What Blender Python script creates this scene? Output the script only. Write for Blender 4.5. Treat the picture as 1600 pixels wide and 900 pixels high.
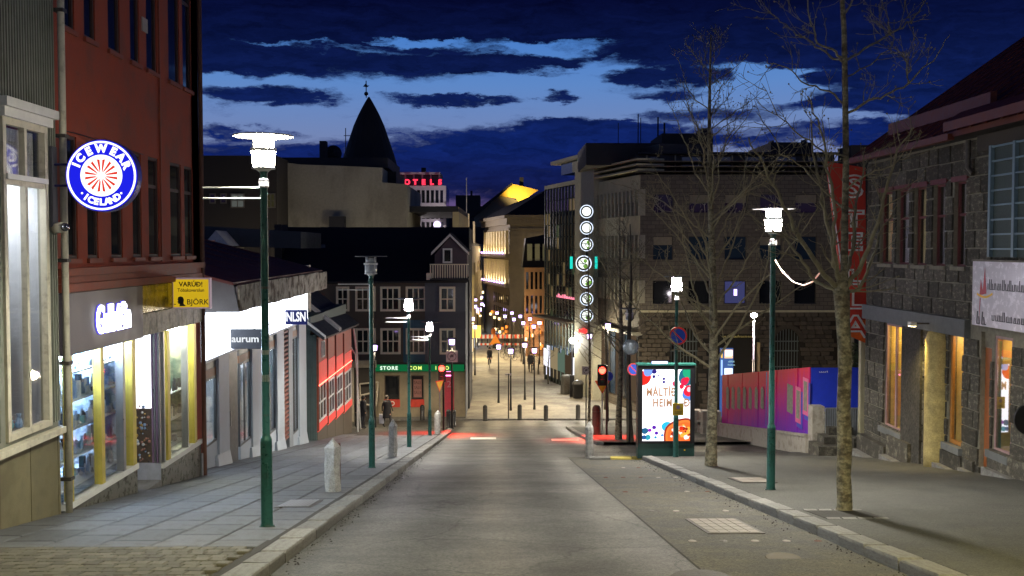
import bpy, math, random
from mathutils import Vector, Matrix, noise as mnoise
R = random.Random(7)
sc = bpy.context.scene
C = sc.collection
for o in list(bpy.data.objects):
    bpy.data.objects.remove(o)

# ------------------------------------------------------------------ camera
FPX = 1570.0
CAMZ = 1.8
HOR = 388.0
cam = bpy.data.cameras.new('camera'); co = bpy.data.objects.new('camera', cam); C.objects.link(co)
cam.lens = FPX / 1600 * 36; cam.sensor_width = 36; cam.clip_start = .1; cam.clip_end = 4000
PITCH = math.atan((450 - HOR) / FPX); YAW = -math.atan(23 / FPX)
co.location = (0, 0, CAMZ); co.rotation_euler = (math.pi / 2 - PITCH, 0, YAW)
sc.camera = co
CR = Matrix.Rotation(YAW, 3, 'Z') @ Matrix.Rotation(math.pi / 2 - PITCH, 3, 'X')

# ------------------------------------------------------------------ exposure and sampling
sc.view_settings.view_transform = 'Standard'; sc.view_settings.look = 'None'
sc.view_settings.exposure = 0; sc.view_settings.gamma = 1
sc.render.engine = 'CYCLES'
cy = sc.cycles
cy.use_denoising = True
cy.max_bounces = 6; cy.diffuse_bounces = 3; cy.glossy_bounces = 3; cy.transmission_bounces = 4; cy.transparent_max_bounces = 12
cy.caustics_reflective = False; cy.caustics_refractive = False
cy.sample_clamp_indirect = 4
try: cy.use_light_tree = True
except Exception: pass

def ray(px, py):
    return (CR @ Vector(((px - 800) / FPX, (450 - py) / FPX, -1))).normalized()
def at(px, py, d):                       # point at forward distance d
    r = ray(px, py); t = d / r.y
    return Vector((r.x * t, d, CAMZ + r.z * t))

# ------------------------------------------------------------------ world: late dusk with broken cloud
def azel(px, py):
    r = ray(px, py)
    return math.atan2(r.x, r.y), math.atan2(r.z, math.hypot(r.x, r.y))
world = bpy.data.worlds.new('World'); sc.world = world; world.use_nodes = True
nt = world.node_tree; nt.nodes.clear(); L = nt.links
def N(t, **k):
    n = nt.nodes.new(t)
    for a, b in k.items(): setattr(n, a, b)
    return n
def math_(op, a, b=None, c=None):
    n = N('ShaderNodeMath', operation=op)
    for i, v in enumerate((a, b, c)):
        if v is None: continue
        if isinstance(v, (int, float)): n.inputs[i].default_value = v
        else: L.new(v, n.inputs[i])
    return n.outputs[0]
tc = N('ShaderNodeTexCoord'); sep = N('ShaderNodeSeparateXYZ'); L.new(tc.outputs['Generated'], sep.inputs[0])
X_, Y_, Z_ = sep.outputs
az = math_('ARCTAN2', X_, Y_)
hyp = math_('SQRT', math_('ADD', math_('MULTIPLY', X_, X_), math_('MULTIPLY', Y_, Y_)))
el = math_('ARCTAN2', Z_, hyp)
comb = N('ShaderNodeCombineXYZ'); L.new(az, comb.inputs[0]); L.new(el, comb.inputs[1])
# warp
def noise_(vec, scale, detail, rough=.55, dist=0):
    n = N('ShaderNodeTexNoise'); L.new(vec, n.inputs['Vector']); n.inputs['Scale'].default_value = scale
    n.inputs['Detail'].default_value = detail; n.inputs['Roughness'].default_value = rough; n.inputs['Distortion'].default_value = dist
    return n
def vmul(v, s, o=(0, 0, 0)):
    n = N('ShaderNodeVectorMath', operation='MULTIPLY_ADD'); L.new(v, n.inputs[0]); n.inputs[1].default_value = s; n.inputs[2].default_value = o
    return n.outputs[0]
st = vmul(comb.outputs[0], (1, 3.2, 1), (3.1, 0, 0))
w1 = noise_(st, 11, 9, .68)
wv = N('ShaderNodeVectorMath', operation='MULTIPLY_ADD'); L.new(w1.outputs['Color'], wv.inputs[0])
wv.inputs[1].default_value = (.15, .042, 0); L.new(comb.outputs[0], wv.inputs[2])
off = N('ShaderNodeVectorMath', operation='ADD'); L.new(wv.outputs[0], off.inputs[0]); off.inputs[1].default_value = (-.075, -.021, 0)
P = off.outputs[0]
DARK = [(560, 100, 330, 24, .9), (760, 98, 130, 16, .8), (350, 92, 120, 30, .8), (400, 147, 120, 15, .9), (372, 205, 90, 11, .75),
        (400, 238, 150, 22, .7), (720, 155, 110, 7, .75), (875, 149, 30, 8, .8), (780, 248, 260, 52, .8), (880, 225, 190, 38, .4), (915, 196, 110, 10, .6),
        (1050, 121, 95, 13, .9), (1040, 147, 60, 8, .7), (1130, 175, 150, 12, .8), (1000, 212, 190, 22, .7), (1230, 215, 130, 9, .6),
        (1090, 70, 260, 36, .9), (1340, 160, 80, 15, .9), (1300, 196, 110, 9, .8), (1390, 225, 90, 9, .6), (1560, 120, 200, 150, 1.2),
        (1400, 70, 160, 70, 1.1), (1290, 60, 130, 45, .9), (1270, 118, 40, 9, .6), (560, 10, 400, 60, 1.1), (1000, 5, 500, 60, 1.1), (330, 20, 300, 60, 1.1), (900, 300, 300, 22, .5)]
LIGHT = [(640, 66, 90, 6, .75), (800, 41, 22, 5, .9), (880, 72, 110, 11, .8), (400, 62, 110, 6, .5), (990, 62, 60, 6, .3), (640, 27, 70, 8, .35),
         (1195, 135, 75, 34, .6), (1300, 107, 50, 6, .8), (1318, 45, 20, 5, .6), (960, 100, 60, 16, .6), (1370, 168, 60, 7, .5), (340, 38, 60, 9, .3), (560, 83, 130, 6, .5), (440, 70, 170, 6, .6), (760, 86, 90, 5, .5), (1330, 188, 110, 10, .6), (1280, 238, 150, 9, .5), (1390, 150, 60, 7, .4), (860, 108, 60, 4, .4), (330, 120, 60, 8, .5)]
acc = None
for lst, sg in ((DARK, 1), (LIGHT, -1)):
    for cx, cyy, rx, ry, wgt in lst:
        a0, e0 = azel(cx, cyy); sx = FPX / rx; sy = FPX / ry
        v = vmul(P, (sx, sy, 0), (-a0 * sx, -e0 * sy, 0))
        ln = N('ShaderNodeVectorMath', operation='LENGTH'); L.new(v, ln.inputs[0])
        mr = N('ShaderNodeMapRange', interpolation_type='SMOOTHSTEP'); L.new(ln.outputs['Value'], mr.inputs[0])
        mr.inputs[1].default_value = 1.35; mr.inputs[2].default_value = .45; mr.inputs[3].default_value = 0; mr.inputs[4].default_value = wgt * sg
        acc = mr.outputs[0] if acc is None else math_('ADD', acc, mr.outputs[0])
# cover far above and to the sides: the same broken cloud from noise alone
hi = N('ShaderNodeMapRange', interpolation_type='SMOOTHSTEP'); L.new(el, hi.inputs[0])
hi.inputs[1].default_value = azel(800, 60)[1]; hi.inputs[2].default_value = azel(800, -60)[1]; hi.inputs[3].default_value = 0; hi.inputs[4].default_value = .9
n2 = noise_(vmul(comb.outputs[0], (1, 4, 1), (9, 2, 0)), 5, 7, .6)
n3 = noise_(vmul(P, (1, 4.2, 1), (2, 7, 0)), 22, 9, .7)
cv = math_('ADD', acc, hi.outputs[0])
cv = math_('ADD', cv, math_('MULTIPLY', math_('SUBTRACT', n2.outputs[0], .5), 1.1))
cv = math_('ADD', cv, math_('MULTIPLY', math_('SUBTRACT', n3.outputs[0], .5), 1.5))
cm = N('ShaderNodeMapRange', interpolation_type='SMOOTHSTEP'); L.new(cv, cm.inputs[0]); cm.inputs[1].default_value = .06; cm.inputs[2].default_value = .78
ramp = N('ShaderNodeValToRGB'); L.new(math_('MULTIPLY', el, 2.0), ramp.inputs[0])
cr = ramp.color_ramp
def setramp(cr, stops):
    while len(cr.elements) > 1: cr.elements.remove(cr.elements[-1])
    cr.elements[0].position = stops[0][0]; cr.elements[0].color = (*stops[0][1], 1)
    for p_, c_ in stops[1:]:
        e = cr.elements.new(p_); e.color = (*c_, 1)
setramp(cr, [(0, (.06, .03, .10)), (.05, (.13, .05, .16)), (.11, (.10, .085, .23)), (.2, (.18, .235, .44)), (.32, (.11, .245, .57)), (.46, (.04, .19, .60)), (.6, (.02, .09, .42)), (1, (.006, .02, .12))])
ramp2 = N('ShaderNodeValToRGB'); L.new(math_('MULTIPLY', el, 2.0), ramp2.inputs[0])
setramp(ramp2.color_ramp, [(0, (.012, .008, .035)), (.10, (.006, .008, .05)), (.2, (.004, .014, .11)), (.28, (.004, .012, .08)), (.36, (.003, .008, .055)), (.48, (.0015, .0028, .025)), (1, (.001, .0016, .016))])
# cloud body shading
cb = N('ShaderNodeMixRGB', blend_type='MULTIPLY'); cb.inputs[0].default_value = 1; L.new(ramp2.outputs[0], cb.inputs[1])
mr2 = N('ShaderNodeMapRange'); L.new(n3.outputs[0], mr2.inputs[0]); mr2.inputs[1].default_value = .3; mr2.inputs[2].default_value = .7; mr2.inputs[3].default_value = .55; mr2.inputs[4].default_value = 1.6
L.new(mr2.outputs[0], cb.inputs[2])
mixs = N('ShaderNodeMixRGB'); L.new(cm.outputs[0], mixs.inputs[0]); L.new(ramp.outputs[0], mixs.inputs[1]); L.new(cb.outputs[0], mixs.inputs[2])
bg = N('ShaderNodeBackground'); L.new(mixs.outputs[0], bg.inputs[0]); bg.inputs[1].default_value = 1.0
wo = N('ShaderNodeOutputWorld'); L.new(bg.outputs[0], wo.inputs[0])
world.cycles.sampling_method = 'MANUAL'; world.cycles.sample_map_resolution = 512

# ------------------------------------------------------------------ materials
MATS = {}
def mat(name, col=(.5, .5, .5), rough=.7, metal=0, var=.15, scale=6, bump=.0, bscale=60, emit=None, es=0, rnd=0, spec=.5, col2=None, c2amt=.5, c2scale=3, coord='Object', streak=0):
    if name in MATS: return MATS[name]
    m = bpy.data.materials.new(name); m.use_nodes = True; t = m.node_tree; b = t.nodes['Principled BSDF']; k = t.links
    b.inputs['Roughness'].default_value = rough; b.inputs['Metallic'].default_value = metal
    b.inputs['Specular IOR Level'].default_value = spec
    n = t.nodes.new
    tcn = n('ShaderNodeTexCoord')
    base = n('ShaderNodeRGB'); base.outputs[0].default_value = (*col, 1)
    out = base.outputs[0]
    if col2 is not None:
        nz = n('ShaderNodeTexNoise'); nz.inputs['Scale'].default_value = c2scale; nz.inputs['Detail'].default_value = 6; nz.inputs['Roughness'].default_value = .65
        k.new(tcn.outputs[coord], nz.inputs['Vector'])
        if streak:
            mp = n('ShaderNodeMapping'); mp.inputs['Scale'].default_value = (1, 1, streak); k.new(tcn.outputs[coord], mp.inputs[0]); k.new(mp.outputs[0], nz.inputs['Vector'])
        mr = n('ShaderNodeMapRange'); mr.interpolation_type = 'SMOOTHSTEP'; k.new(nz.outputs[0], mr.inputs[0])
        mr.inputs[1].default_value = .62 - c2amt * .35; mr.inputs[2].default_value = .72 - c2amt * .2
        mx = n('ShaderNodeMixRGB'); k.new(mr.outputs[0], mx.inputs[0]); k.new(out, mx.inputs[1]); mx.inputs[2].default_value = (*col2, 1); out = mx.outputs[0]
    if var:
        nz = n('ShaderNodeTexNoise'); nz.inputs['Scale'].default_value = scale; nz.inputs['Detail'].default_value = 8; nz.inputs['Roughness'].default_value = .7
        k.new(tcn.outputs[coord], nz.inputs['Vector'])
        mr = n('ShaderNodeMapRange'); k.new(nz.outputs[0], mr.inputs[0]); mr.inputs[1].default_value = .25; mr.inputs[2].default_value = .75
        mr.inputs[3].default_value = 1 - var * 1.6; mr.inputs[4].default_value = 1 + var * 1.6
        mx = n('ShaderNodeMixRGB'); mx.blend_type = 'MULTIPLY'; mx.inputs[0].default_value = 1; k.new(out, mx.inputs[1]); k.new(mr.outputs[0], mx.inputs[2]); out = mx.outputs[0]
        mr3 = n('ShaderNodeMapRange'); k.new(nz.outputs[0], mr3.inputs[0]); mr3.inputs[1].default_value = .3; mr3.inputs[2].default_value = .7
        mr3.inputs[3].default_value = max(.02, rough - .1); mr3.inputs[4].default_value = min(1, rough + .1); k.new(mr3.outputs[0], b.inputs['Roughness'])
    if rnd:
        oi = n('ShaderNodeObjectInfo'); mr = n('ShaderNodeMapRange'); k.new(oi.outputs['Random'], mr.inputs[0]); mr.inputs[3].default_value = 1 - rnd; mr.inputs[4].default_value = 1 + rnd
        mx = n('ShaderNodeMixRGB'); mx.blend_type = 'MULTIPLY'; mx.inputs[0].default_value = 1; k.new(out, mx.inputs[1]); k.new(mr.outputs[0], mx.inputs[2]); out = mx.outputs[0]
    k.new(out, b.inputs['Base Color'])
    if bump:
        nz = n('ShaderNodeTexNoise'); nz.inputs['Scale'].default_value = bscale; nz.inputs['Detail'].default_value = 5; k.new(tcn.outputs[coord], nz.inputs['Vector'])
        bp = n('ShaderNodeBump'); bp.inputs['Strength'].default_value = bump; bp.inputs['Distance'].default_value = .02; k.new(nz.outputs[0], bp.inputs['Height']); k.new(bp.outputs[0], b.inputs['Normal'])
    if emit is not None:
        b.inputs['Emission Color'].default_value = (*emit, 1); b.inputs['Emission Strength'].default_value = es
    MATS[name] = m
    return m
def emis(name, col, s):
    if name in MATS: return MATS[name]
    m = bpy.data.materials.new(name); m.use_nodes = True; t = m.node_tree; t.nodes.clear()
    e = t.nodes.new('ShaderNodeEmission'); e.inputs[0].default_value = (*col, 1); e.inputs[1].default_value = s
    o = t.nodes.new('ShaderNodeOutputMaterial'); t.links.new(e.outputs[0], o.inputs[0]); MATS[name] = m
    return m
def glassy(name, tint=(1, 1, 1), ior=1.5, rough=.02, extra=0.0):
    if name in MATS: return MATS[name]
    m = bpy.data.materials.new(name); m.use_nodes = True; t = m.node_tree; t.nodes.clear(); n = t.nodes.new; k = t.links
    tr = n('ShaderNodeBsdfTransparent'); tr.inputs[0].default_value = (*tint, 1)
    gl = n('ShaderNodeBsdfGlossy'); gl.inputs['Roughness'].default_value = rough
    lwt = n('ShaderNodeLayerWeight'); lwt.inputs[0].default_value = .5
    fr = n('ShaderNodeMath'); fr.operation = 'POWER'; k.new(lwt.outputs['Facing'], fr.inputs[0]); fr.inputs[1].default_value = 3.5
    ad = n('ShaderNodeMath'); ad.operation = 'MULTIPLY_ADD'; ad.use_clamp = True; k.new(fr.outputs[0], ad.inputs[0]); ad.inputs[1].default_value = .8; ad.inputs[2].default_value = .04 + extra
    mx = n('ShaderNodeMixShader'); k.new(ad.outputs[0], mx.inputs[0]); k.new(tr.outputs[0], mx.inputs[1]); k.new(gl.outputs[0], mx.inputs[2])
    o = n('ShaderNodeOutputMaterial'); k.new(mx.outputs[0], o.inputs[0]); MATS[name] = m
    return m
CLEAR = glassy('clear_glass', extra=.02)
DARKGLASS = mat('dark_window_glass', (.012, .014, .018), .06, 0, 0, spec=.8)
BLUEGLASS = mat('blue_window_glass', (.02, .035, .06), .08, 0, 0, spec=.9)

# ------------------------------------------------------------------ mesh building
class MB:
    def __init__(s, M=None): s.v = []; s.f = []; s.mi = []; s.M = M; s.cur = 0
    def tr(s, p):
        p = Vector(p); return s.M @ p if s.M else p
    def add(s, vs, fs):
        b = len(s.v); s.v += [s.tr(p) for p in vs]
        flip = s.M is not None and s.M.to_3x3().determinant() < 0
        for f in fs:
            f = [b + i for i in f]
            s.f.append(f[::-1] if flip else f); s.mi.append(s.cur)
    def box(s, x0, x1, y0, y1, z0, z1):
        if x0 > x1: x0, x1 = x1, x0
        if y0 > y1: y0, y1 = y1, y0
        if z0 > z1: z0, z1 = z1, z0
        s.add([(x0, y0, z0), (x1, y0, z0), (x1, y1, z0), (x0, y1, z0), (x0, y0, z1), (x1, y0, z1), (x1, y1, z1), (x0, y1, z1)],
              [(0, 3, 2, 1), (4, 5, 6, 7), (0, 1, 5, 4), (1, 2, 6, 5), (2, 3, 7, 6), (3, 0, 4, 7)]); return s
    def hexa(s, p):     # 8 points bottom ring then top ring
        s.add(p, [(0, 3, 2, 1), (4, 5, 6, 7), (0, 1, 5, 4), (1, 2, 6, 5), (2, 3, 7, 6), (3, 0, 4, 7)]); return s
    def poly(s, pts): s.add(pts, [tuple(range(len(pts)))]); return s
    def prism(s, pts, off):
        n = len(pts); off = Vector(off); a = [Vector(p) for p in pts]; b = [p + off for p in a]
        s.add(a + b, [tuple(range(n))[::-1], tuple(range(n, 2 * n))] + [(i, (i + 1) % n, n + (i + 1) % n, n + i) for i in range(n)]); return s
    def tube(s, pts, rs, n=8, cap=True):
        pts = [Vector(p) for p in pts]
        if isinstance(rs, (int, float)): rs = [rs] * len(pts)
        vs = []; up = None
        for i, p in enumerate(pts):
            t = (pts[min(i + 1, len(pts) - 1)] - pts[max(i - 1, 0)]).normalized()
            if up is None: up = Vector((0, 0, 1)) if abs(t.z) < .9 else Vector((1, 0, 0))
            a = t.cross(up)
            if a.length < 1e-4: a = t.cross(Vector((0, 1, 0)))
            a.normalize(); b = t.cross(a).normalized(); up = a.cross(t)
            for k in range(n):
                th = 2 * math.pi * k / n; vs.append(p + (a * math.cos(th) + b * math.sin(th)) * rs[i])
        fs = []
        for i in range(len(pts) - 1):
            for k in range(n): fs.append((i * n + k, i * n + (k + 1) % n, (i + 1) * n + (k + 1) % n, (i + 1) * n + k))
        if cap: fs.append(tuple(range(n))[::-1]); fs.append(tuple(range((len(pts) - 1) * n, len(pts) * n)))
        s.add(vs, fs); return s
    def lathe(s, c, prof, n=20):    # prof: (r, z)
        c = Vector(c); vs = []; fs = []
        for r, z in prof:
            for k in range(n): vs.append(c + Vector((r * math.cos(2 * math.pi * k / n), r * math.sin(2 * math.pi * k / n), z)))
        for i in range(len(prof) - 1):
            for k in range(n): fs.append((i * n + k, i * n + (k + 1) % n, (i + 1) * n + (k + 1) % n, (i + 1) * n + k))
        fs.append(tuple(range(n))[::-1]); fs.append(tuple(range((len(prof) - 1) * n, len(prof) * n)))
        s.add(vs, fs); return s
    def disc(s, c, r, nrm, th=.02, n=32, r_in=0):
        c = Vector(c); nrm = Vector(nrm).normalized(); a = nrm.orthogonal().normalized(); b = nrm.cross(a)
        if r_in == 0: s.prism([c + (a * math.cos(2 * math.pi * k / n) + b * math.sin(2 * math.pi * k / n)) * r for k in range(n)], nrm * th)
        else:
            for k in range(n):
                t0 = 2 * math.pi * k / n; t1 = 2 * math.pi * (k + 1) / n
                d0 = a * math.cos(t0) + b * math.sin(t0); d1 = a * math.cos(t1) + b * math.sin(t1)
                q = [c + d0 * r_in, c + d0 * r, c + d1 * r, c + d1 * r_in]
                s.add(q + [p + nrm * th for p in q], [(4, 5, 6, 7), (0, 3, 2, 1), (1, 2, 6, 5), (3, 0, 4, 7)])
        return s
    def ball(s, c, r, n=12, m=8, sz=1):
        prof = [(max(.001, r * math.sin(math.pi * i / m)), -r * sz * math.cos(math.pi * i / m)) for i in range(m + 1)]
        s.lathe(c, prof, n); return s
    def build(s, name, m, parent=None, smooth=False, kind=None, label=None, cat=None, group=None):
        me = bpy.data.meshes.new(name)
        o = bpy.data.objects.new(name, me); C.objects.link(o)
        off = Vector((0, 0, 0)); p = parent
        while p is not None: off += p.location; p = p.parent
        me.from_pydata([v - off for v in s.v], [], s.f); me.update()
        ms = m if isinstance(m, (list, tuple)) else [m]
        for q in ms: me.materials.append(q)
        if len(ms) > 1: me.polygons.foreach_set('material_index', s.mi)
        if smooth: me.polygons.foreach_set('use_smooth', [True] * len(me.polygons))
        if parent: o.parent = parent
        if kind: o['kind'] = kind
        if label: o['label'] = label
        if cat: o['category'] = cat
        if group: o['group'] = group
        return o
def thing(name, label, cat, loc, group=None):
    o = bpy.data.objects.new(name, None); C.objects.link(o); o.location = loc; o.empty_display_size = .3
    o['label'] = label; o['category'] = cat
    if group: o['group'] = group
    return o
def copy_tree(o, parent=None):
    c = o.copy(); C.objects.link(c)
    if parent: c.parent = parent
    for ch in list(o.children): copy_tree(ch, c)
    return c
def inst(src, name, loc, rot=(0, 0, 0), scale=(1, 1, 1), parent=None, me=None):
    o = bpy.data.objects.new(name, me or src.data); C.objects.link(o); o.location = loc; o.rotation_euler = rot; o.scale = scale
    if parent: o.parent = parent
    return o

class Fac:      # facade: u along, n outwards, z up
    def __init__(s, p, d, out):
        s.p = Vector((p[0], p[1], 0)); s.d = Vector((d[0], d[1], 0)).normalized(); n = Vector((-s.d.y, s.d.x, 0))
        if n.x * out[0] + n.y * out[1] < 0: n = -n
        s.n = n
        s.M = Matrix(((s.d.x, n.x, 0, s.p.x), (s.d.y, n.y, 0, s.p.y), (0, 0, 1, 0), (0, 0, 0, 1)))
    def mb(s): return MB(s.M)
    def uz(s, px, py=388, n=0):
        r = ray(px, py); o = Vector((0, 0, CAMZ)); t = (s.p + s.n * n - o).dot(s.n) / r.dot(s.n)
        w = o + r * t; return (w - s.p).dot(s.d), w.z
    def u(s, px, n=0): return s.uz(px, 388, n)[0]
    def z(s, px, py, n=0): return s.uz(px, py, n)[1]
    def w(s, u, n, z): return s.M @ Vector((u, n, z))

def wall(F, u0, u1, z0, z1, holes, m, name, parent, depth=.18, zfun=None, **k):
    """wall sheet with real openings and reveals, body behind"""
    us = sorted({u0, u1, *[min(max(h[i], u0), u1) for h in holes for i in (0, 1)]}); zs = sorted({z0, z1, *[min(max(h[i], z0), z1) for h in holes for i in (2, 3)]})
    b = F.mb()
    inh = lambda u, z: any(h[0] < u < h[1] and h[2] < z < h[3] for h in holes)
    for i in range(len(us) - 1):
        for j in range(len(zs) - 1):
            if not inh((us[i] + us[i + 1]) / 2, (zs[j] + zs[j + 1]) / 2):
                b.add([(us[i], 0, zs[j]), (us[i + 1], 0, zs[j]), (us[i + 1], 0, zs[j + 1]), (us[i], 0, zs[j + 1])], [(0, 1, 2, 3)])
    for h in holes:
        a, c, e, g = max(h[0], u0), min(h[1], u1), max(h[2], z0), min(h[3], z1)
        b.add([(a, 0, e), (a, -depth, e), (a, -depth, g), (a, 0, g)], [(0, 1, 2, 3)]); b.add([(c, 0, e), (c, -depth, e), (c, -depth, g), (c, 0, g)], [(0, 1, 2, 3)])
        b.add([(a, 0, e), (c, 0, e), (c, -depth, e), (a, -depth, e)], [(0, 1, 2, 3)]); b.add([(a, 0, g), (c, 0, g), (c, -depth, g), (a, -depth, g)], [(0, 1, 2, 3)])
    b.add([(u0, 0, z0), (u0, 0, z1), (u0, -.5, z1), (u0, -.5, z0)], [(0, 1, 2, 3)]); b.add([(u1, 0, z0), (u1, 0, z1), (u1, -.5, z1), (u1, -.5, z0)], [(0, 1, 2, 3)])
    b.add([(u0, 0, z1), (u1, 0, z1), (u1, -.5, z1), (u0, -.5, z1)], [(0, 1, 2, 3)])
    return b.build(name, m, parent, **k)
def window(F, u0, u1, z0, z1, parent, fm, gm, nx=2, ny=2, fw=.06, n=-.1, panes=True, proud=.0, tr=None, bar=.03, wall_n=None):
    b = F.mb(); n0 = n - .03; n1 = n + .03 + proud
    b.box(u0, u0 + fw, n0, n1, z0, z1).box(u1 - fw, u1, n0, n1, z0, z1).box(u0 + fw, u1 - fw, n0, n1, z0, z0 + fw).box(u0 + fw, u1 - fw, n0, n1, z1 - fw, z1)
    us = [u0 + fw + (u1 - u0 - 2 * fw) * i / nx for i in range(nx + 1)]
    zs = [z0 + fw + (z1 - z0 - 2 * fw) * i / ny for i in range(ny + 1)] if tr is None else [z0 + fw] + [z0 + fw + (z1 - z0 - 2 * fw) * q for q in tr] + [z1 - fw]
    for u in us[1:-1]: b.box(u - bar, u + bar, n0 + .005, n1 - .008, z0 + fw, z1 - fw)
    for z in zs[1:-1]: b.box(u0 + fw, u1 - fw, n0 + .008, n1 - .011, z - bar, z + bar)
    o = b.build('window', fm, parent)
    if panes and panes != 'one':
        for i in range(len(us) - 1):
            for j in range(len(zs) - 1):
                F.mb().box(us[i] + bar * .5, us[i + 1] - bar * .5, n - .012, n + .004, zs[j] + bar * .5, zs[j + 1] - bar * .5).build('pane', gm, o)
    else: F.mb().box(u0 + fw * .5, u1 - fw * .5, n - .012, n + .004, z0 + fw * .5, z1 - fw * .5).build('pane', gm, o)
    return o
_mod = {}
def letters(s, size, m, M, name='lettering', parent=None, ext=.01, off=0, align='CENTER', sx=1, spacing=1):
    cu = bpy.data.curves.new('letters_tmp', 'FONT'); cu.body = s; cu.size = size; cu.extrude = ext; cu.offset = off; cu.align_x = align; cu.align_y = 'CENTER'; cu.resolution_u = 3; cu.space_character = spacing
    o = bpy.data.objects.new('letters_tmp', cu); C.objects.link(o)
    dg = bpy.context.evaluated_depsgraph_get(); me = bpy.data.meshes.new_from_object(o.evaluated_get(dg)); me.name = name
    bpy.data.objects.remove(o); bpy.data.curves.remove(cu)
    me.transform(Matrix.Diagonal((sx, 1, 1, 1))); 
    offv = Vector((0, 0, 0)); p = parent
    while p is not None: offv += p.location; p = p.parent
    me.transform(Matrix.Translation(-offv) @ M)
    me.materials.clear(); me.materials.append(m)
    q = bpy.data.objects.new(name, me); C.objects.link(q)
    if parent: q.parent = parent
    return q
def orient(pos, right, up=(0, 0, 1)):
    r = Vector(right).normalized(); u = Vector(up).normalized(); n = r.cross(u)
    return Matrix(((r.x, u.x, n.x, pos[0]), (r.y, u.y, n.y, pos[1]), (r.z, u.z, n.z, pos[2]), (0, 0, 0, 1)))
def strokes(b, c, r, u, w, h, n, th, rr):       # illegible small print: short vertical and slanted marks
    c, r, u = Vector(c), Vector(r), Vector(u); nr = r.cross(u)
    for i in range(n):
        x = -w / 2 + w * (i + .5) / n; hh = h * rr.choice((.6, .6, .65, 1)); lean = rr.uniform(-.3, .3) * w / n; t = w / n * .22
        p = c + r * x
        b.prism([p + r * (-t), p + r * t, p + r * (t + lean) + u * hh, p + r * (-t + lean) + u * hh], nr * th)
        if rr.random() < .6: b.prism([p + r * t, p + r * (t * 3), p + r * (t * 3) + u * t, p + r * t + u * t], nr * th)

# ------------------------------------------------------------------ ground profile
PROF = [(-60, 8.96), (0, 0), (45, -6.72), (50, -7.45), (55, -8.1), (61, -8.6), (70, -8.85), (92, -9.0), (110, -9.15), (136, -9.3), (200, -9.5), (500, -10.2), (1500, -11)]
def zg(y):
    def li(y):
        for (a, b), (c, d) in zip(PROF, PROF[1:]):
            if y <= c: return b + (d - b) * (y - a) / (c - a)
        return PROF[-1][1]
    if 42 < y < 75: return (li(y - 2) + li(y) * 2 + li(y + 2)) / 4
    return li(y)
def dground(px, py, h=0, dmax=400):    # distance at which the ray meets ground + h
    r = ray(px, py); lo, hi_ = 2.0, dmax
    f = lambda d: CAMZ + r.z * d / r.y - (zg(d) + h)
    d = 2.0
    while d < dmax:
        if f(d) < 0: break
        d *= 1.01
    lo = d / 1.01; hi_ = d
    for _ in range(30):
        m_ = (lo + hi_) / 2
        if f(m_) > 0: lo = m_
        else: hi_ = m_
    return lo
def gp(px, py, h=.12):
    d = dground(px, py, h); p = at(px, py, d); return Vector((p.x, d, zg(d) + h))
YS = sorted(set([-40, -20, -10, 0] + [i * 1.0 for i in range(2, 80)] + list(range(80, 210, 5)) + [260, 400, 700, 1500]))
def strip(x0, x1, y0, y1, h, name, m, parent=None, kind='structure', thick=0, x0f=None, x1f=None):
    ys = [y0] + [y for y in YS if y0 < y < y1] + [y1]; b = MB(); vs = []; fs = []
    for y in ys:
        a = x0f(y) if x0f else x0; c = x1f(y) if x1f else x1
        vs += [(a, y, zg(y) + h), (c, y, zg(y) + h)]
    for i in range(len(ys) - 1): fs.append((2 * i, 2 * i + 1, 2 * i + 3, 2 * i + 2))
    b.add(vs, fs)
    if thick:
        for side in (0, 1):
            vs2 = []
            for i in range(len(ys)): p = vs[2 * i + side]; vs2 += [p, (p[0], p[1], p[2] - thick)]
            b.add(vs2, [(2 * i, 2 * i + 2, 2 * i + 3, 2 * i + 1) for i in range(len(ys) - 1)])
    return b.build(name, m, parent, kind=kind)
SL = -math.atan(.1494)
def slope_at(y): return math.atan((zg(y + .4) - zg(y - .4)) / .8)

# ------------------------------------------------------------------ shared materials
M_asph = mat('asphalt', (.078, .077, .069), .62, var=.3, scale=1.3, bump=.9, bscale=70, col2=(.055, .053, .048), c2amt=.5, c2scale=.6)
def grain(m, scale=300, amt=.35):       # aggregate sparkle in the stone surface
    t = m.node_tree; b = t.nodes['Principled BSDF']; l = b.inputs['Base Color'].links[0].from_socket
    tcn = t.nodes.new('ShaderNodeTexCoord'); v = t.nodes.new('ShaderNodeTexVoronoi'); v.inputs['Scale'].default_value = scale; t.links.new(tcn.outputs['Object'], v.inputs['Vector'])
    mr = t.nodes.new('ShaderNodeMapRange'); t.links.new(v.outputs['Color'], mr.inputs[0]); mr.inputs[3].default_value = 1 - amt; mr.inputs[4].default_value = 1 + amt
    mx = t.nodes.new('ShaderNodeMixRGB'); mx.blend_type = 'MULTIPLY'; mx.inputs[0].default_value = 1; t.links.new(l, mx.inputs[1]); t.links.new(mr.outputs[0], mx.inputs[2]); t.links.new(mx.outputs[0], b.inputs['Base Color'])
    return m
grain(M_asph, 38, .6)
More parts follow.
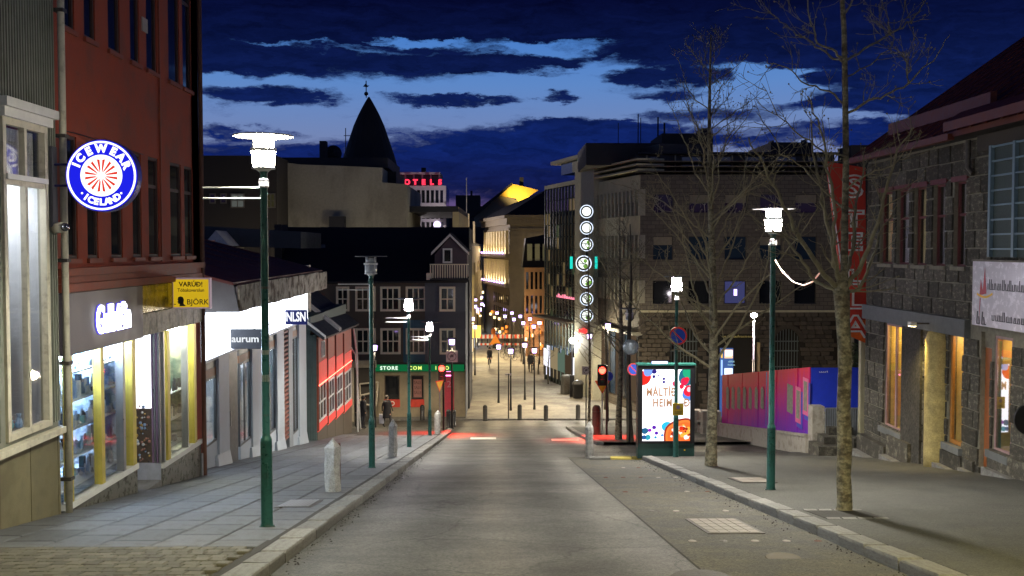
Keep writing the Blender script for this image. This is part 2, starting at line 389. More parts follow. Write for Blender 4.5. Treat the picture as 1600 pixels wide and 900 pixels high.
def wear(m):        # tyre-polished tracks, transverse patches and hairline cracks of the carriageway itself
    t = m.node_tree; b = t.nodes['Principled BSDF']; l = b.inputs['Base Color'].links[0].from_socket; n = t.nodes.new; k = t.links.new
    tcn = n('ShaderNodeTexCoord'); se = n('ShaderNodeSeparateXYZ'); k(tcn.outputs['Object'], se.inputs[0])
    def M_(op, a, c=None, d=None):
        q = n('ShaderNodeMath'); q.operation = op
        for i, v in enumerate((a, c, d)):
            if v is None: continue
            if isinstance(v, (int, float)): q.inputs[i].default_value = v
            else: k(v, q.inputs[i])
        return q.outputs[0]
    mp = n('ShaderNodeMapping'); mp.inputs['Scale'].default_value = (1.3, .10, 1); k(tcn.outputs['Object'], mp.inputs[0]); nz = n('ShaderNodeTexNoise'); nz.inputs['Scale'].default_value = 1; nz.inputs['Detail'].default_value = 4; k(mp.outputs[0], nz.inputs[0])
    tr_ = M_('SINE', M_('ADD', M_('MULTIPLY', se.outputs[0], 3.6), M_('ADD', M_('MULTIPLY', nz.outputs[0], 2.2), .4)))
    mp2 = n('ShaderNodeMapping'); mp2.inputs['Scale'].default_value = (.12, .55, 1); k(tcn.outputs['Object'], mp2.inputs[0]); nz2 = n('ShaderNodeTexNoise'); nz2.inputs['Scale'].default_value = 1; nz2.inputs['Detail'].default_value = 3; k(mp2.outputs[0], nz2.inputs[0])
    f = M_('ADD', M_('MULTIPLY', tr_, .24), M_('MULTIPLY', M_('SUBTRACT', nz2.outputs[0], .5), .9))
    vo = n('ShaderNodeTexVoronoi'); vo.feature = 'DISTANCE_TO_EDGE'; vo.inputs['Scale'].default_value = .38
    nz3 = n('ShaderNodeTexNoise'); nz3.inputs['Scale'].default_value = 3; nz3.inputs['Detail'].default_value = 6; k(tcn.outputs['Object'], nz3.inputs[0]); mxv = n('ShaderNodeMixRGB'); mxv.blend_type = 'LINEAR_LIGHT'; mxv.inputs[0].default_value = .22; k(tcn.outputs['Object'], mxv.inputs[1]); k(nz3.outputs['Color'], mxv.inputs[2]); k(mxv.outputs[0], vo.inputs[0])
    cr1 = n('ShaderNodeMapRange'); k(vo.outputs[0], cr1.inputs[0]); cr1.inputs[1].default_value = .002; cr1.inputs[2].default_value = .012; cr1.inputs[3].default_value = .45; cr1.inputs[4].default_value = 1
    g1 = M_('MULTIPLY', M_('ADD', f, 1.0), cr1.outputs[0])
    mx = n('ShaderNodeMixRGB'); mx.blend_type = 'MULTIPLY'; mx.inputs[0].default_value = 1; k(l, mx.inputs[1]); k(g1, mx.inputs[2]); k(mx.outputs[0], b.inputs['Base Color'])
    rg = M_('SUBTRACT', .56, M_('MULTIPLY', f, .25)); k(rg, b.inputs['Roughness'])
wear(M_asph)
M_old = grain(mat('old_asphalt', (.085, .077, .06), .8, var=.3, scale=2.5, bump=.8, bscale=70, col2=(.07, .066, .06), c2amt=.55, c2scale=1.6), 45, .5)
M_walk = grain(mat('pavement_asphalt', (.07, .068, .06), .8, var=.25, scale=2, bump=.6, bscale=90, col2=(.06, .058, .052), c2amt=.5, c2scale=1.2), 55, .4)
M_slab = grain(mat('paving_slab_concrete', (.105, .109, .118), .6, var=.28, scale=4, bump=.4, bscale=90, rnd=.2, col2=(.07, .07, .072), c2amt=.45, c2scale=2.2), 90, .22)
M_brk = grain(mat('paver_concrete', (.125, .115, .09), .8, var=.2, scale=8, bump=.5, bscale=80, rnd=.28), 90, .25)
M_kerb = grain(mat('kerb_granite', (.17, .165, .155), .7, var=.25, scale=7, bump=.5, bscale=60, rnd=.22, col2=(.13, .12, .11), c2amt=.4, c2scale=4), 100, .3)
M_dirt = mat('joint_dirt', (.035, .032, .028), .95, var=.3, scale=20, bump=.6)
M_sqr = grain(mat('square_paving', (.19, .18, .15), .75, var=.25, scale=1.2, bump=.4, bscale=40, col2=(.12, .11, .095), c2amt=.5, c2scale=.5), 12, .2)
M_cov = mat('pale_cover_concrete', (.24, .21, .18), .6, var=.15, scale=12, bump=.3)
M_iron = mat('cast_iron', (.10, .09, .08), .5, .7, var=.3, scale=10, bump=.4)
M_green = mat('green_lamp_paint', (.02, .10, .085), .32, .2, var=.12, scale=14, bump=.08, bscale=120, col2=(.015, .055, .05), c2amt=.3, c2scale=5)
M_black = mat('black_metal', (.02, .02, .022), .4, .5, var=.1)
M_white = mat('white_paint', (.78, .77, .72), .5, var=.06, scale=5)
M_cream = mat('cream_frame_paint', (.62, .57, .44), .5, var=.1, scale=5, col2=(.45, .4, .3), c2amt=.3, c2scale=6)
M_steel = mat('brushed_steel', (.45, .45, .46), .35, .9, var=.1)
M_granpost = grain(mat('granite_post', (.34, .33, .31), .85, var=.3, scale=12, bump=1, bscale=30), 130, .4)
M_rust = mat('rusty_bollard', (.12, .05, .03), .8, .3, var=.2, bump=.3)

# ------------------------------------------------------------------ ground, road, pavements
b = MB(); vs = []; fs = []
xs = [-900, -300, -120, -40, -15, 0, 15, 40, 120, 300, 900]
for y in YS:
    for x in xs: vs.append((x, y, zg(y) - .01))
for i in range(len(YS) - 1):
    for j in range(len(xs) - 1): fs.append((i * 11 + j, i * 11 + j + 1, (i + 1) * 11 + j + 1, (i + 1) * 11 + j))
b.add(vs, fs); b.build('ground', M_dirt, kind='structure')
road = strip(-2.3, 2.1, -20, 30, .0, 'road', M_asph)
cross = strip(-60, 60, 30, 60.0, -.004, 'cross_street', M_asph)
lane = strip(2.1, 4.12, -20, 30, .002, 'parking_lane', M_old)
square = strip(-22, 40, 60.0, 400, .10, 'pedestrian_street', M_sqr, thick=.12)
lw = strip(-14, -2.62, -20, 53.5, .09, 'left_pavement', M_dirt, thick=.12)
rw = strip(4.42, 40, -20, 28.2, .12, 'right_pavement', M_walk, thick=.14)
# the corner kerb stretch past the billboard and the far pavement on the right
rw2 = strip(4.0, 40, 37.5, 54, .11, 'far_right_pavement', M_walk, thick=.13)
# side street pavement apron between (lowered kerb)
strip(4.42, 40, 28.2, 31.5, .05, 'lowered_pavement', M_walk, thick=.07)

def chamf(name, m, jit=0, seed=0):      # unit block with chamfered top edges, origin in the middle
    r = random.Random(seed); e = .5; c = .035; j = lambda a: a + r.uniform(-jit, jit)
    vs = [(-e, -e, -e), (e, -e, -e), (e, e, -e), (-e, e, -e)]
    vs += [(j(x), j(y), e - .12) for x, y in ((-e, -e), (e, -e), (e, e), (-e, e))]
    vs += [(j(x), j(y), e + r.uniform(-jit, jit) * 2) for x, y in ((-e + c, -e + c), (e - c, -e + c), (e - c, e - c), (-e + c, e - c))]
    fs = [(3, 2, 1, 0), (8, 9, 10, 11)]
    for k in range(4):
        q = (k + 1) % 4; fs += [(k, q, 4 + q, 4 + k), (4 + k, 4 + q, 8 + q, 8 + k)]
    me = bpy.data.meshes.new(name); me.from_pydata(vs, [], fs); me.materials.append(m); return me
slabs = [chamf('paving_slab', M_slab, .004, i) for i in range(3)]
y = 11.75; row = 0
for k in (1, 3, 5):
    inst(None, 'paving_slab', (-6.42 + .62 * k + .31, 11.49, zg(11.49) + .075), (slope_at(11.5), 0, 0), (.61, .47, .09), lw, slabs[0])
while y < 44:
    ln = .98 if y < 30 else 1.5
    xsl = [-6.42 + .62 * k for k in range(6)]
    for k, x0 in enumerate(xsl):
        yy = y + (ln * .5 if k % 2 else 0) + R.uniform(-.01, .01); w_ = .62 if k < 5 else .66
        if y < 22 or True:
            o = inst(None, 'paving_slab', (x0 + w_ / 2, yy if not (k % 2 and row < 0) else yy, zg(yy) + .075 + R.uniform(-.003, .003)), (slope_at(yy), R.uniform(-.004, .004), 0), (w_ - .022, ln - .02, .09), lw, slabs[R.randrange(3)])
    y += ln
strip(-7.6, -6.43, 11, 46, .118, 'shop_front_paving', M_slab)
strip(-2.70 - .02, -2.62, 9, 50, .115, 'pavement_edge', M_dirt)
brks = [chamf('paver', M_brk, .008, i) for i in range(3)]
y = 9.3; row = 0
while y < 11.25:
    x = -5.75 + (.055 if row % 2 else 0)
    while x < -2.75:
        inst(None, 'paver', (x, y, zg(y) + .08 + R.uniform(-.003, .004)), (slope_at(y), 0, R.uniform(-.03, .03)), (.152, .19, .1), lw, brks[R.randrange(3)])
        x += .165
    y += .2; row += 1
strip(-7.6, -5.83, 4, 11.3, .12, 'plain_paving', M_brk)
# kerbs: every stone a piece
kst = [chamf('kerb_stone', M_kerb, .012, i) for i in range(4)]
kl = MB(); kl = strip(-2.6, -2.32, 4, 53, .02, 'left_kerb', M_dirt)
y = 8.2
while y < 53:
    ln = R.uniform(.75, 1.0)
    inst(None, 'kerb_stone', (-2.46 + R.uniform(-.008, .008), y + ln / 2, zg(y + ln / 2) + .03 + R.uniform(-.004, .004)), (slope_at(y), 0, R.uniform(-.008, .008)), (.29, ln - .02, .19), kl, kst[R.randrange(4)])
    y += ln
kr = strip(4.14, 4.4, 4, 28.4, .02, 'right_kerb', M_dirt)
y = 8.2
while y < 28:
    ln = R.uniform(.75, 1.0)
    inst(None, 'kerb_stone', (4.27 + R.uniform(-.008, .008), y + ln / 2, zg(y + ln / 2) + .025 + R.uniform(-.003, .003)), (slope_at(y), 0, R.uniform(-.008, .008)), (.28, ln - .02, .2), kr, kst[R.randrange(4)])
    y += ln
# kerb across the mouth of the side street, its dropped end painted yellow
M_yel = mat('worn_yellow_paint', (.45, .36, .08), .7, var=.3, scale=20)
for i in range(5):
    x = 2.95 + i * .62; yy = 28.75
    o = inst(None, 'kerb_stone', (x, yy, zg(yy) + .0), (0, -.02, R.uniform(-.01, .01)), (.6, .26, .16), kr, kst[i % 4])
    if i in (1, 2):
        me = kst[i].copy(); me.materials.clear(); me.materials.append(M_yel); o.data = me
kr2 = strip(3.75, 4.0, 37.5, 54, .02, 'far_right_kerb', M_dirt)
y = 37.5
while y < 53.5:
    inst(None, 'kerb_stone', (3.87, y + .6, zg(y + .6) + .03), (slope_at(y), 0, 0), (.27, 1.18, .18), kr2, kst[R.randrange(4)]); y += 1.2
kf = MB(); kf.box(-22, 40, 59.8, 60.0, zg(60) - .1, zg(60) + .105); kf.build('far_kerb', M_kerb, kind='structure')
# lane surfacing seam, studs, covers
b = MB(); b.add([(2.09, 4, zg(4) + .004), (2.12, 4, zg(4) + .004), (2.12, 29, zg(29) + .004), (2.09, 29, zg(29) + .004)], [(0, 1, 2, 3)]); b.build('lane_seam', M_dirt, lane)
for d0 in (12.3, 15.6, 18.8, 22.2, 25.3):
    for i in range(5):
        x = 2.42 + i * .39
        MB().lathe((x, d0 + R.uniform(-.02, .02), zg(d0) + .0), [(.055, 0), (.05, .008), (.03, .013)], 10).build('road_stud', [M_cov, M_rust, M_iron][R.choice((0, 1, 1, 2))], lane)
def cover(name, x0, x1, y0, y1, h, m, nx, ny, parent):
    zz = lambda y: zg(y) + h
    b = MB(); vs = [(x0, y0, zz(y0)), (x1, y0, zz(y0)), (x1, y1, zz(y1)), (x0, y1, zz(y1))]
    b.hexa([(p[0], p[1], p[2] - .02) for p in vs] + vs); o = b.build(name, M_iron, parent)
    b = MB()
    for i in range(nx):
        for j in range(ny):
            a = x0 + .04 + (x1 - x0 - .08) * i / nx; c = x0 + .04 + (x1 - x0 - .08) * (i + 1) / nx - .015
            e = y0 + .04 + (y1 - y0 - .08) * j / ny; g = y0 + .04 + (y1 - y0 - .08) * (j + 1) / ny - .025
            b.hexa([(a, e, zz(e)), (c, e, zz(e)), (c, g, zz(g)), (a, g, zz(g))] + [(a, e, zz(e) + .008), (c, e, zz(e) + .008), (c, g, zz(g) + .008), (a, g, zz(g) + .008)])
    b.build('cover_plate', m, o)
cover('access_cover', 2.75, 3.5, 12.95, 14.55, .014, M_cov, 5, 5, lane)
cover('pavement_grate', -3.42, -2.86, 15.3, 16.4, .125, mat('galvanised_grate', (.3, .3, .32), .4, .4), 9, 7, lw)
cover('utility_cover', 4.75, 5.45, 19.3, 20.5, .135, M_cov, 2, 2, rw)
MB().lathe((3.18, 11.0, zg(11.0) + .0), [(.2, 0), (.19, .009), (.18, .009)], 20).build('round_cover', mat('bronze_cover', (.09, .07, .045), .7, 0), lane)
MB().lathe((2.0, 9.62, zg(9.62) + .0), [(.34, 0), (.33, .014), (.3, .014)], 24).build('round_cover', M_iron, road)
for x, y0, y1 in ((-.9, 18, 26), (.0, 30, 44)):
    pass
M_line = mat('worn_road_paint', (.55, .53, .45), .7, var=.3, scale=8)
for (a, c, yy) in ((735, 775, 686), (862, 905, 688.5), (770, 777, 652)):
    p, q = gp(a, yy, 0), gp(c, yy, 0); MB().box(p.x, q.x, p.y - .35, p.y + .35, p.z + .0, p.z + .006).build('road_marking', M_line, cross)

# ------------------------------------------------------------------ street lamps
M_lampw = emis('lamp_glass_lit', (1, .93, .86), 130)
M_lamp1 = emis('lamp_glass_lit_warm', (1, .92, .72), 130)
M_lampv = emis('lamp_glass_lit_cool', (.95, .86, 1), 130)
M_lampoff = mat('lamp_glass_unlit', (.4, .42, .45), .15, 0, 0)
M_disc = mat('lamp_reflector_white', (.75, .75, .72), .4, 0, .05)
def bulb(x, y, z, power, col, parent, cone=158, rad=.12):
    li = bpy.data.lights.new('lamp_bulb', 'SPOT'); li.energy = power; li.color = col; li.spot_size = math.radians(cone); li.spot_blend = .55; li.shadow_soft_size = rad
    o = bpy.data.objects.new('lamp_bulb', li); C.objects.link(o); p = parent.location; o.parent = parent; o.location = (x - p.x, y - p.y, z - p.z); return o
def street_lamp(x, y, glass, label, h0=.12, arms=True, lit=True, armside=-1, power=3700, col=(1, .96, .83)):
    z0 = zg(y) + h0; t = thing('street_lamp', label, 'street lamp', (x, y, z0), 'green street lamps along the two kerbs'); c = (x, y, z0)
    MB().lathe(c, [(.11, 0), (.085, .02), (.078, .05), (.076, 1.12), (.074, 1.15), (.06, 1.18), (.052, 1.2), (.047, 4.58), (.06, 4.6), (.06, 4.63)], 16).build('pole', M_green, t, smooth=True)
    MB().lathe(c, [(.1, 0), (.1, .015)], 12).build('base_plate', M_iron, t)
    MB().box(x - .035, x + .035, y - .085, y - .07, z0 + .55, z0 + .85).build('hatch', M_green, t)
    MB().lathe(c, [(.055, 4.40), (.066, 4.42), (.066, 4.5), (.055, 4.52)], 14).build('collar', M_steel if lit else M_green, t)
    MB().lathe(c, [(.115, 4.66), (.135, 4.67), (.15, 4.86), (.13, 4.87)], 20).build('lamp_glass', glass, t, smooth=True)
    MB().lathe(c, [(.165, 4.86), (.165, 4.90), (.15, 4.90)], 20).build('lamp_ring', M_disc, t)
    MB().lathe(c, [(.12, 4.9), (.12, 5.03)], 18).build('upper_glass', glass, t, smooth=True)
    MB().disc((x, y, z0 + 5.05), .38, (0, 0, 1), .018, 32).build('reflector_disc', M_disc if glass is M_lamp1 else mat('lamp_disc_grey', (.16, .16, .16), .5), t)
    MB().lathe(c, [(.15, 4.64), (.15, 4.66), (.05, 4.6)], 16).build('lamp_cup', M_disc, t)
    for k in range(4):
        a = math.pi / 4 + k * math.pi / 2
        MB().tube([(x + .15 * math.cos(a), y + .15 * math.sin(a), z0 + 4.64), (x + .15 * math.cos(a), y + .15 * math.sin(a), z0 + 5.05)], .008, 5).build('lamp_rib', M_disc, t)
    if lit: bulb(x, y, z0 + 4.56, power, col, t, rad=.12 if y > 10 else .45)
    if arms:
        for dz in (0, .17):
            MB().tube([(x, y, z0 + 4.4 - dz * .8), (x + armside * .78, y, z0 + 4.4 - dz * .8)], .013, 6).build('banner_arm', M_disc, t)
    return t
street_lamp(-3.0, 13.0, M_lamp1, 'tall green street lamp with wide glowing disc, nearest on the left kerb', power=1900, col=(1, .98, .82))
street_lamp(-3.0, 23.9, M_lampoff, 'unlit green street lamp with grey head, left kerb between the pointed granite posts', lit=False)
street_lamp(-3.0, 34.0, M_lampv, 'lit street lamp with thin banner rods, third up from the left kerb start')
street_lamp(-3.0, 44.4, M_lampv, 'small lit street lamp beside the red traffic light, far down the left kerb')
street_lamp(4.93, 17.9, M_lampw, 'lit green street lamp with a fairy light cable, before the pink hoarding', arms=False)
street_lamp(5.0, 27.9, M_lampv, 'lit street lamp carrying the round no parking sign before the poster display', arms=False)
street_lamp(5.0, 37.9, M_lampoff, 'dark unlit street lamp behind the poster display', arms=False, lit=False)
street_lamp(-3.0, 2.6, M_lamp1, 'street lamp at the top of the left pavement beside the viewpoint', power=1900, col=(1, .90, .42))
street_lamp(5.0, 6.9, M_lamp1, 'street lamp at the top of the right pavement beside the viewpoint', arms=False, power=2000, col=(1, .88, .42))
# fairy light cable from lamp to tree
pts = [at(1209, 403, 17.9), at(1222, 424, 17.7), at(1240, 441, 17.2), at(1256, 446, 16.6), at(1270, 440, 15.6), at(1282, 425, 14.9)]
MB().tube(pts, .012, 6).build('light_cable', mat('lit_cable', (.7, .5, .4), .5, emit=(1, .45, .35), es=.6), label='glowing pink cable strung from the green lamp to the big bare tree', cat='cable')
# ================================================================== LEFT SIDE
def shopbox(F, u0, u1, z0, z1, dep, parent, wm, em, fm=None, lights=1, n0=-.14, lz=None):
    b = F.mb(); a, c = n0, n0 - dep
    b.add([(u0, c, z0), (u1, c, z0), (u1, c, z1), (u0, c, z1)], [(0, 1, 2, 3)])
    for u in (u0, u1): b.add([(u, a, z0), (u, c, z0), (u, c, z1), (u, a, z1)], [(0, 1, 2, 3)])
    b.add([(u0, a, z1), (u1, a, z1), (u1, c, z1), (u0, c, z1)], [(0, 1, 2, 3)])
    b.add([(u0, a, z0), (u1, a, z0), (u1, c, z0), (u0, c, z0)], [(0, 1, 2, 3)])
    b.build('shop_interior', wm, parent)
    for i in range(lights):
        nn = a - dep * (i + .7) / (lights + .5)
        F.mb().box(u0 + .08, u1 - .08, nn - .05, nn + .05, z1 - .1, z1 - .05).build('ceiling_light', em, parent)
GOODS = [mat('goods_white', (.7, .72, .75), .4), mat('goods_blue', (.3, .45, .7), .4), mat('goods_dark', (.03, .03, .04), .4), mat('goods_gold', (.6, .4, .1), .3, .6), mat('goods_red', (.35, .16, .12), .4), mat('goods_teal', (.15, .4, .45), .4)]
def goods(F, u0, u1, n0, n1, z, cnt, parent, rr, smin=.05, smax=.22, pal=(0, 0, 1, 2, 2, 3, 5, 4)):
    b = F.mb()
    for i in range(cnt):
        u = rr.uniform(u0 + .05, u1 - .05); n = rr.uniform(n0, n1); w = rr.uniform(.03, .1); h = rr.uniform(smin, smax); b.cur = rr.choice(pal)
        k = rr.random()
        if k < .4: b.box(u - w / 2, u + w / 2, n - w / 2, n + w / 2, z, z + h)
        elif k < .75: b.lathe((u, n, z), [(w * .5, 0), (w * .6, h * .3), (w * .3, h * .75), (w * .38, h)], 8)
        else: b.ball((u, n, z + w * .6), w * .6, 8, 6)
    b.build('display_goods', GOODS, parent, kind='stuff')
M_siding = mat('grey_green_steel_siding', (.22, .225, .185), .55, var=.12, scale=3, col2=(.17, .175, .13), c2amt=.4, c2scale=1)
M_panel = mat('olive_wall_panel', (.19, .165, .09), .7, var=.2, scale=3, bump=.2, col2=(.13, .11, .06), c2amt=.45, c2scale=1.5)
M_redwall = mat('red_brown_render', (.34, .055, .022), .75, var=.14, scale=2, bump=.35, bscale=70, col2=(.24, .055, .03), c2amt=.4, c2scale=.8)
M_redtim = mat('red_brown_timber', (.26, .06, .03), .6, var=.2, scale=6, bump=.3, streak=0)
M_fascia = mat('dark_mauve_fascia', (.10, .085, .10), .45, var=.12, scale=2)
M_gold = mat('yellow_brass_frame', (.62, .50, .10), .35, .3, var=.1)
M_gran = grain(mat('polished_granite', (.13, .125, .10), .3, var=.25, scale=8), 60, .4)
M_mott = grain(mat('mottled_stone_panel', (.33, .29, .19), .5, var=.35, scale=9, col2=(.12, .11, .06), c2amt=.5, c2scale=5), 40, .3)
M_bronze = mat('bronze_mirror_panel', (.20, .16, .05), .25, .6, var=.35, scale=5, col2=(.06, .05, .02), c2amt=.5, c2scale=3)
M_int = mat('interior_white', (.75, .77, .8), .8, var=.05)
M_intb = mat('interior_blue_white', (.55, .66, .8), .8, var=.25, scale=4, col2=(.12, .2, .3), c2amt=.5, c2scale=3)
E_cool = emis('shop_tube_cool', (.78, .88, 1), 60)
E_white = emis('shop_tube_white', (.9, .95, 1), 75)
E_warm = emis('shop_tube_warm', (1, .85, .5), 30)
FL = Fac((-6.45, 0), (0, 1), (1, 0)); rr = random.Random(3)
# ---- nearest building: ribbed steel cladding, big lit window
FN = Fac((-6.38, 0), (0, 1), (1, 0))
nb = thing('steel_clad_building', 'grey-green ribbed steel clad building with tall white-framed lit window, at the left edge', 'building', (-6.38, 12.0, zg(12) + .1))
wu0, wu1 = FN.u(3), FN.u(73); wz0, wz1 = -.74, 3.5
wall(FN, 6.0, 14.6, -.85, 10, [(wu0, wu1, wz0, wz1)], M_siding, 'wall', nb, .12)
b = FN.mb(); u = 6.05
while u < 14.6:
    if not (wu0 - .15 < u < wu1 + .1): b.box(u, u + .035, .0, .022, -.7, 10)
    else: b.box(u, u + .035, 0, .022, wz1 + .26, 10)
    u += .075
b.build('siding_ribs', M_siding, nb, kind='stuff')
u = 6.0
while u < 14.5:
    FN.mb().box(u + .01, min(u + .85, 14.58) - .01, -.1, .035, zg(u + .5) - .4, -.87).build('base_panel', M_panel, nb); u += .85
FN.mb().box(6, 14.58, -.1, .02, zg(14.6) - .3, -.86).build('base_wall', M_dirt, nb)
FN.mb().box(6, 14.6, -.02, .12, -.87, -.78).build('sill', M_cream, nb)
FN.mb().box(wu0 - .12, wu1 + .12, -.02, .16, wz1 + .12, wz1 + .24).box(wu0 - .06, wu1 + .06, -.02, .1, wz1, wz1 + .12).build('window_head', M_white, nb)
zt = 2.72
w_ = window(FN, wu0, wu1, wz0 + .02, wz1, nb, M_cream, CLEAR, 2, 2, .09, -.02, tr=[(zt - wz0) / (wz1 - wz0)], proud=.03, bar=.035)
b = FN.mb()        # curtain folds behind the upper light, one leaf tilted open
for i in range(26):
    a = wu0 + .1 + (wu1 - wu0 - .2) * i / 26; b.box(a, a + .03, -.14 - .02 * (i % 2), -.12, zt + .05, wz1 - .1)
b.build('net_curtain', mat('net_curtain', (.6, .6, .55), .9), nb)
b = FN.mb(); b.hexa([(wu0 + .08, .0, zt + .04), (wu0 + .85, .0, zt + .04), (wu0 + .85, .04, zt + .08), (wu0 + .08, .04, zt + .08), (wu0 + .08, .0, wz1 - .12), (wu0 + .85, .0, wz1 - .12), (wu0 + .85, .03, wz1 - .1), (wu0 + .08, .03, wz1 - .1)][:8])
FN.mb().box(wu0 + .06, wu1 - .05, .02, .07, zt - .02, zt + .05).build('tilt_rail', M_white, nb)
shopbox(FN, wu0 - .2, wu1 + .2, wz0 - .1, zt, 1.3, nb, M_int, E_white, n0=-.17)
FN.mb().box(wu0 + .15, wu0 + .75, -1.2, -.9, wz0, wz0 + 1.7).build('display_cabinet', mat('cabinet_brown', (.2, .09, .04), .5), nb)
FN.mb().box(wu0 + 1.0, wu0 + 1.25, -.8, -.6, wz0 + 1.0, wz0 + 1.6).build('display_picture', mat('picture_brown', (.16, .1, .05), .5), nb)
goods(FN, wu0, wu1, -.6, -.25, wz0 + .02, 26, nb, rr)
FN.mb().tube([(14.72, .09, zg(14.7)), (14.72, .09, 3.6), (14.72, .09, 10)], .05, 12).build('drainpipe', M_cream, nb, smooth=True)
for z in (-1.6, .1, 1.6, 3.4, 5.2): FN.mb().box(14.65, 14.79, .0, .15, z, z + .05).build('pipe_bracket', M_iron, nb)
# camera dome
t = thing('security_camera', 'white security camera with silver dome beside the round blue sign', 'camera', FN.w(14.6, 0, 2.1))
p0 = at(84, 357, 14.5); p1 = at(97, 355, 14.45)
MB().tube([p0, p1], .075, 14).build('housing', M_cream, t, smooth=True)
MB().ball(p1 + Vector((.05, -.02, 0)), .06, 12, 8).build('dome', mat('dome_glass', (.2, .2, .22), .05, .9, 0), t, smooth=True)
# ---- round sign
SX, SD = at(162, 275, 14.5), 14.5
rs = thing('round_shop_sign', 'round glowing blue and white sign with a red star, on brackets by the drainpipe', 'sign', SX)
M_sb = emis('sign_blue_lit', (.012, .015, .72), 1.15); M_sw = emis('sign_white_lit', (1, .97, .93), 1.6); M_sr = emis('sign_red_lit', (.75, .05, .03), 1.1)
c = SX; nn = (0, -1, 0)
MB().disc(c + Vector((0, .09, 0)), .515, nn, .16, 48).build('sign_case', mat('sign_case_blue', (.02, .02, .2), .4), rs)
MB().disc(c + Vector((0, -.07, 0)), .505, nn, .012, 56).build('sign_face', M_sb, rs)
MB().disc(c + Vector((0, -.082, 0)), .49, nn, .005, 56, r_in=.462).build('outer_ring', M_sw, rs)
MB().disc(c + Vector((0, -.082, 0)), .295, nn, .006, 48).build('white_centre', M_sw, rs)
b = MB()
for k in range(8):      # eight arms, each a forked ray
    a = math.pi / 8 + k * math.pi / 4; d = Vector((math.sin(a), 0, math.cos(a))); e = Vector((math.cos(a), 0, -math.sin(a)))
    o_ = c + Vector((0, -.089, 0))
    for sgn in (-1, 1):
        b.prism([o_ + d * .05, o_ + d * .235 + e * sgn * .034, o_ + d * .215 + e * sgn * .068, o_ + d * .085 + e * sgn * .026][::sgn], (0, -.004, 0))
b.build('red_star', M_sr, rs)
for ch, dg in zip('ICEWEAR', (-67, -50, -27, 0, 27, 47, 67)):
    a = math.radians(dg); d = Vector((math.sin(a), 0, math.cos(a)))
    letters(ch, .155, M_sw, orient(c + d * .378 + Vector((0, -.084, 0)), (math.cos(a), 0, -math.sin(a)), d), parent=rs, ext=.003, off=.009)
for i, ch in enumerate('·ICELAND·'):
    a = math.radians(180 + 48 - i * 12); d = Vector((math.sin(a), 0, math.cos(a)))
    letters(ch, .125, M_sw, orient(c + d * .378 + Vector((0, -.084, 0)), (-math.cos(a), 0, math.sin(a)), -d), parent=rs, ext=.003, off=.007)
for yy in (257, 290):
    MB().tube([at(74, yy, 14.5), at(112, yy, 14.5)], .018, 8).build('bracket', mat('bracket_blue', (.02, .02, .12), .4), rs)
MB().box(-6.36, -6.32, 14.42, 14.58, 2.1, 3.25).build('back_plate', mat('weathered_plate', (.08, .08, .1), .6), rs)

# ---- red-brown building
rb = thing('red_brown_building', 'red-brown rendered building with rows of narrow dark windows above lit shop', 'building', (-6.45, 18.3, zg(18.3)))
wins = []
for a, c in ((101, 122), (137, 154), (174, 192), (208, 222), (233, 249), (267, 284), (289, 302)):
    u0, u1 = FL.u(a), FL.u(c); wins.append((u0, u1, 5.08, 7.6)); wins.append((u0, u1, 1.62, 3.5))
wall(FL, 14.85, 21.9, 1.5, 10, wins, M_redwall, 'wall', rb, .06)
wall(Fac((-6.45, 21.9), (-1, 0), (0, 1)), 0, 7, -4, 10, [], M_redwall, 'end_wall', rb)
M_dkwin = mat('dark_bronze_frame', (.07, .035, .025), .5)
for q in wins: window(FL, q[0], q[1], q[2] + .02, q[3], rb, M_dkwin, DARKGLASS, 1, 2, .05, -.05, tr=[.72])
for q in wins: FL.mb().box(q[0] - .04, q[1] + .04, -.1, .05, q[2] - .05, q[2] + .02).build('sill', M_redtim, rb)
for z0, z1, pr in ((1.14, 1.27, .1), (1.275, 1.38, .07), (1.385, 1.5, .12)): FL.mb().box(14.87, 21.88, -.2, pr, z0, z1).build('timber_band', M_redtim, rb)
for px in (251,): FL.mb().box(FL.u(px), FL.u(px) + .04, 0, .03, 1.55, 10).build('downpipe', M_redtim, rb)
FL.mb().tube([(21.8, .08, zg(21.8)), (21.8, .08, 10)], .05, 10).build('downpipe', mat('rust_pipe', (.12, .05, .03), .7), rb)
FL.mb().tube([(15.0, .02, 3.2 + .35), (15.8, .03, 3.55), (18.4, .03, 3.5)], .008, 5).build('wall_cable', M_black, rb)
M_lit = mat('small_notice', (.4, .35, .3), .6)
FL.mb().box(FL.u(226), FL.u(234), .0, .02, 5.75, 6.0).build('notice', M_lit, rb)
# shopfront
FL.mb().box(14.9, 18.1, -.1, .09, .2, 1.13).build('fascia', M_fascia, rb)
for i in range(5):
    u0 = 18.12 + i * .75; FL.mb().box(u0, u0 + .73, -.1, .04, .63, 1.12).build('bronze_panel', M_bronze, rb)
    FL.mb().box(u0, u0 + .73, -.1, .08, .22, .62).build('stone_panel', M_mott, rb)
uA, uB, uC, uD, uE, uF = 14.93, FL.u(207), FL.u(208), FL.u(246), FL.u(247), 21.72
FL.mb().box(uA, uB, -.1, .06, -2.12, -2.02).build('sill', M_white, rb); FL.mb().box(uE, uF, -.1, .06, -2.42, -2.32).build('sill', M_white, rb)
FL.mb().box(uA, uB, -.12, .03, zg(18) - .3, -2.12).build('stall_riser', M_gran, rb); FL.mb().box(uE, uF, -.12, .03, zg(22) - .3, -2.42).build('stall_riser', M_gran, rb)
def post(px, w, m, z0, n=.0): u = FL.u(px); FL.mb().box(u - w / 2, u + w / 2, -.08, .05 + n, z0, .2).build('mullion', m, rb)
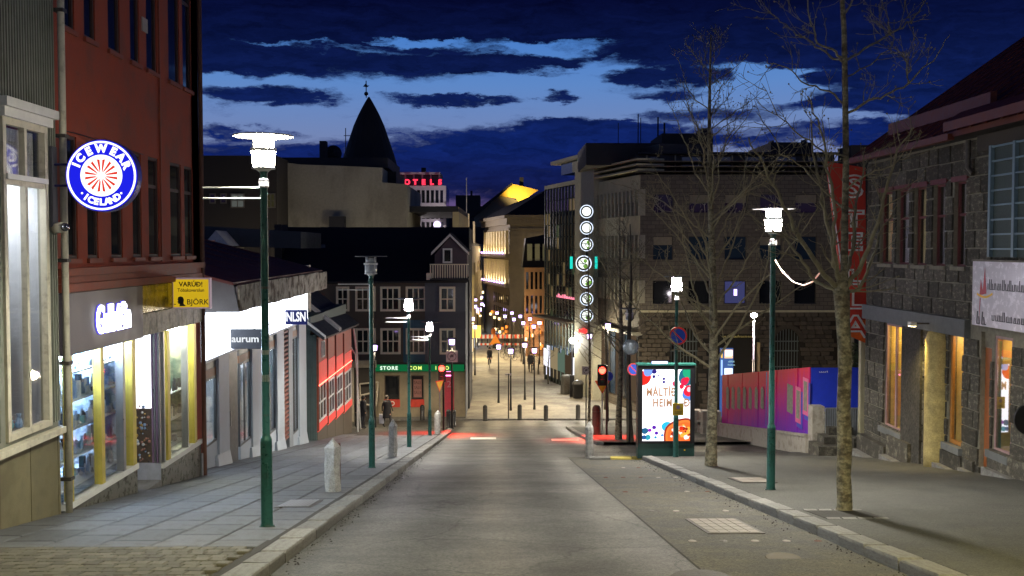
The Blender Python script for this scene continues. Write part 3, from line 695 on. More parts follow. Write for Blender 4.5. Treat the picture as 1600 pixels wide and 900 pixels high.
post(103, .05, M_gold, -2.02); post(152, .13, M_gold, -2.02); post(186, .1, M_steel, -2.02); post(202, .17, M_gold, -2.02)
post(250, .05, M_steel, -2.32); post(257, .15, M_gold, -2.32); post(299, .16, M_gold, -2.32); post(287, .05, M_steel, -2.32)
FL.mb().box(uA, uB, -.02, -.01, -2.02, .2).build('pane', CLEAR, rb); FL.mb().box(uE, uF, -.02, -.01, -2.32, .2).build('pane', CLEAR, rb)
E_shop = emis('shop_tube_blue_white', (.6, .78, 1), 270)
shopbox(FL, uA, uB, -2.02, .2, 1.1, rb, M_intb, E_shop, n0=-.05, lights=2)
shopbox(FL, uE, uF, -2.32, .2, 1.1, rb, mat('interior_olive', (.4, .4, .3), .8, var=.3, scale=4, col2=(.08, .12, .1), c2amt=.6, c2scale=3), emis('shop_tube_dim', (.9, .95, .8), 110), n0=-.05, lights=2)
M_shelf = mat('white_shelf', (.7, .74, .8), .4)
for k, z in enumerate((-1.95, -1.5, -1.05, -.6, -.15)):
    FL.mb().box(uA + .05, uB - .05, -.75, -.25, z - .03, z).build('shelf', M_shelf, rb); goods(FL, uA, uB, -.7, -.3, z, 60, rb, rr, .06, .3, (0, 0, 0, 1, 1, 2, 5))
for k, z in enumerate((-2.28, -1.75, -1.2)):
    FL.mb().box(uE + .05, uF - .05, -.75, -.3, z - .02, z).build('shelf', M_shelf, rb); goods(FL, uE, uF, -.7, -.35, z, 40, rb, rr, .06, .26, (0, 2, 2, 3, 5, 2))
FL.mb().box(uE + .9, uE + 1.6, -.6, -.56, -.9, -.45).build('screen', emis('screen_cyan', (.5, .85, .9), 2.5), rb)
# recessed entrance between the two windows
FD = Fac((-6.45 - .5, 0), (0, 1), (1, 0))
FD.mb().box(uC, uD, -.1, .0, zg(18.6) - .2, -2.28).build('entrance_plinth', mat('pale_tiles', (.4, .42, .5), .4), rb)
shopbox(FD, uC, uD, -2.28, .2, 1.2, rb, M_int, E_white, n0=-.02)
FD.mb().box(uC + .02, uD - .4, -.02, -.01, -2.28, .2).build('pane', CLEAR, rb)
for z in (-2.26, -1.8): goods(FD, uC, uD - .3, -.5, -.2, z, 30, rb, rr, .05, .3, (2, 3, 2, 4, 0))
M_mauve = mat('mauve_metal', (.3, .2, .32), .35, .3)
for k in range(3): FD.mb().box(uD - .34 + .11 * k, uD - .27 + .11 * k, -.05, .04, -2.28, .2).build('door_mullion', M_mauve if k % 2 == 0 else M_steel, rb)
FL.mb().box(uB - .02, uB + .03, -.5, -.02, -2.12, .2).build('return_glass', CLEAR, rb)
E_pan = emis('door_light_panel', (.9, .93, 1), 3.2)
FL.mb().box(uD, uD + .04, -.5, -.16, -1.25, .18).build('light_panel', E_pan, rb)
FL.mb().box(uD, uD + .04, -.5, -.16, -2.3, -1.26).build('shelf_back', mat('brown_dark_back', (.12, .09, .07), .6, var=.3, scale=20), rb)
b = FL.mb(); rg = random.Random(12)
for k in range(60):
    n_ = rg.uniform(-.48, -.18); zq = rg.uniform(-2.28, -1.2); q_ = rg.uniform(.012, .035); b.cur = rg.choice((0, 3, 2, 4, 1)); b.ball((uD - .04, n_, zq), q_, 6, 4)
b.build('display_goods', GOODS, rb, kind='stuff')
for k in range(4): FL.mb().box(uD - .02, uD + .05, -.15 + .042 * k, -.118 + .042 * k, -2.3, .2).build('door_mullion', M_steel if k % 2 else mat('mauve_metal', (.3, .2, .32), .35, .3), rb)
FL.mb().box(uD, uD + .05, -.5, .0, -2.9, -2.3).build('return_plinth', mat('pale_tiles'), rb)
b = FL.mb(); b.box(uC, uD, -.5, .02, zg(18.7) - .2, zg(18.7) + .16); b.build('door_step', M_kerb, rb)
FL.mb().tube([(21.45, .12, zg(21.45) + .1), (21.45, .12, zg(21.45) + .62)], .035, 10).build('pipe_stub', M_steel, rb)
# lit letters of the shop name
E_let = emis('sign_letters_lit', (.93, .92, 1), 5); E_halo = emis('sign_letters_edge', (.12, .1, .85), 1.3)
gu0, gz0 = FL.uz(133, 500); gu1, _ = FL.uz(198, 500)
gs = thing('shop_name_sign', 'white glowing cut-out shop name letters on the dark mauve fascia', 'sign', FL.w((gu0 + gu1) / 2, .12, .65))
letters('Gullbúðin', .62, E_halo, orient(FL.w((gu0 + gu1) / 2, .10, .64), (0, 1, 0)), 'letter_edge', gs, .008, .028, sx=.70, spacing=.86)
letters('Gullbúðin', .62, E_let, orient(FL.w((gu0 + gu1) / 2, .125, .64), (0, 1, 0)), 'lettering', gs, .012, .014, sx=.70, spacing=.86)
# ---- yellow sign VARÚÐ
D = 20.0; a0 = at(270, 434, D); a1 = at(330, 482, D); ys = thing('yellow_projecting_sign', 'yellow projecting tobacco shop sign with a black head silhouette', 'sign', ((a0.x + a1.x) / 2, D, a1.z))
M_ye = emis('sign_yellow_lit', (.95, .62, .02), .62); M_bl = mat('sign_black', (.01, .01, .01), .5)
MB().box(a0.x, a1.x, D - .06, D + .06, a1.z, a0.z).build('sign_box', mat('sign_rim_mauve', (.45, .35, .4), .5, emit=(.6, .4, .5), es=.25), ys)
MB().box(a0.x + .03, a1.x - .03, D - .068, D - .062, a1.z + .03, a0.z - .03).build('sign_face', M_ye, ys)
cx = (a0.x + a1.x) / 2
letters('VARÚÐ!', .13, M_bl, orient((cx, D - .071, a0.z - .13), (1, 0, 0)), parent=ys, ext=.002, off=.003)
letters('Tóbaksverslun', .095, M_bl, orient((cx, D - .071, a0.z - .245), (1, 0, 0)), parent=ys, ext=.002, sx=.95, off=.001)
letters('BJÖRK', .15, M_bl, orient((cx + .13, D - .071, a1.z + .13), (1, 0, 0)), parent=ys, ext=.002, off=.001)
hx, hz = cx - .2, a1.z + .14
b = MB(); hp = [(-.03, -.09), (.1, -.09), (.05, -.035), (.055, .0), (.06, .04), (.04, .09), (-.01, .105), (-.05, .09), (-.065, .04), (-.05, .02), (-.075, -.01), (-.055, -.015), (-.055, -.04), (-.02, -.045)]
b.prism([(hx + x, D - .0705, hz + z) for x, z in hp], (0, -.002, 0)).box(hx - .14, hx - .1, D - .073, D - .0705, hz - .06, hz - .045); b.build('head_silhouette', M_bl, ys)
MB().tube([at(306, 446, D + .1) + Vector((-.8, .1, 0)), (a1.x - .1, D, a0.z - .05)], .02, 6).build('bracket', M_black, ys)

# ---- aurum / NLSN building
A0, A1 = (-6.86, 22.0), (-7.2, 38.4); FA = Fac(A0, (A1[0] - A0[0], A1[1] - A0[1]), (1, 0))
ab = thing('low_white_shop_building', 'low white shop building with glowing light band, white fins and concrete canopy', 'building', (A0[0], 30, zg(30)))
M_wh = mat('white_facade_paint', (.45, .5, .56), .5, var=.08, scale=3)
M_con = mat('stained_concrete', (.42, .40, .30), .85, var=.3, scale=2.5, bump=.4, bscale=30, col2=(.09, .07, .04), c2amt=.5, c2scale=2.6)
M_rroof = mat('dark_red_roof', (.12, .03, .025), .6, var=.15, scale=3)
zb, zt = -.82, .15
E_band = emis('light_band', (.84, .9, 1), 8)
LEN = 16.4
FA.mb().box(.02, LEN - .6, -.3, .06, zb, zt).build('light_band', E_band, ab)
FA.mb().box(.02, LEN - .55, -.3, .1, zb - .07, zb - .005).build('band_trim', M_wh, ab)
b = FA.mb()
for i in range(90):
    u = .3 + i * .17; b.ball((u, .085 + .01 * (i % 2), zb + .3 + .04 * math.sin(i * .9)), .016, 6, 4)
b.build('bulb_string', M_black, ab, kind='stuff')
def au(px): return FA.u(px)
# bays under the band
zf = lambda u: zg(22 + u) + .12
items = [('win', 303, 338), ('fin', 338, 354), ('door', 354, 372), ('win', 374, 391), ('fin', 391, 406), ('win', 407, 430), ('fin', 430, 441), ('louver', 441, 449), ('col', 449, 455), ('win', 455, 465), ('fin', 465, 476)]
M_fr = mat('dark_grey_frame', (.08, .085, .09), .4)
M_lou = mat('louver_wood_red', (.22, .08, .06), .6)
for kind_, pa, pb in items:
    u0, u1 = max(.02, au(pa)), au(pb); z0 = min(zf(u0), zf(u1)) - .15
    if kind_ == 'fin':
        b = FA.mb(); b.box(u0, u1, -.12, .03, z0, zb - .07); b.build('white_fin', M_wh, ab)
        b = FA.mb(); b.hexa([(u0 - .35, -.1, z0), (u1, -.1, z0), (u1, .13, z0), (u0 - .35, .13, z0), (u0 - .2, -.1, zf(u0) + .3), (u1, -.1, zf(u0) + .2), (u1, .035, zf(u0) + .2), (u0 - .2, .035, zf(u0) + .3)]); b.build('slanted_base', M_wh, ab)
    elif kind_ == 'win':
        FA.mb().box(u0, u1, -.12, -.02, z0, zf(u0) + .35).build('stall_riser', M_wh, ab)
        window(FA, u0, u1, zf(u0) + .35, zb - .5, ab, M_fr, CLEAR, 2, 1, .06, -.06, bar=.03)
        FA.mb().box(u0, u1, -.12, -.04, zb - .5, zb - .3).build('transom', mat('copper_brown', (.3, .14, .07), .5), ab)
        FA.mb().box(u0, u1, -.12, -.05, zb - .3, zb - .07).build('transom', M_fr, ab)
        FA.mb().box(u0 + .05, u0 + (u1 - u0) * .5, -.6, -.55, zf(u0) + .35, zb - .5).build('display_screen', M_int, ab)
        goods(FA, u0, u1, -.7, -.4, zf(u0) + .5, 10, ab, rr)
    elif kind_ == 'door':
        FA.mb().box(u0, u1, -.12, -.05, z0, zb - .07).build('door', mat('dark_door', (.05, .05, .06), .4), ab); FA.mb().box(u0 + .3, u0 + .34, -.05, -.01, zf(u0) + .9, zf(u0) + 1.3).build('door_handle', M_steel, ab)
    elif kind_ == 'louver':
        z = zf(u0) + .2
        while z < zb - .2: FA.mb().box(u0, u1, -.1, .0, z, z + .07).build('louver', M_lou, ab); z += .15
        FA.mb().box(u0, u1, -.14, -.11, z0, zb - .07).build('louver_back', M_dirt, ab)
    else: FA.mb().box(u0, u1, -.12, .02, z0, zb - .07).build('column', mat('grey_column', (.25, .27, .3), .5), ab)
u0, u1 = .02, au(465)
shopbox(FA, u0, u1, zf(u1) - .1, zb - .07, 1.6, ab, mat('interior_grey_white', (.4, .46, .52), .8, var=.1), emis('shop_tube_soft', (.8, .92, 1), 45), n0=-.16)
# canopy
FA.mb().box(1.7, LEN - 1.0, -.2, .78, .32, .9).build('canopy_core', mat('canopy_soffit', (.3, .3, .3), .7), ab)
for i in range(14):
    u = 1.7 + i * .99; FA.mb().box(u, u + .97, .78, .83, .3 + .015 * (i % 2), .93 + .01 * (i % 3)).build('canopy_panel', M_con, ab)
b = FA.mb(); b.prism([(1.69, .7, .95), (1.69, -3.6, 2.1), (1.69, -3.6, -.1), (1.69, -.2, -.1), (1.69, -.2, .3), (1.69, .83, .3)], (-.04, 0, 0)); b.build('gable_wall', mat('dark_grey_gable', (.11, .11, .11), .7, var=.15), ab)
b = FA.mb(); b.hexa([(1.55, .72, .93), (LEN - 1.2, .72, .93), (LEN - 1.2, -3.5, 2.05), (1.55, -3.5, 2.05), (1.55, .72, 1.0), (LEN - 1.2, .72, 1.0), (LEN - 1.2, -3.5, 2.13), (1.55, -3.5, 2.13)]); b.build('roof', M_rroof, ab)
b = FA.mb(); b.hexa([(1.55, -3.5, 1.9), (LEN, -3.5, 1.9), (LEN, -9, 1.0), (1.55, -9, 1.0), (1.55, -3.5, 2.1), (LEN, -3.5, 2.1), (LEN, -9, 1.1), (1.55, -9, 1.1)]); b.build('roof', M_rroof, ab)
for i in range(7):
    u = 2.5 + i * 2.0; b = FA.mb(); b.hexa([(u, .6, 1.0), (u + .05, .6, 1.0), (u + .05, -3.5, 2.13), (u, -3.5, 2.13), (u, .6, 1.03), (u + .05, .6, 1.03), (u + .05, -3.5, 2.17), (u, -3.5, 2.17)]); b.build('roof_seam', M_rroof, ab)
FA.mb().box(.02, LEN, -5, -1.9, zb - 1, .3).build('wall', M_wh, ab)
# signs
def hang_sign(name, label, px0, px1, py0, py1, d, body, face, word, lm, size, off=.004, sx=1, th=.05):
    a0 = at(px0, py0, d); a1 = at(px1, py1, d); t = thing(name, label, 'sign', ((a0.x + a1.x) / 2, d, a1.z))
    MB().box(a0.x, a1.x, d - th, d + th, a1.z, a0.z).build('sign_board', body, t)
    if face: MB().box(a0.x + .02, a1.x - .02, d - th - .004, d - th - .001, a1.z + .02, a0.z - .02).build('sign_face', face, t)
    letters(word, size, lm, orient(((a0.x + a1.x) / 2, d - th - .008, (a0.z + a1.z) / 2), (1, 0, 0)), parent=t, ext=.003, off=off, sx=sx)
    MB().tube([(a0.x - .25, d, a0.z - .06), (a0.x + .02, d, a0.z - .06)], .015, 6).build('bracket', M_black, t)
    return t
hang_sign('projecting_sign', 'grey hanging sign reading aurum below the glowing white band', 357, 411, 514, 545, 26, mat('sign_grey', (.05, .055, .065), .9, spec=.1), None, 'aurum', emis('sign_letters_white', (.9, .95, 1), 1.0), .25, off=.006, sx=1.1)
hang_sign('projecting_sign', 'dark blue hanging sign with white capitals NLSN', 446, 480, 484, 507, 33, mat('sign_navy', (.02, .025, .1), .9, spec=.1), mat('sign_navy_face', (.01, .013, .06), .9, spec=.05), 'NLSN', emis('sign_letters_bright', (.9, .92, 1), 1.3), .42, off=.012, sx=.62)
# green corner wall + slate awning roofs + red shop
M_grn = mat('grey_green_boards', (.10, .14, .13), .7, var=.15, scale=3)
M_slate = mat('dark_slate_roof', (.02, .026, .034), .45, var=.2, scale=4, bump=.3)
M_pink = mat('salmon_red_boards', (.50, .13, .09), .6, var=.12, scale=3)
M_trimw = mat('white_window_frame', (.66, .64, .6), .5)
FR = Fac((-7.09, 39.5), (0, 1), (1, 0))
rsb = thing('red_shop_building', 'red lit timber shop with slate awning roofs and grey-green side wall beyond the white shop', 'building', (-7.09, 44, zg(44)))
RL = 9.3
for i in range(5):
    x = -7.6 + i * .1; MB().box(x, x + .09, 39.42 + .01 * (i % 2), 39.6, zg(40) - .3, -1.6).build('side_board', M_grn, rsb)
MB().box(-12, -7.6, 39.5, 39.65, zg(40) - .3, .6).build('side_wall', M_grn, rsb)
FR.mb().box(0, RL, -4, -.25, zg(49) - .3, -.9).build('core_wall', M_grn, rsb)
bays = [(0, 2.2), (2.25, 4.3), (4.35, 6.6), (6.65, 9.3)]
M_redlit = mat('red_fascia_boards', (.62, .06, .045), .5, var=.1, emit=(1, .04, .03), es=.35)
for i, (u0, u1) in enumerate(bays):
    g = zg(39.5 + u1); st_ = -i * .12
    FR.mb().box(u0, u1 - .02, -.24, 0, -2.75 + st_, -1.7 + st_).build('upper_board', M_pink, rsb)
    FR.mb().box(u0, u1 - .02, -.24, .015, -3.6 + st_, -2.76 + st_).build('red_panel', M_redlit, rsb)
    window(FR, u0 + .03, u1 - .06, -5.15 + st_, -3.62 + st_, rsb, M_trimw, BLUEGLASS, 3, 2, .09, -.03, bar=.035)
    FR.mb().box(u0, u1 - .02, -.24, .03, -5.45 + st_, -5.16 + st_).build('sill_panel', M_redlit, rsb)
    FR.mb().box(u0, u1 - .01, -.24, .0, g - .3, -5.46 + st_).build('plinth', mat('brown_plinth', (.1, .075, .05), .8), rsb)
    FR.mb().box(u0 - .03, u0 + .05, -.2, .06, -5.4 + st_, -1.75 + st_).build('corner_trim', M_redtim, rsb)
window(FR, .9, 1.5, -2.6, -1.95, rsb, M_trimw, BLUEGLASS, 2, 1, .05, .03)
E_red = emis('added_red_strip', (1, .08, .05), 16)
FR.mb().box(.1, RL - .2, .035, .06, -3.63, -3.61).build('added_red_strip', E_red, rsb)  # strip added to throw red light on the boards
b = FR.mb(); b.hexa([(-.6, .35, -1.75), (RL, .35, -1.95), (RL, -2.6, .4), (-.6, -2.6, .6), (-.6, .4, -1.65), (RL, .4, -1.85), (RL, -2.6, .5), (-.6, -2.6, .7)]); b.build('roof', M_slate, rsb)
for u in (-.55, 3.0, 3.35):
    b = FR.mb(); b.hexa([(u, .42, -1.72), (u + .14, .42, -1.72), (u + .14, -2.5, .62), (u, -2.5, .62), (u, .42, -1.58), (u + .14, .42, -1.58), (u + .14, -2.5, .76), (u, -2.5, .76)]); b.build('barge_board', M_trimw, rsb)
FR.mb().box(-.4, 2.4, -2.3, -1.0, -1.4, 1.0).build('dormer_wall', mat('teal_wall', (.06, .12, .13), .6), rsb)
FR.mb().box(2.0, 2.6, -1.0, -.7, -1.5, 1.1).build('chimney', M_cream, rsb)
FR.mb().tube([(RL + .1, .1, -2.1), (RL + .5, .2, -3.5), (RL + .9, .15, zg(49))], .05, 6).build('stair_rail', M_trimw, rsb)
FR.mb().tube([(RL - .1, -.8, -1.7), (RL + .3, .15, -3.4), (RL + 1.6, .2, zg(49))], .035, 6).build('stair_rail', M_trimw, rsb)
# ================================================================== FAR LEFT AND CENTRE
M_hbr = mat('brown_board_cladding', (.10, .085, .065), .75, var=.12, scale=3)
M_hgr = mat('grey_blue_cladding', (.085, .095, .115), .7, var=.12, scale=3)
M_hblu = mat('blue_shop_cladding', (.03, .10, .15), .6, var=.15)
M_plas = mat('beige_plaster', (.30, .25, .17), .85, var=.2, scale=2, col2=(.2, .17, .12), c2amt=.4, c2scale=1)
M_roofd = mat('charcoal_roof', (.014, .014, .017), .7, var=.2, scale=2, bump=.3)
M_winw = mat('ivory_window_trim', (.72, .66, .5), .5, var=.08)
M_curt = mat('curtained_glass', (.07, .055, .035), .25, 0, .3, 3)
G = Fac((0, 60.0), (1, 0), (0, -1))
gx = lambda px: G.u(px)
gz = lambda py: G.z(650, py)
gh = thing('corner_house', 'brown and grey clad corner house with white windows and green lit shop fascia', 'house', (-6, 60, zg(60)))
X0, X1, XM = gx(470), gx(727), gx(664)
zE = gz(442)
wins_t = [(527, 543), (557, 584), (596, 623), (636, 663)]; wins_b = [(557, 584), (596, 623), (636, 663)]
holes = [(gx(a), gx(c), gz(484), gz(450)) for a, c in wins_t] + [(gx(a), gx(c), gz(551), gz(515)) for a, c in wins_b]
wall(G, X0, XM, gz(569), zE, holes, M_hbr, 'wall', gh, .1)
holes2 = [(gx(689), gx(709), gz(484), gz(450)), (gx(689), gx(709), gz(551), gz(515))]
G2 = Fac((0, 59.85), (1, 0), (0, -1)); wall(G2, XM, X1, gz(569), zE, holes2, M_hgr, 'wall', gh, .1)
b = G.mb(); u = X0
while u < XM:
    for q0, q1 in ((gz(569), gz(552.5)), (gz(513), gz(486)), (gz(448), zE)): b.box(u, u + .04, 0, .02, q0, q1)
    u += .16
b.build('cladding_battens', M_hbr, gh, kind='stuff')
b = G2.mb(); u = XM
while u < X1:
    for q0, q1 in ((gz(569), gz(552.5)), (gz(513), gz(486)), (gz(448), zE)): b.box(u, u + .04, 0, .02, q0, q1)
    u += .14
b.build('cladding_battens', M_hgr, gh, kind='stuff')
G.mb().box(gx(636) - .25, XM - .02, 0, .025, gz(568), gz(500)).build('blue_cladding', M_hblu, gh)
for q in holes + holes2:
    F_ = G if q in holes else G2
    window(F_, q[0] - .09, q[1] + .09, q[2] - .09, q[3] + .09, gh, M_winw, M_curt if R.random() < .4 else DARKGLASS, 2 if (q[1] - q[0]) < .9 else 3 if q[2] > -2.5 else 3, 2, .13, .03, bar=.035, panes=True)
MB().box(X1 - .01, X1, 59.9, 67, zg(62), zE).build('side_wall', M_hgr, gh)
G2.mb().box(X0, X1 + .1, -.2, .12, zE, zE + .1).build('eave', M_roofd, gh)
zr = CAMZ + (388 - 355) / FPX * 65
b = MB(); b.hexa([(gx(445), 60, zE - .1), (X1 + .15, 59.75, zE + .05), (X1 + .1, 65, zr - .1), (at(440, 355, 65).x, 65, zr - .1), (gx(445), 59.9, zE + .02), (X1 + .15, 59.7, zE + .15), (X1 + .1, 65, zr), (at(440, 355, 65).x, 65, zr)]); b.build('roof', M_roofd, gh)
MB().box(at(440, 355, 65).x, X1 + .1, 65, 72, zg(66), zr - .05).build('rear_wall', M_roofd, gh)
MB().box(at(434, 360, 63).x, at(445, 360, 63).x, 62, 64, zE, zr + .1).build('chimney', M_roofd, gh)
MB().box(at(502, 374, 62).x, at(510, 374, 62).x, 61.6, 61.75, at(502, 388, 62).z + .02, at(502, 382, 62).z).build('skylight', mat('skylight_glass', (.08, .1, .14), .1), gh)
# gable dormer with balcony
dg0, dg1 = gx(677), gx(730); dz0, dz1, dz2 = gz(434), gz(398), gz(371)
b = G2.mb(); b.prism([(dg0 + .1, .1, dz0), (dg1, .1, dz0), (dg1, .1, dz1), ((dg0 + dg1) / 2, .1, dz2), (dg0 + .1, .1, dz1)], (0, -4, 0)); b.build('dormer_wall', mat('plum_cladding', (.07, .05, .065), .7), gh)
for sgn in (0, 1):
    e = dg0 - .1 if sgn == 0 else dg1 + .12; m_ = (dg0 + dg1) / 2
    b = G2.mb(); b.prism([(e, .3, dz1 - .02), (e, .3, dz1 + .14), (m_, .3, dz2 + .22), (m_, .3, dz2 + .06)], (0, -.25, 0)); b.build('barge_board', M_trimw, gh)
    b = G2.mb(); b.prism([(e, .2, dz1 + .14), (m_, .2, dz2 + .22), (m_, .2, dz2 + .30), (e, .2, dz1 + .22)], (0, -4.5, 0)); b.build('dormer_roof', M_roofd, gh)
window(G2, gx(692), gx(707), gz(411), gz(388), gh, M_trimw, DARKGLASS, 1, 1, .1, .15, panes='one')
G2.mb().box(dg0 - .15, dg1 + .1, 0, .9, dz0 - .12, dz0 - .02).build('balcony_floor', M_roofd, gh)
for i in range(16):
    u = dg0 - .1 + (dg1 - dg0 + .1) * i / 15; G2.mb().box(u - .03, u + .03, .82, .86, dz0, dz0 + .78).build('baluster', M_winw, gh)
G2.mb().box(dg0 - .15, dg1 + .1, .80, .88, dz0 + .78, dz0 + .84).build('balcony_rail', M_winw, gh)
G2.mb().box(dg0 - .35, dg0 - .05, .2, .85, dz0 - .1, dz0 + .3).build('balcony_box', M_winw, gh)
# ground floor
z0g = zg(60)
sh = [(gx(599), gx(624), gz(636), gz(586)), (gx(641), gx(662), gz(636), gz(586)), (gx(694), gx(709), gz(660), gz(578))]
wall(G, gx(583), X1, z0g - .2, gz(579), sh, M_plas, 'shop_wall', gh, .15)
G.mb().box(gx(583), X1, 0, .06, z0g, gz(651)).build('plinth', mat('plinth_grey', (.16, .15, .13), .8), gh)
M_gf = emis('green_fascia_lit', (.01, .22, .07), .55)
G2.mb().box(gx(583), gx(725), 0, .25, gz(579), gz(568)).build('fascia', M_gf, gh)
G2.mb().box(gx(583) - .05, gx(725) + .05, .0, .35, gz(568), gz(566)).build('fascia_cap', M_roofd, gh)
E_gl = emis('fascia_letters', (.8, 1, .8), 1.2); E_gy = emis('fascia_letters_yellow', (.8, 1, .2), 1.2)
letters('STORE', .30, E_gl, orient(G2.w(gx(608), .27, gz(574)), (1, 0, 0)), parent=gh, off=.01, spacing=1.25)
letters('COM', .30, E_gy, orient(G2.w(gx(649), .27, gz(574)), (1, 0, 0)), parent=gh, off=.01, spacing=1.3)
letters('I      O', .30, E_gy, orient(G2.w(gx(691), .27, gz(574)), (1, 0, 0)), parent=gh, off=.01)
M_redb = mat('red_window_band', (.55, .05, .03), .5)
for i, q in enumerate(sh[:2]):
    window(G, q[0], q[1], q[2], q[3], gh, mat('shop_frame_brown', (.15, .11, .07), .6), DARKGLASS, 1, 1, .06, -.1, panes='one')
    G.mb().box(q[0], q[1], .0, .04, q[2], gz(624)).build('red_band', M_redb, gh)
letters('TOURIST OFFICE', .10, M_white, orient(G.w((sh[1][0] + sh[1][1]) / 2, .05, gz(630)), (1, 0, 0)), parent=gh) if False else None
G.mb().disc(G.M.inverted() @ G.w(gx(612), .045, gz(630)), .14, (0, 1, 0), .01, 20, .09).build('ring_logo', M_white, gh)
G.mb().box(gx(645), gx(658), -.08, -.05, gz(621), gz(593)).build('poster', mat('poster_pink', (.30, .14, .12), .7), gh)
for k, tx in enumerate(('SALE', 'SALE', 'SALE')):
    letters(tx, .26, mat('poster_dark', (.06, .02, .02), .6), orient(G.w(gx(651.5), -.045, gz(598 + 8 * k)), (1, 0, 0)), parent=gh, ext=.002, sx=.8)
G.mb().box(gx(694), gx(709), -.12, -.05, z0g, gz(578)).build('door', mat('pink_door', (.45, .04, .07), .5), gh)
b = G.mb(); b.box(gx(696), gx(706), -.05, -.03, gz(588), gz(586)).box(gx(697), gx(704), -.05, -.03, gz(581), gz(579)); b.build('door_lights', emis('pink_light', (1, .25, .7), 4), gh)
letters('2', .55, mat('pink_digit', (.5, .25, .3), .6), orient(G.w(gx(701), -.045, gz(601)), (1, 0, 0)), parent=gh)
# left yard: dark lean-to with white frames
MB().box(gx(545), gx(583), 59.2, 60, z0g, gz(562)).build('lean_to_wall', mat('dark_lean_to', (.04, .035, .03), .8), gh)
MB().box(gx(551), gx(590), 58.9, 59.2, gz(571), gz(560)).build('lean_to_fascia', mat('pale_fascia', (.3, .27, .2), .7), gh)
M_post = mat('cream_post', (.42, .38, .3), .6)
MB().box(gx(551), gx(555), 58.95, 59.15, z0g, gz(571)).build('post', M_post, gh)
for (pa, pb, pc, pd) in ((562, 600, 564, 640), (562, 600, 591, 597), (591, 597, 588, 632), (562, 618, 590, 612), (572, 632, 588, 634)):
    MB().tube([at(pa, pb, 58.8), at(pc, pd, 58.8)], .05, 6).build('awning_frame', M_post, gh)
# ---- blank grey building, turret, dark block, hotel
def blk(px0, px1, py0, d, dd, m, name='wall', parent=None, zbot=None):
    a, c = at(px0, py0, d), at(px1, py0, d); return MB().box(a.x, c.x, d, d + dd, zg(d) - 1 if zbot is None else zbot, a.z).build(name, m, parent)
M_blank = mat('grey_roughcast', (.30, .28, .22), .9, var=.12, scale=6, bump=.5, bscale=20, col2=(.22, .20, .155), c2amt=.5, c2scale=.35, streak=.4)
bl = thing('blank_wall_building', 'big windowless grey roughcast building behind the dark house roofs', 'building', at(530, 355, 80))
b = MB(); D = 80
tops = [(432, 252), (470, 257), (530, 259), (597, 262), (597, 285), (636, 288)]
pts = [(at(x, y, D).x, D, at(x, y, D).z) for x, y in tops]; zb_ = zg(D)
b.prism([(pts[0][0], D, zb_)] + pts + [(pts[-1][0], D, zb_)], (0, 14, 0)); b.build('wall', M_blank, bl)
blk(425, 606, 246, 82, 10, M_roofd, 'roof', bl, at(430, 262, 82).z)
blk(597, 619, 268, 84, 8, M_roofd, 'roof', bl, at(597, 290, 84).z)
blk(499, 509, 220, 88, 1.0, M_roofd, 'chimney', bl, at(500, 250, 88).z)
MB().ball(at(521, 240, 90), .75, 14, 8).build('roof_dome', M_roofd, bl)
blk(514, 538, 338, 79, .8, M_roofd, 'chimney', bl, at(515, 356, 79).z)
tu = thing('conical_turret', 'dark conical turret roof with ball and weather vane against the dusk sky', 'turret', at(577, 262, 95))
c0 = at(577, 262, 95); s_ = 95 / FPX
def tl(profile): return [(r * s_, (262 - y) * s_) for r, y in profile]
MB().lathe((c0.x, 95, c0.z), tl([(42, 262), (43, 258), (40, 246), (33, 225), (24, 198), (17, 182), (12, 172), (6, 161), (1.2, 153)]), 24).build('roof', mat('turret_slate', (.018, .016, .015), .7, var=.3, scale=2, bump=.4), tu)
MB().lathe((c0.x, 95, c0.z), tl([(27, 210.6), (27.5, 210), (27, 209.4)]), 24).build('roof_band', M_roofd, tu)
MB().lathe((c0.x, 95, zg(95)), [(38 * s_, 0), (38 * s_, c0.z - zg(95))], 24).build('wall', M_blank, tu)
MB().tube([(c0.x - .25, 95, c0.z + 108 * s_), (c0.x - .25, 95, c0.z + 134 * s_)], .05, 6).build('finial_rod', M_black, tu)
MB().ball((c0.x - .25, 95, c0.z + 114 * s_), .2, 12, 8).build('finial_ball', M_black, tu)
b = MB(); cx, cz = c0.x - .25, c0.z + 126 * s_; b.prism([(cx - .3, 95, cz - .05), (cx + .1, 95, cz - .12), (cx + .3, 95, cz + .05), (cx + .1, 95, cz + .05), (cx, 95, cz + .3), (cx - .15, 95, cz + .12)], (0, .04, 0)); b.build('weather_vane', M_black, tu)
MB().tube([at(540, 246, 90), at(540, 200, 90)], .04, 5).build('mast', M_black, bl); MB().tube([at(537, 212, 90), at(548, 212, 90)], .03, 5).build('mast', M_black, bl)
db = thing('dark_roofed_block', 'dark building with one faintly lit window behind the nearest lamp', 'building', at(380, 360, 76))
blk(300, 432, 243, 76, 12, mat('dark_brown_block', (.022, .018, .014), .8, var=.2), 'wall', db)
FB = Fac((0, 75.98), (1, 0), (0, -1))
window(FB, FB.u(361), FB.u(383), FB.z(370, 325), FB.z(370, 302), db, mat('dim_frame', (.1, .09, .07), .6), emis('dim_window', (.35, .38, .35), .22), 2, 2, .08, .03)
window(FB, FB.u(417), FB.u(431), FB.z(420, 325), FB.z(420, 302), db, mat('dim_frame', (.1, .09, .07), .6), emis('dim_window2', (.3, .27, .12), .08), 2, 2, .08, .03)
for a in (328, 345): window(FB, FB.u(a), FB.u(a + 10), FB.z(370, 318), FB.z(370, 302), db, mat('dim_frame', (.1, .09, .07), .6), DARKGLASS, 1, 2, .08, .03)
sg = thing('small_white_gable', 'small white gable peeking over the red roof beside the nearest lamp', 'gable', at(335, 386, 50))
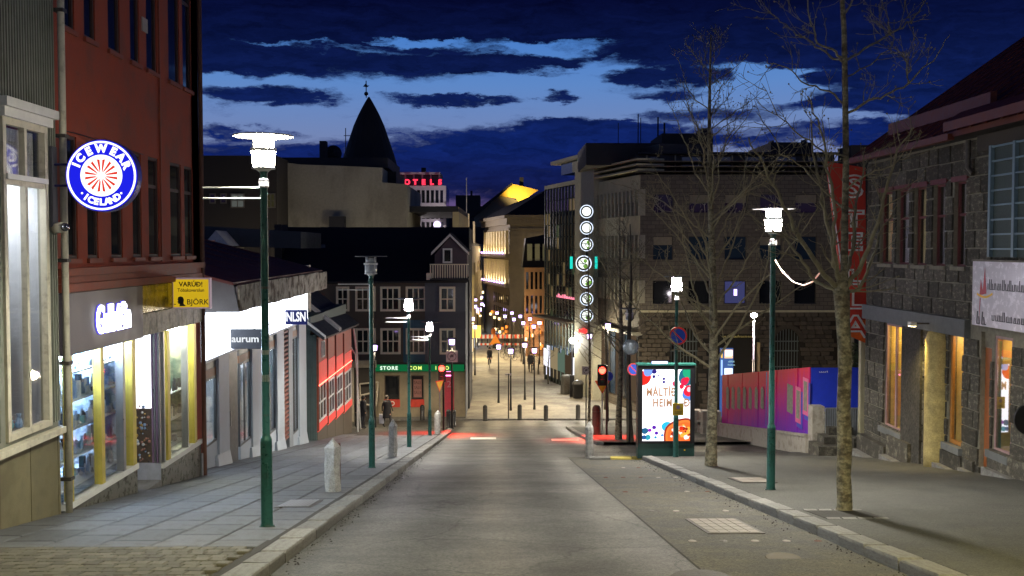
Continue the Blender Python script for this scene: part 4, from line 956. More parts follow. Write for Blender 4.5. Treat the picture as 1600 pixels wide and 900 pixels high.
p = [at(315, 386, 50), at(358, 384, 50), at(337, 360, 50)]; b = MB(); b.prism(p, (0, 3, 0)); b.build('gable_wall', mat('pale_gable', (.45, .47, .5), .7), sg)
MB().box(p[0].x, p[1].x, 50.2, 53, zg(50), p[0].z).build('wall', M_blank, sg)
b = MB(); b.prism([at(300, 384, 52), at(470, 388, 52), at(470, 362, 52), at(300, 352, 52)], (0, 6, 0)); o = b.build('low_dark_roof', M_slate, label='low dark slate roof stretching behind the red-roofed white shop', cat='roof')
ht = thing('hotel_building', 'pale hotel block with red glowing roof letters in the distance', 'building', at(656, 350, 130))
D = 130; FH = Fac((0, D), (1, 0), (0, -1)); M_hot = mat('pale_hotel_render', (.34, .31, .33), .8, var=.08)
hu = lambda x: FH.u(x); hz = lambda y: FH.z(650, y)
hs = []
for r0, r1 in ((297, 318), (322, 343), (347, 368)):
    for a in range(8): hs.append((hu(637.5 + a * 7.2), hu(642.3 + a * 7.2), hz(r1), hz(r0)))
wall(FH, hu(600), hu(697), zg(D) - 2, hz(290), hs, M_hot, 'wall', ht, .3)
FH.mb().box(hu(600), hu(697), -9, -.5, zg(D), hz(291)).build('core', DARKGLASS, ht)
for q in hs: FH.mb().box(q[0], q[1], -.28, -.25, q[2], q[3]).build('window', DARKGLASS, ht)
for y in (319, 344): FH.mb().box(hu(637), hu(696), .0, .35, hz(y + 1), hz(y - 2)).build('balcony_band', M_hot, ht)
FH.mb().box(hu(600), hu(686), -8, -2.2, hz(290), hz(268)).build('penthouse_wall', mat('penthouse_dark', (.04, .04, .05), .5), ht)
for a in range(6): FH.mb().box(hu(617 + a * 13.4), hu(619.5 + a * 13.4), -2.2, -1.9, hz(290), hz(270)).build('penthouse_post', M_hot, ht)
FH.mb().box(hu(600), hu(687), -8, -1.6, hz(271), hz(267.5)).build('penthouse_roof', M_hot, ht)
FH.mb().box(hu(655), hu(662), -5, -4, hz(268), hz(258)).build('chimney', M_roofd, ht)
E_rl = emis('red_neon', (1, .03, .07), 2.2)
for i, ch in enumerate('HOTELS'):
    letters(ch, .92, E_rl, orient(FH.w(hu(624 + i * 12.75), .15, hz(285)), (1, 0, 0)), 'lettering', ht, .06, .05)
MB().ball(at(683, 351, 128), .5, 8, 6).build('lit_emblem', emis('white_violet', (.8, .7, 1), 1.5), ht)
# far dark block and hills behind
fb = thing('far_dark_roofs', 'dark far building silhouetted against the purple strip of sky', 'building', at(730, 340, 230))
blk(697, 790, 322, 230, 20, M_roofd, 'wall', fb); blk(712, 750, 305, 234, 10, M_roofd, 'roof', fb); blk(735, 738, 298, 236, 2, M_roofd, 'chimney', fb)
MB().tube([at(729, 345, 105), at(729, 278, 105)], .04, 5).build('flagpole', M_white, label='thin pale flagpole above the beige street facades', cat='flagpole')
# ---- beige facades on the left of the pedestrian street
P0, P1 = at(719, 400, 84), at(757, 400, 150)
FBg = Fac((P0.x, P0.y), (P1.x - P0.x, P1.y - P0.y), (1, 0))
bg_ = thing('beige_street_facade', 'tall warm lit beige facade on the left of the pedestrian street', 'building', (P0.x, P0.y, zg(84)))
M_beige = mat('beige_render', (.36, .30, .17), .8, var=.15, scale=1, col2=(.35, .3, .18), c2amt=.3)
LB = FBg.u(757); hs = []
for k, (pa, pb) in enumerate(((721.5, 726), (728, 732), (734, 738), (740, 743), (745.5, 748), (750, 752), (753.5, 755))):
    for za, zb2 in ((-2.2, .2), (-5.4, -3.2)): hs.append((FBg.u(pa), FBg.u(pb), za, zb2))
wall(FBg, -2, FBg.u(732), zg(84) - 1, at(725, 335, 88).z, [h for h in hs if h[1] < FBg.u(732)], M_beige, 'wall', bg_, .2)
wall(FBg, FBg.u(732), LB, zg(84) - 3, at(740, 384, 105).z, [h for h in hs if h[0] > FBg.u(732)], M_beige, 'wall', bg_, .2)
for h in hs: FBg.mb().box(h[0], h[1], -.22, -.19, h[2], h[3]).build('window', DARKGLASS, bg_)
FBg.mb().box(-2, FBg.u(732), -8, -.05, at(725, 335, 88).z, at(725, 334, 88).z + .4).build('roof', M_roofd, bg_)
FBg.mb().box(FBg.u(732), LB, -8, -.05, at(740, 384, 105).z, at(740, 384, 105).z + .3).build('roof', M_roofd, bg_)
for k in range(9): FBg.mb().box(3 + k * 6.2, 3.4 + k * 6.2, 0, .25, zg(100) - 3, -1).build('pilaster', M_beige, bg_)
E_shopw = emis('street_shop_lit', (1, .85, .55), 2.4)
for k in range(8): FBg.mb().box(4 + k * 6.5, 8 + k * 6.5, .02, .12, -9.6 - .25 * k, -7.2 - .25 * k).build('lit_shop_window', E_shopw if k % 3 else emis('street_shop_cool', (.6, .75, 1), 2.2), bg_)
FBg.mb().box(10, 12.5, .3, 1.3, -6.6, -5.6).build('yellow_box_sign', emis('yellow_box', (1, .7, .15), 1.5), bg_)
# white pillar strips between facade and the classical building, dark roof wedge
wd = thing('pale_gap_building', 'narrow pale facade with dark sky gap beside the lit pilaster building', 'building', at(738, 420, 125))
for pa, pb, py in ((718, 733, 334), (739, 742, 346)): blk(pa, pb, py, 128, 2, M_beige, 'chimney_stack', wd)
# yellow gable far
D = 175; yg = thing('yellow_gable_building', 'far gabled building with floodlit yellow end above the classical cornice', 'building', at(800, 330, D))
pts = [at(780, 308, D), at(800, 287, D), at(841, 297, D), at(808, 321, D)]
b = MB(); b.prism([at(741, 355, D), at(741, 336, D), at(779, 304, D), at(812, 314, D), at(812, 355, D)], (0, 10, 0)); b.build('grey_gable', mat('grey_render', (.2, .18, .13), .8), yg)
b = MB(); b.prism([at(779, 306, D - 1), at(800, 287, D - 1), at(841, 297, D - 1), at(828, 306, D - 1), at(814, 322, D - 1), at(806, 310, D - 1)], (0, .9, 0)); b.build('yellow_wall', mat('yellow_render', (.75, .45, .05), .7), yg)
b = MB(); b.prism([at(735, 336, D - 2), at(779, 302, D - 2), at(800, 285, D - 2), at(801, 288, D - 2), at(780, 306, D - 2), at(741, 338, D - 2)], (0, 14, 0)); b.build('roof', M_roofd, yg)
blk(812, 818, 277, D, 1.5, M_roofd, 'chimney', yg, at(812, 296, D).z)
# ---- classical building with lit pilasters
cc = at(797, 400, 115); ddir = Vector((-.18, 1)).normalized()
cb_ = thing('classical_corner_building', 'classical stone corner building with floodlit pilasters and violet lamps on its ledges', 'building', (cc.x, 115, zg(115)))
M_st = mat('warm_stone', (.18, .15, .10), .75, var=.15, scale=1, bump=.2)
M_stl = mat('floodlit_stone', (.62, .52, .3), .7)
FC = Fac((cc.x, 115), (ddir.x, ddir.y), (-1, -.2)); LC = FC.u(757)
FD2 = Fac((cc.x, 115), (1, 0), (0, -1)); LD = at(858, 400, 115).x - cc.x
zc = lambda y: at(797, y, 115).z
zcor, zcb = zc(341), zc(351)
wall(FC, 0, LC, zg(115) - 1, zcor, [], M_st, 'wall', cb_); wall(FD2, 0, LD, zg(115) - 1, zcor, [], M_st, 'wall', cb_)
for F_, LL in ((FC, LC), (FD2, LD)):
    F_.mb().box(-.3, LL, -.3, .45, zcb, zcor).build('cornice', M_st, cb_)
    F_.mb().box(-.5, LL, -.3, .75, zcor, zcor + .35).build('cornice', M_st, cb_)
    F_.mb().box(-.2, LL, -.2, .2, zc(359), zc(356)).build('string_course', M_st, cb_)
b = FD2.mb(); u = .2
while u < LD: b.box(u, u + .22, .45, .6, zcb + .25, zcb + .5); u += .5
b.build('dentils', M_st, cb_, kind='stuff')
nP = 9
E_vio = emis('violet_lamp', (.5, .3, 1), 9)
for row, (zt_, zb3) in enumerate(((zc(360), zc(397)), (zc(406), zc(444)))):
    FC.mb().box(0, LC, .05, .55, zb3 - .4, zb3).build('ledge', M_st, cb_)
    for i in range(nP):
        u = .9 + i * (LC - 1.2) / nP
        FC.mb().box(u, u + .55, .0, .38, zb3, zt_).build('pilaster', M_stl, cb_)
        FC.mb().box(u + .65, u + 1.15, .01, .06, zb3 + .3, zt_ - .2).build('window', DARKGLASS, cb_)
        FC.mb().box(u + .1, u + .4, .60, .75, zb3 + .02, zb3 + .2).build('violet_lamp', E_vio, cb_)
        li = bpy.data.lights.new('ledge_light', 'POINT'); li.energy = 55; li.color = (1, .8, .5); li.shadow_soft_size = .15
        o = bpy.data.objects.new('ledge_light', li); C.objects.link(o); o.parent = cb_; o.location = FC.w(u + .25, .75, zb3 + .35) - cb_.location
for i in range(14):
    z = zc(361 + i * 6.8); FD2.mb().box(0, 1.35 if i % 2 else 1.0, .0, .1, z - .42, z).build('quoin', M_st, cb_); FC.mb().box(0, .5, 0, .1, z - .42, z).build('quoin', M_st, cb_)
for i, py in enumerate((395, 447)):
    FD2.mb().box(1.9, 4.6, .0, .06, zc(py + 2), zc(py - 32)).build('niche_panel', M_st, cb_)
    FD2.mb().box(3.0, 3.4, .25, .45, zc(py), zc(py) + .15).build('wall_light', emis('ledge_glow', (1, .85, .6), 12), cb_)
    li = bpy.data.lights.new('niche_light', 'POINT'); li.energy = 60; li.color = (1, .82, .6); li.shadow_soft_size = .1
    o = bpy.data.objects.new('niche_light', li); C.objects.link(o); o.parent = cb_; o.location = FD2.w(3.2, .55, zc(py) + .35) - cb_.location
for i in range(4):
    for y0_, y1_ in ((462, 486), (492, 516), (524, 545)): FD2.mb().box(1.6 + i * .85, 2.1 + i * .85, .0, .05, zc(y1_), zc(y0_)).build('window', DARKGLASS, cb_)
for r_ in range(4):
    for i in range(8):
        FC.mb().box(.9 + i * 1.3, 1.4 + i * 1.3, .0, .05, zc(478 + r_ * 22), zc(462 + r_ * 22)).build('window', DARKGLASS, cb_)
b = MB(); e = -.7
q0, q1 = FC.w(LC, .7, zcor + .35), FC.w(0, .7, zcor + .35); q2 = FD2.w(LD, .75, zcor + .35)
rz = at(855, 296, 122)
b.add([q0, FC.w(-.6, .7, zcor + .35), q2, (q2.x, 130, zcor + .4), (rz.x, 122, rz.z), (at(790, 330, 126).x, 128, at(790, 322, 126).z)], [(0, 1, 5), (1, 4, 5), (1, 2, 4), (2, 3, 4), (0, 5, 3), (5, 4, 3)]); b.build('roof', M_roofd, cb_)
# small brown building with dormers
D = 100; bb = thing('brown_mansard_building', 'small brown street building with pale dormers before the classical building', 'building', at(838, 540, D))
FS = Fac((0, D), (1, 0), (0, -1)); su = lambda x: FS.u(x); szz = lambda y: FS.z(838, y)
hs = [(su(x), su(x + 4), szz(y1), szz(y0)) for x in (822, 829, 836, 843, 850) for y0, y1 in ((425, 452), (462, 490))]
wall(FS, su(819.5), su(872), zg(D) - 1, szz(417), hs, mat('orange_brown_render', (.20, .11, .06), .8, var=.2, scale=1), 'wall', bb, .2)
for h in hs: FS.mb().box(h[0], h[1], -.2, -.17, h[2], h[3]).build('window', DARKGLASS, bb)
b = FS.mb(); b.hexa([(su(816), .3, szz(418)), (su(872), .3, szz(418)), (su(872), -6, szz(418)), (su(816), -6, szz(418)), (su(822), -1, szz(372)), (su(872), -1, szz(362)), (su(872), -6, szz(362)), (su(822), -6, szz(372))]); b.build('roof', M_roofd, bb)
for a in (824, 836, 848): FS.mb().box(su(a), su(a + 7.5), -.5, .0, szz(414), szz(381)).build('dormer', mat('pale_green_dormer', (.28, .30, .22), .7), bb)
for a in (831.5, 843.5): FS.mb().box(su(a), su(a + 4.3), -.4, -.1, szz(414), szz(386)).build('window', DARKGLASS, bb)

# ================================================================== CENTRE RIGHT BUILDINGS
cr_ = at(1000, 400, 62); dv = Vector((-.256, 1)).normalized()
FW = Fac((cr_.x, 62), (dv.x, dv.y), (-1, -.2)); fu = lambda px: FW.u(px); fz = lambda px, py: FW.z(px, py)
mo = thing('office_building', 'long dark tiled office building with finned corner wing, behind the bare trees', 'building', (cr_.x, 62, zg(62)))
M_tile = mat('brown_tile', (.125, .105, .08), .7, var=.16, scale=1.2, rnd=.0)
M_tile2 = mat('pale_concrete_band', (.42, .38, .25), .75, var=.15, scale=1.5)
M_fin = mat('grey_fin', (.30, .28, .21), .6)
z1 = fz(1000, 273); zlo = zg(62) - .5
def brickify(m, sx=.5, sz=.25, dark=.75):      # tile joints too small to see singly at this range
    t = m.node_tree; b = t.nodes['Principled BSDF']; l = b.inputs['Base Color'].links[0].from_socket
    g_ = t.nodes.new('ShaderNodeNewGeometry'); sp = t.nodes.new('ShaderNodeSeparateXYZ'); t.links.new(g_.outputs['Position'], sp.inputs[0]); cm_ = t.nodes.new('ShaderNodeCombineXYZ')
    ad = t.nodes.new('ShaderNodeMath'); ad.operation = 'ADD'; t.links.new(sp.outputs[0], ad.inputs[0]); t.links.new(sp.outputs[1], ad.inputs[1]); t.links.new(ad.outputs[0], cm_.inputs[0]); t.links.new(sp.outputs[2], cm_.inputs[1])
    bt = t.nodes.new('ShaderNodeTexBrick'); t.links.new(cm_.outputs[0], bt.inputs[0]); bt.inputs['Scale'].default_value = 1; bt.inputs['Brick Width'].default_value = sx; bt.inputs['Row Height'].default_value = sz; bt.inputs['Mortar Size'].default_value = .018
    bt.inputs['Color1'].default_value = (1, 1, 1, 1); bt.inputs['Color2'].default_value = (.72, .72, .72, 1); bt.inputs['Mortar'].default_value = (dark - .35, dark - .35, dark - .35, 1)
    mx = t.nodes.new('ShaderNodeMixRGB'); mx.blend_type = 'MULTIPLY'; mx.inputs[0].default_value = 1; t.links.new(l, mx.inputs[1]); t.links.new(bt.outputs[0], mx.inputs[2]); t.links.new(mx.outputs[0], b.inputs['Base Color'])
brickify(M_tile)
FM = Fac((cr_.x, 62), (1, 0), (0, -1)); mu = lambda px: FM.u(px); mz = lambda py: FM.z(1150, py)
U1 = mu(1312)
gl = [(1132, 1167), (1187, 1222), (1242, 1277)]; gl_l = [(1020, 1052), (1076, 1110)]
hs = [(mu(a), mu(c), mz(y1), mz(y0)) for a, c in gl + gl_l for y0, y1 in ((303, 333), (369, 406), (438, 475))]
wall(FM, 0, U1, mz(488), z1, hs, M_tile, 'wall', mo, .22)
for k, h in enumerate(hs):
    window(FM, h[0], h[1], h[2], h[3], mo, mat('bronze_window_frame', (.04, .033, .025), .5), [DARKGLASS, BLUEGLASS, DARKGLASS][k % 3], 1, 1, .05, -.18, panes='one')
    if k % 3 != 2 and k % 2 == 0: FM.mb().box(h[0] + .06, h[1] - .06, -.165, -.16, h[3] - .55, h[3] - .05).build('blind', mat('pale_blind', (.22, .19, .14), .8), mo)
FM.mb().box(mu(1148), mu(1153), -.15, -.12, mz(462), mz(452)).build('lamp_reflection', emis('violet_lamp_reflection', (.6, .45, 1), 3), mo)  # a lamp's reflection in the glass, put in as a glowing plate
FM.mb().box(mu(1134), mu(1165), -.158, -.152, mz(474), mz(440)).build('lit_blind', emis('blue_violet_room', (.12, .13, .38), .35), mo)
FM.mb().box(-.05, U1, -.3, .12, mz(488), mz(484.5)).build('ledge', M_tile2, mo)
# ground floor of rough dark blocks, arches and door
arches = [(1048, 1092, 512, 600), (1211, 1251, 514, 580)]
FM2 = Fac((cr_.x, 62.15), (1, 0), (0, -1)); m2 = lambda px: FM2.u(px)
door = (m2(1112), m2(1182), mz(655), mz(528))
hs = [(m2(a), m2(c), mz(640), mz(y0)) for a, c, y0, y1 in arches] + [door]
M_rus = mat('rusticated_stone', (.075, .06, .042), .85, var=.3, scale=4, bump=.8, bscale=12, rnd=.3)
M_rusb = mat('rusticated_backing', (.02, .017, .012), .9)
wall(FM2, 0, U1, zlo, mz(488), hs, M_rusb, 'base_wall', mo, .4)
rus = [chamf('rustic_block', M_rus, .08, 20 + i) for i in range(4)]
rr = random.Random(11); z = mz(488) - .02; cnt = 0; row = 0; stuffb = FM2.mb()
while z > zlo + .5:
    hh = .27; u = -.1 + (.25 if row % 2 else 0)
    while u < U1 - .1:
        w = rr.uniform(.38, .62); uc = u + w / 2; zz = z - hh / 2
        ok = not any(h[0] - .02 < uc + w * .3 and uc - w * .3 < h[1] + .02 and zz < h[3] + .12 and zz > h[2] for h in hs) and uc < U1 - .2
        vis = m2(1180) < uc and zz > mz(590)
        if ok and uc + w / 2 < U1:
            if vis and cnt < 290:
                o = inst(None, 'stone_block', FM2.w(uc, .05, zz) - mo.location, (math.pi / 2, 0, 0), (w - .04, hh - .04, .22), mo, rus[rr.randrange(4)]); cnt += 1
            else: stuffb.box(uc - w / 2 + .02, uc + w / 2 - .02, 0, .1 + rr.uniform(0, .08), zz - hh / 2 + .02, zz + hh / 2 - .02)
        u += w
    z -= hh; row += 1
stuffb.build('stone_block_mass', M_rus, mo, kind='stuff')
M_arch = mat('grey_iron_window', (.13, .15, .14), .5)
for a, c, y0, y1 in arches:
    u0, u1 = m2(a), m2(c); um = (u0 + u1) / 2; r_ = (u1 - u0) / 2; zt_ = mz(y0) ; zs_ = zt_ - r_
    b = FM2.mb()
    for k in range(10):
        t0, t1 = math.pi * k / 10, math.pi * (k + 1) / 10
        ro, ri = r_ + .28, r_
        b.hexa([(um + ri * math.cos(t0), -.1, zs_ + ri * math.sin(t0)), (um + ro * math.cos(t0), -.1, zs_ + ro * math.sin(t0)), (um + ro * math.cos(t0), .16, zs_ + ro * math.sin(t0)), (um + ri * math.cos(t0), .16, zs_ + ri * math.sin(t0)),
                (um + ri * math.cos(t1), -.1, zs_ + ri * math.sin(t1)), (um + ro * math.cos(t1), -.1, zs_ + ro * math.sin(t1)), (um + ro * math.cos(t1), .16, zs_ + ro * math.sin(t1)), (um + ri * math.cos(t1), .16, zs_ + ri * math.sin(t1))])
    b.build('arch_surround', M_rus, mo)
    b = FM2.mb()       # spandrels closing the square opening to a round head
    for sgn in (-1, 1):
        for k in range(6):
            t0, t1 = math.pi / 2 * k / 6, math.pi / 2 * (k + 1) / 6
            xa, xb = um + sgn * r_ * math.cos(t0), um + sgn * r_ * math.cos(t1)
            b.prism([(xa, 0.01, zs_ + r_ * math.sin(t0)), (xa, .01, zt_), (xb, .01, zt_), (xb, .01, zs_ + r_ * math.sin(t1))], (0, -.35, 0))
    b.build('arch_spandrel', M_rusb, mo)
    FM2.mb().box(u0, u1, -.38, -.34, mz(640), zt_).build('pane', BLUEGLASS, mo)
    for k in range(9): u = u0 + (u1 - u0) * (k + .5) / 9; FM2.mb().box(u - .02, u + .02, -.2, -.17, mz(600), min(zt_, zs_ + math.sqrt(max(0, r_ * r_ - (u - um) ** 2)))).build('bar', M_arch, mo)
    for zz in (mz(535), mz(550), mz(575)): FM2.mb().box(u0, u1, -.21, -.165, zz, zz + .07).build('crossbar', M_arch, mo)
# doorway with lit boards and gold lettering above
FM2.mb().box(door[0], door[1], -.5, -.42, door[2], door[3]).build('door_leaf', mat('brown_wood_door', (.12, .06, .03), .5, var=.3, scale=8), mo)
for k in range(5): u = m2(1152) + k * .22; FM2.mb().box(u, u + .2, -.42, -.36, mz(655), mz(545)).build('door_board', mat('brown_board', (.13, .075, .04), .6, var=.3, rnd=.2), mo)
FM2.mb().box(m2(1152), m2(1164), -.41, -.34, mz(547), mz(538)).build('fanlight', emis('fanlight_glow', (.55, .5, .3), .35), mo)
FM2.mb().box(m2(1132), m2(1148), -.41, -.36, mz(543), mz(537)).build('gold_sign', mat('gold_leaf', (.5, .4, .15), .4, .5), mo)
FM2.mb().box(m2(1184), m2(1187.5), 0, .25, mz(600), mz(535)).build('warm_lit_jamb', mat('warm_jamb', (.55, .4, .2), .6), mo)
b = MB(); strokes(b, FM2.w(m2(1152), .25, mz(527)), (1, 0, 0), (0, 0, 1), 1.9, .16, 22, .01, rr); b.build('gold_lettering', mat('gold_letters', (.6, .5, .15), .35, .4), mo)
bd = thing('lit_notice_board', 'bright blue and orange lit notice board at the doorway above the hoarding', 'notice board', at(1141, 585, 61))
MB().box(at(1130, 0, 61).x, at(1150, 0, 61).x, 60.9, 61.1, zg(61), at(1130, 544, 61).z).build('board', mat('board_blue', (.03, .08, .25), .5, emit=(.05, .15, .5), es=.5), bd)
MB().box(at(1136, 0, 61).x, at(1149, 0, 61).x, 60.86, 60.89, at(0 + 1140, 559.5, 61).z, at(1140, 546, 61).z).build('upper_poster', emis('orange_poster', (1, .62, .35), 1.3), bd)
MB().box(at(1137, 0, 61).x, at(1148, 0, 61).x, 60.855, 60.86, at(1140, 556, 61).z, at(1140, 547, 61).z).build('poster_centre', emis('white_poster', (.95, .85, 1), 2.0), bd)
MB().box(at(1136, 0, 61).x, at(1149, 0, 61).x, 60.86, 60.89, at(1140, 586, 61).z, at(1140, 575, 61).z).build('lower_poster', emis('pale_poster', (.75, .85, 1), 1.6), bd)
MB().box(at(1130.5, 0, 61).x, at(1133, 0, 61).x, 60.86, 60.89, at(1140, 586, 61).z, at(1140, 562, 61).z).build('side_light', emis('blue_light', (.4, .6, 1), 1.4), bd)
MB().box(at(1130.5, 0, 61).x, at(1133, 0, 61).x, 60.86, 60.89, at(1140, 559, 61).z, at(1140, 546, 61).z).build('side_light', emis('amber_light', (1, .6, .1), 1.1), bd)
b = MB(); strokes(b, at(1142.5, 571, 60.85), (1, 0, 0), (0, 0, 1), .45, .1, 7, .006, rr); strokes(b, at(1142.5, 566, 60.85), (1, 0, 0), (0, 0, 1), .4, .1, 6, .006, rr); b.build('poster_print', emis('poster_print_cyan', (.5, .85, .9), .8), bd)
# terrace levels above
FM.mb().box(-.1, U1, -12, -1.2, z1, mz(237)).build('setback_storey', mat('dark_storey', (.035, .03, .028), .6), mo)
for k in range(3): FM.mb().box(-.2 - .0, U1, -2, .2 - k * .02, mz(269 - k * 8), mz(267.6 - k * 8)).build('terrace_rail', M_tile, mo)
for k in range(6): FM.mb().box(mu(1020 + k * 50), mu(1050 + k * 50), -1.2, -1.15, mz(262), mz(243)).build('window', BLUEGLASS if k % 3 == 1 else DARKGLASS, mo)
for k in range(7): FM.mb().box(mu(1013 + k * 45), mu(1015 + k * 45), -1.2, -1.0, mz(270), mz(240)).build('storey_post', M_fin, mo)
FM.mb().box(0, U1, -12, -.6, mz(239), mz(236)).build('roof', M_roofd, mo)
FM.mb().box(mu(1244), mu(1316), -12, -6, mz(237), mz(206)).build('plant_room', M_roofd, mo)
FM.mb().box(mu(1054), mu(1140), -10, -5, mz(237), mz(194)).build('plant_room', mat('plant_room_brown', (.03, .025, .022), .8), mo)
FM.mb().box(mu(1126), mu(1141), -8, -6, mz(195), mz(182)).build('roof_vent', M_roofd, mo)
for px_, py_ in ((1253, 200), (1310, 198), (1220, 233)): FM.mb().box(mu(px_), mu(px_ + 3), -8, -7, mz(237), mz(py_)).build('roof_vent', M_roofd, mo)
FM.mb().box(-3.0, mu(1054), -11, -4, mz(237) - .5, mz(213)).build('plant_room', M_roofd, mo)
for px_, w_ in ((997, 2), (1001, 1.5), (1028, 3), (1038, 3.5), (966, 1.5)):
    D = 70; a = at(px_, 215, D); MB().tube([(a.x, D, a.z - 1), (a.x, D, at(px_, {997: 178, 1001: 184, 1028: 183, 1038: 192, 966: 192}[px_], D).z)], w_ * .02, 6).build('roof_mast', M_roofd, mo)
FM.mb().box(mu(1312), mu(1333), -.5, .4, zlo, mz(270)).build('end_pier', mat('pale_tile_pier', (.24, .21, .15), .7, var=.15), mo)
FM.mb().box(mu(1333), mu(1440), -3, -.5, zlo, mz(225)).build('neighbour_wall', mat('neighbour_dark', (.04, .035, .03), .8, var=.2), mo)
FM.mb().box(0, U1, -12, -.45, zlo, z1 - .01).build('core', M_rusb, mo)
# finned wing
uw = fu(935); wtop = fz(1000, 273)
FW.mb().box(0, uw, -.4, .0, fz(970, 318), wtop).build('upper_band', M_tile2, mo)
levels = [(300, 339), (368, 403), (436, 470)]
zlv = [(CAMZ + (388 - b_) / FPX * 65, CAMZ + (388 - a_) / FPX * 65) for a_, b_ in levels]
prev = wtop
for k, (za, zb4) in enumerate(zlv):
    FW.mb().box(0, uw, -.4, .02, zb4, prev - .005 if k else prev - .01).build('spandrel', M_tile2 if k < 2 else M_tile, mo)
    FW.mb().box(0, uw, -.5, -.3, za, zb4).build('window_strip', DARKGLASS, mo)
    n = 11
    for i in range(n + 1): u = uw * i / n; FW.mb().box(u - .09, u + .09, -.3, .12, za, zb4).build('fin', M_fin, mo)
    prev = za
FW.mb().box(0, uw, -.4, .02, mz(520), prev - .005).build('spandrel', M_tile, mo)
FW.mb().box(0, uw + 1, -8, -.5, zlo - 1, wtop).build('core', M_rusb, mo)
for k in range(3): FW.mb().box(-.2, uw, -1.5, .3, wtop + .25 + k * .32, wtop + .36 + k * .32).build('terrace_rail', M_tile2, mo)
FW.mb().box(.5, uw + 1, -5, -1.5, wtop, wtop + 2.0).build('setback_storey', mat('dark_storey', (.035, .03, .028), .6), mo)
for k in range(8):
    u = .2 + k * (uw - .2) / 8; FW.mb().box(u, u + .8, -.3, -.2, zlo + 1.2, mz(528)).build('shop_glass', [DARKGLASS, emis('dim_shop', (.3, .2, .12), .3), BLUEGLASS][k % 3], mo)
FW.mb().box(0.0, uw, -.4, -.3, zlo - 1, mz(520)).build('shop_wall', M_tile, mo)
FW.mb().box(.0, uw, -.2, .5, mz(524), mz(519)).build('shop_canopy', M_fin, mo)
# pier with the lit clock discs, and glass wing
pw = thing('clock_pier_building', 'pale narrow tower pier beside a dark glass wing, carrying lit round discs', 'building', FW.w(fu(920), 0, zg(70)))
ua, ub, uc_ = fu(935), fu(905), fu(852)
ztp = fz(920, 262); M_pier = mat('pale_grey_pier', (.42, .40, .30), .7, var=.12)
FW.mb().box(ua + .02, ub, -4, .35, zlo - 1.5, ztp).build('pier_wall', M_pier, pw)
FW.mb().box(ua - .3, ub + 2.5, -6, -.3, ztp, fz(920, 245)).build('upper_storey', M_pier, pw)
FW.mb().box(ub, ub + 5.5, -4, -.4, ztp + .0, fz(885, 262) + .5).build('upper_glass', BLUEGLASS, pw)
FW.mb().box(ub - .5, ub + 7, -5, .0, fz(885, 262) + .5, fz(885, 262) + .75).build('upper_roof', M_pier, pw)
FW.mb().box(ub + .4, ub + 1.6, -.39, -.36, ztp + .2, ztp + 1.1).build('lit_pane', emis('teal_room', (.05, .16, .15), .5), pw)
zgt = fz(900, 281)
FW.mb().box(ub, uc_, -4, -.05, zlo - 2.5, zgt - .3).build('glass_core', DARKGLASS, pw)
FW.mb().box(ub, uc_, -4, .08, zgt - .3, zgt).build('parapet', M_pier, pw)
rr = random.Random(5)
for i in range(11):
    for j in range(14):
        u0 = ub + (uc_ - ub) * i / 11; u1 = ub + (uc_ - ub) * (i + 1) / 11; zt_ = zgt - .35 - j * .95
        if zt_ < zlo + 1: continue
        k = rr.random(); mm = DARKGLASS if k < .62 else BLUEGLASS if k < .85 else mat('green_room_glass', (.03, .05, .03), .1, emit=(.12, .16, .08), es=.25) if k < .93 else mat('warm_room_glass', (.05, .04, .02), .1, emit=(.3, .22, .1), es=.3)
        FW.mb().box(u0 + .03, u1 - .03, -.04, .0 + rr.uniform(0, .01), zt_ - .9, zt_ - .03).build('pane', mm, pw)
for i in range(12): u = ub + (uc_ - ub) * i / 11; FW.mb().box(u - .04, u + .04, -.05, .07, zlo - 2, zgt - .3).build('mullion', mat('steel_mullion', (.09, .11, .09), .4), pw)
E_pink = emis('pink_neon', (1, .25, .35), 1.6)
b = MB(); strokes(b, FW.w(ub + 2.6, .15, fz(885, 466)), tuple(-FW.d), (0, 0, 1), 4.6, .28, 16, .03, rr); b.build('neon_strip', E_pink, pw)
FW.mb().box(ub, uc_, .1, 1.1, fz(880, 500), fz(880, 500) + .15).build('canopy', M_fin, pw)
for k in range(9):
    u = ub + .3 + k * (uc_ - ub) / 9; FW.mb().box(u, u + .75, .02, .1, zg(74) + .5, zg(74) + 2.6 + .3 * (k % 2)).build('shop_window', [emis('shopfront_a', (.9, .9, 1), 1.3), emis('shopfront_b', (.8, .62, .35), .35), emis('shopfront_c', (.4, .6, .45), .25), emis('shopfront_d', (.3, .2, .12), .2)][(k * 3 + k // 2) % 4], pw)
    FW.mb().box(u + .05, u + .7, .10, .12, zg(74) + .5, zg(74) + 1.2).build('window_display', M_dirt, pw)
b = MB(); strokes(b, FW.w((ua + ub) / 2, .4, fz(915, 519)), tuple(-FW.d), (0, 0, 1), 1.7, .34, 9, .05, rr); strokes(b, FW.w((ua + ub) / 2, .4, fz(915, 517)), tuple(-FW.d), (0, 0, 1), 1.7, .2, 8, .05, rr); b.build('red_neon_letters', emis('red_led', (1, .03, .03), 3), pw)
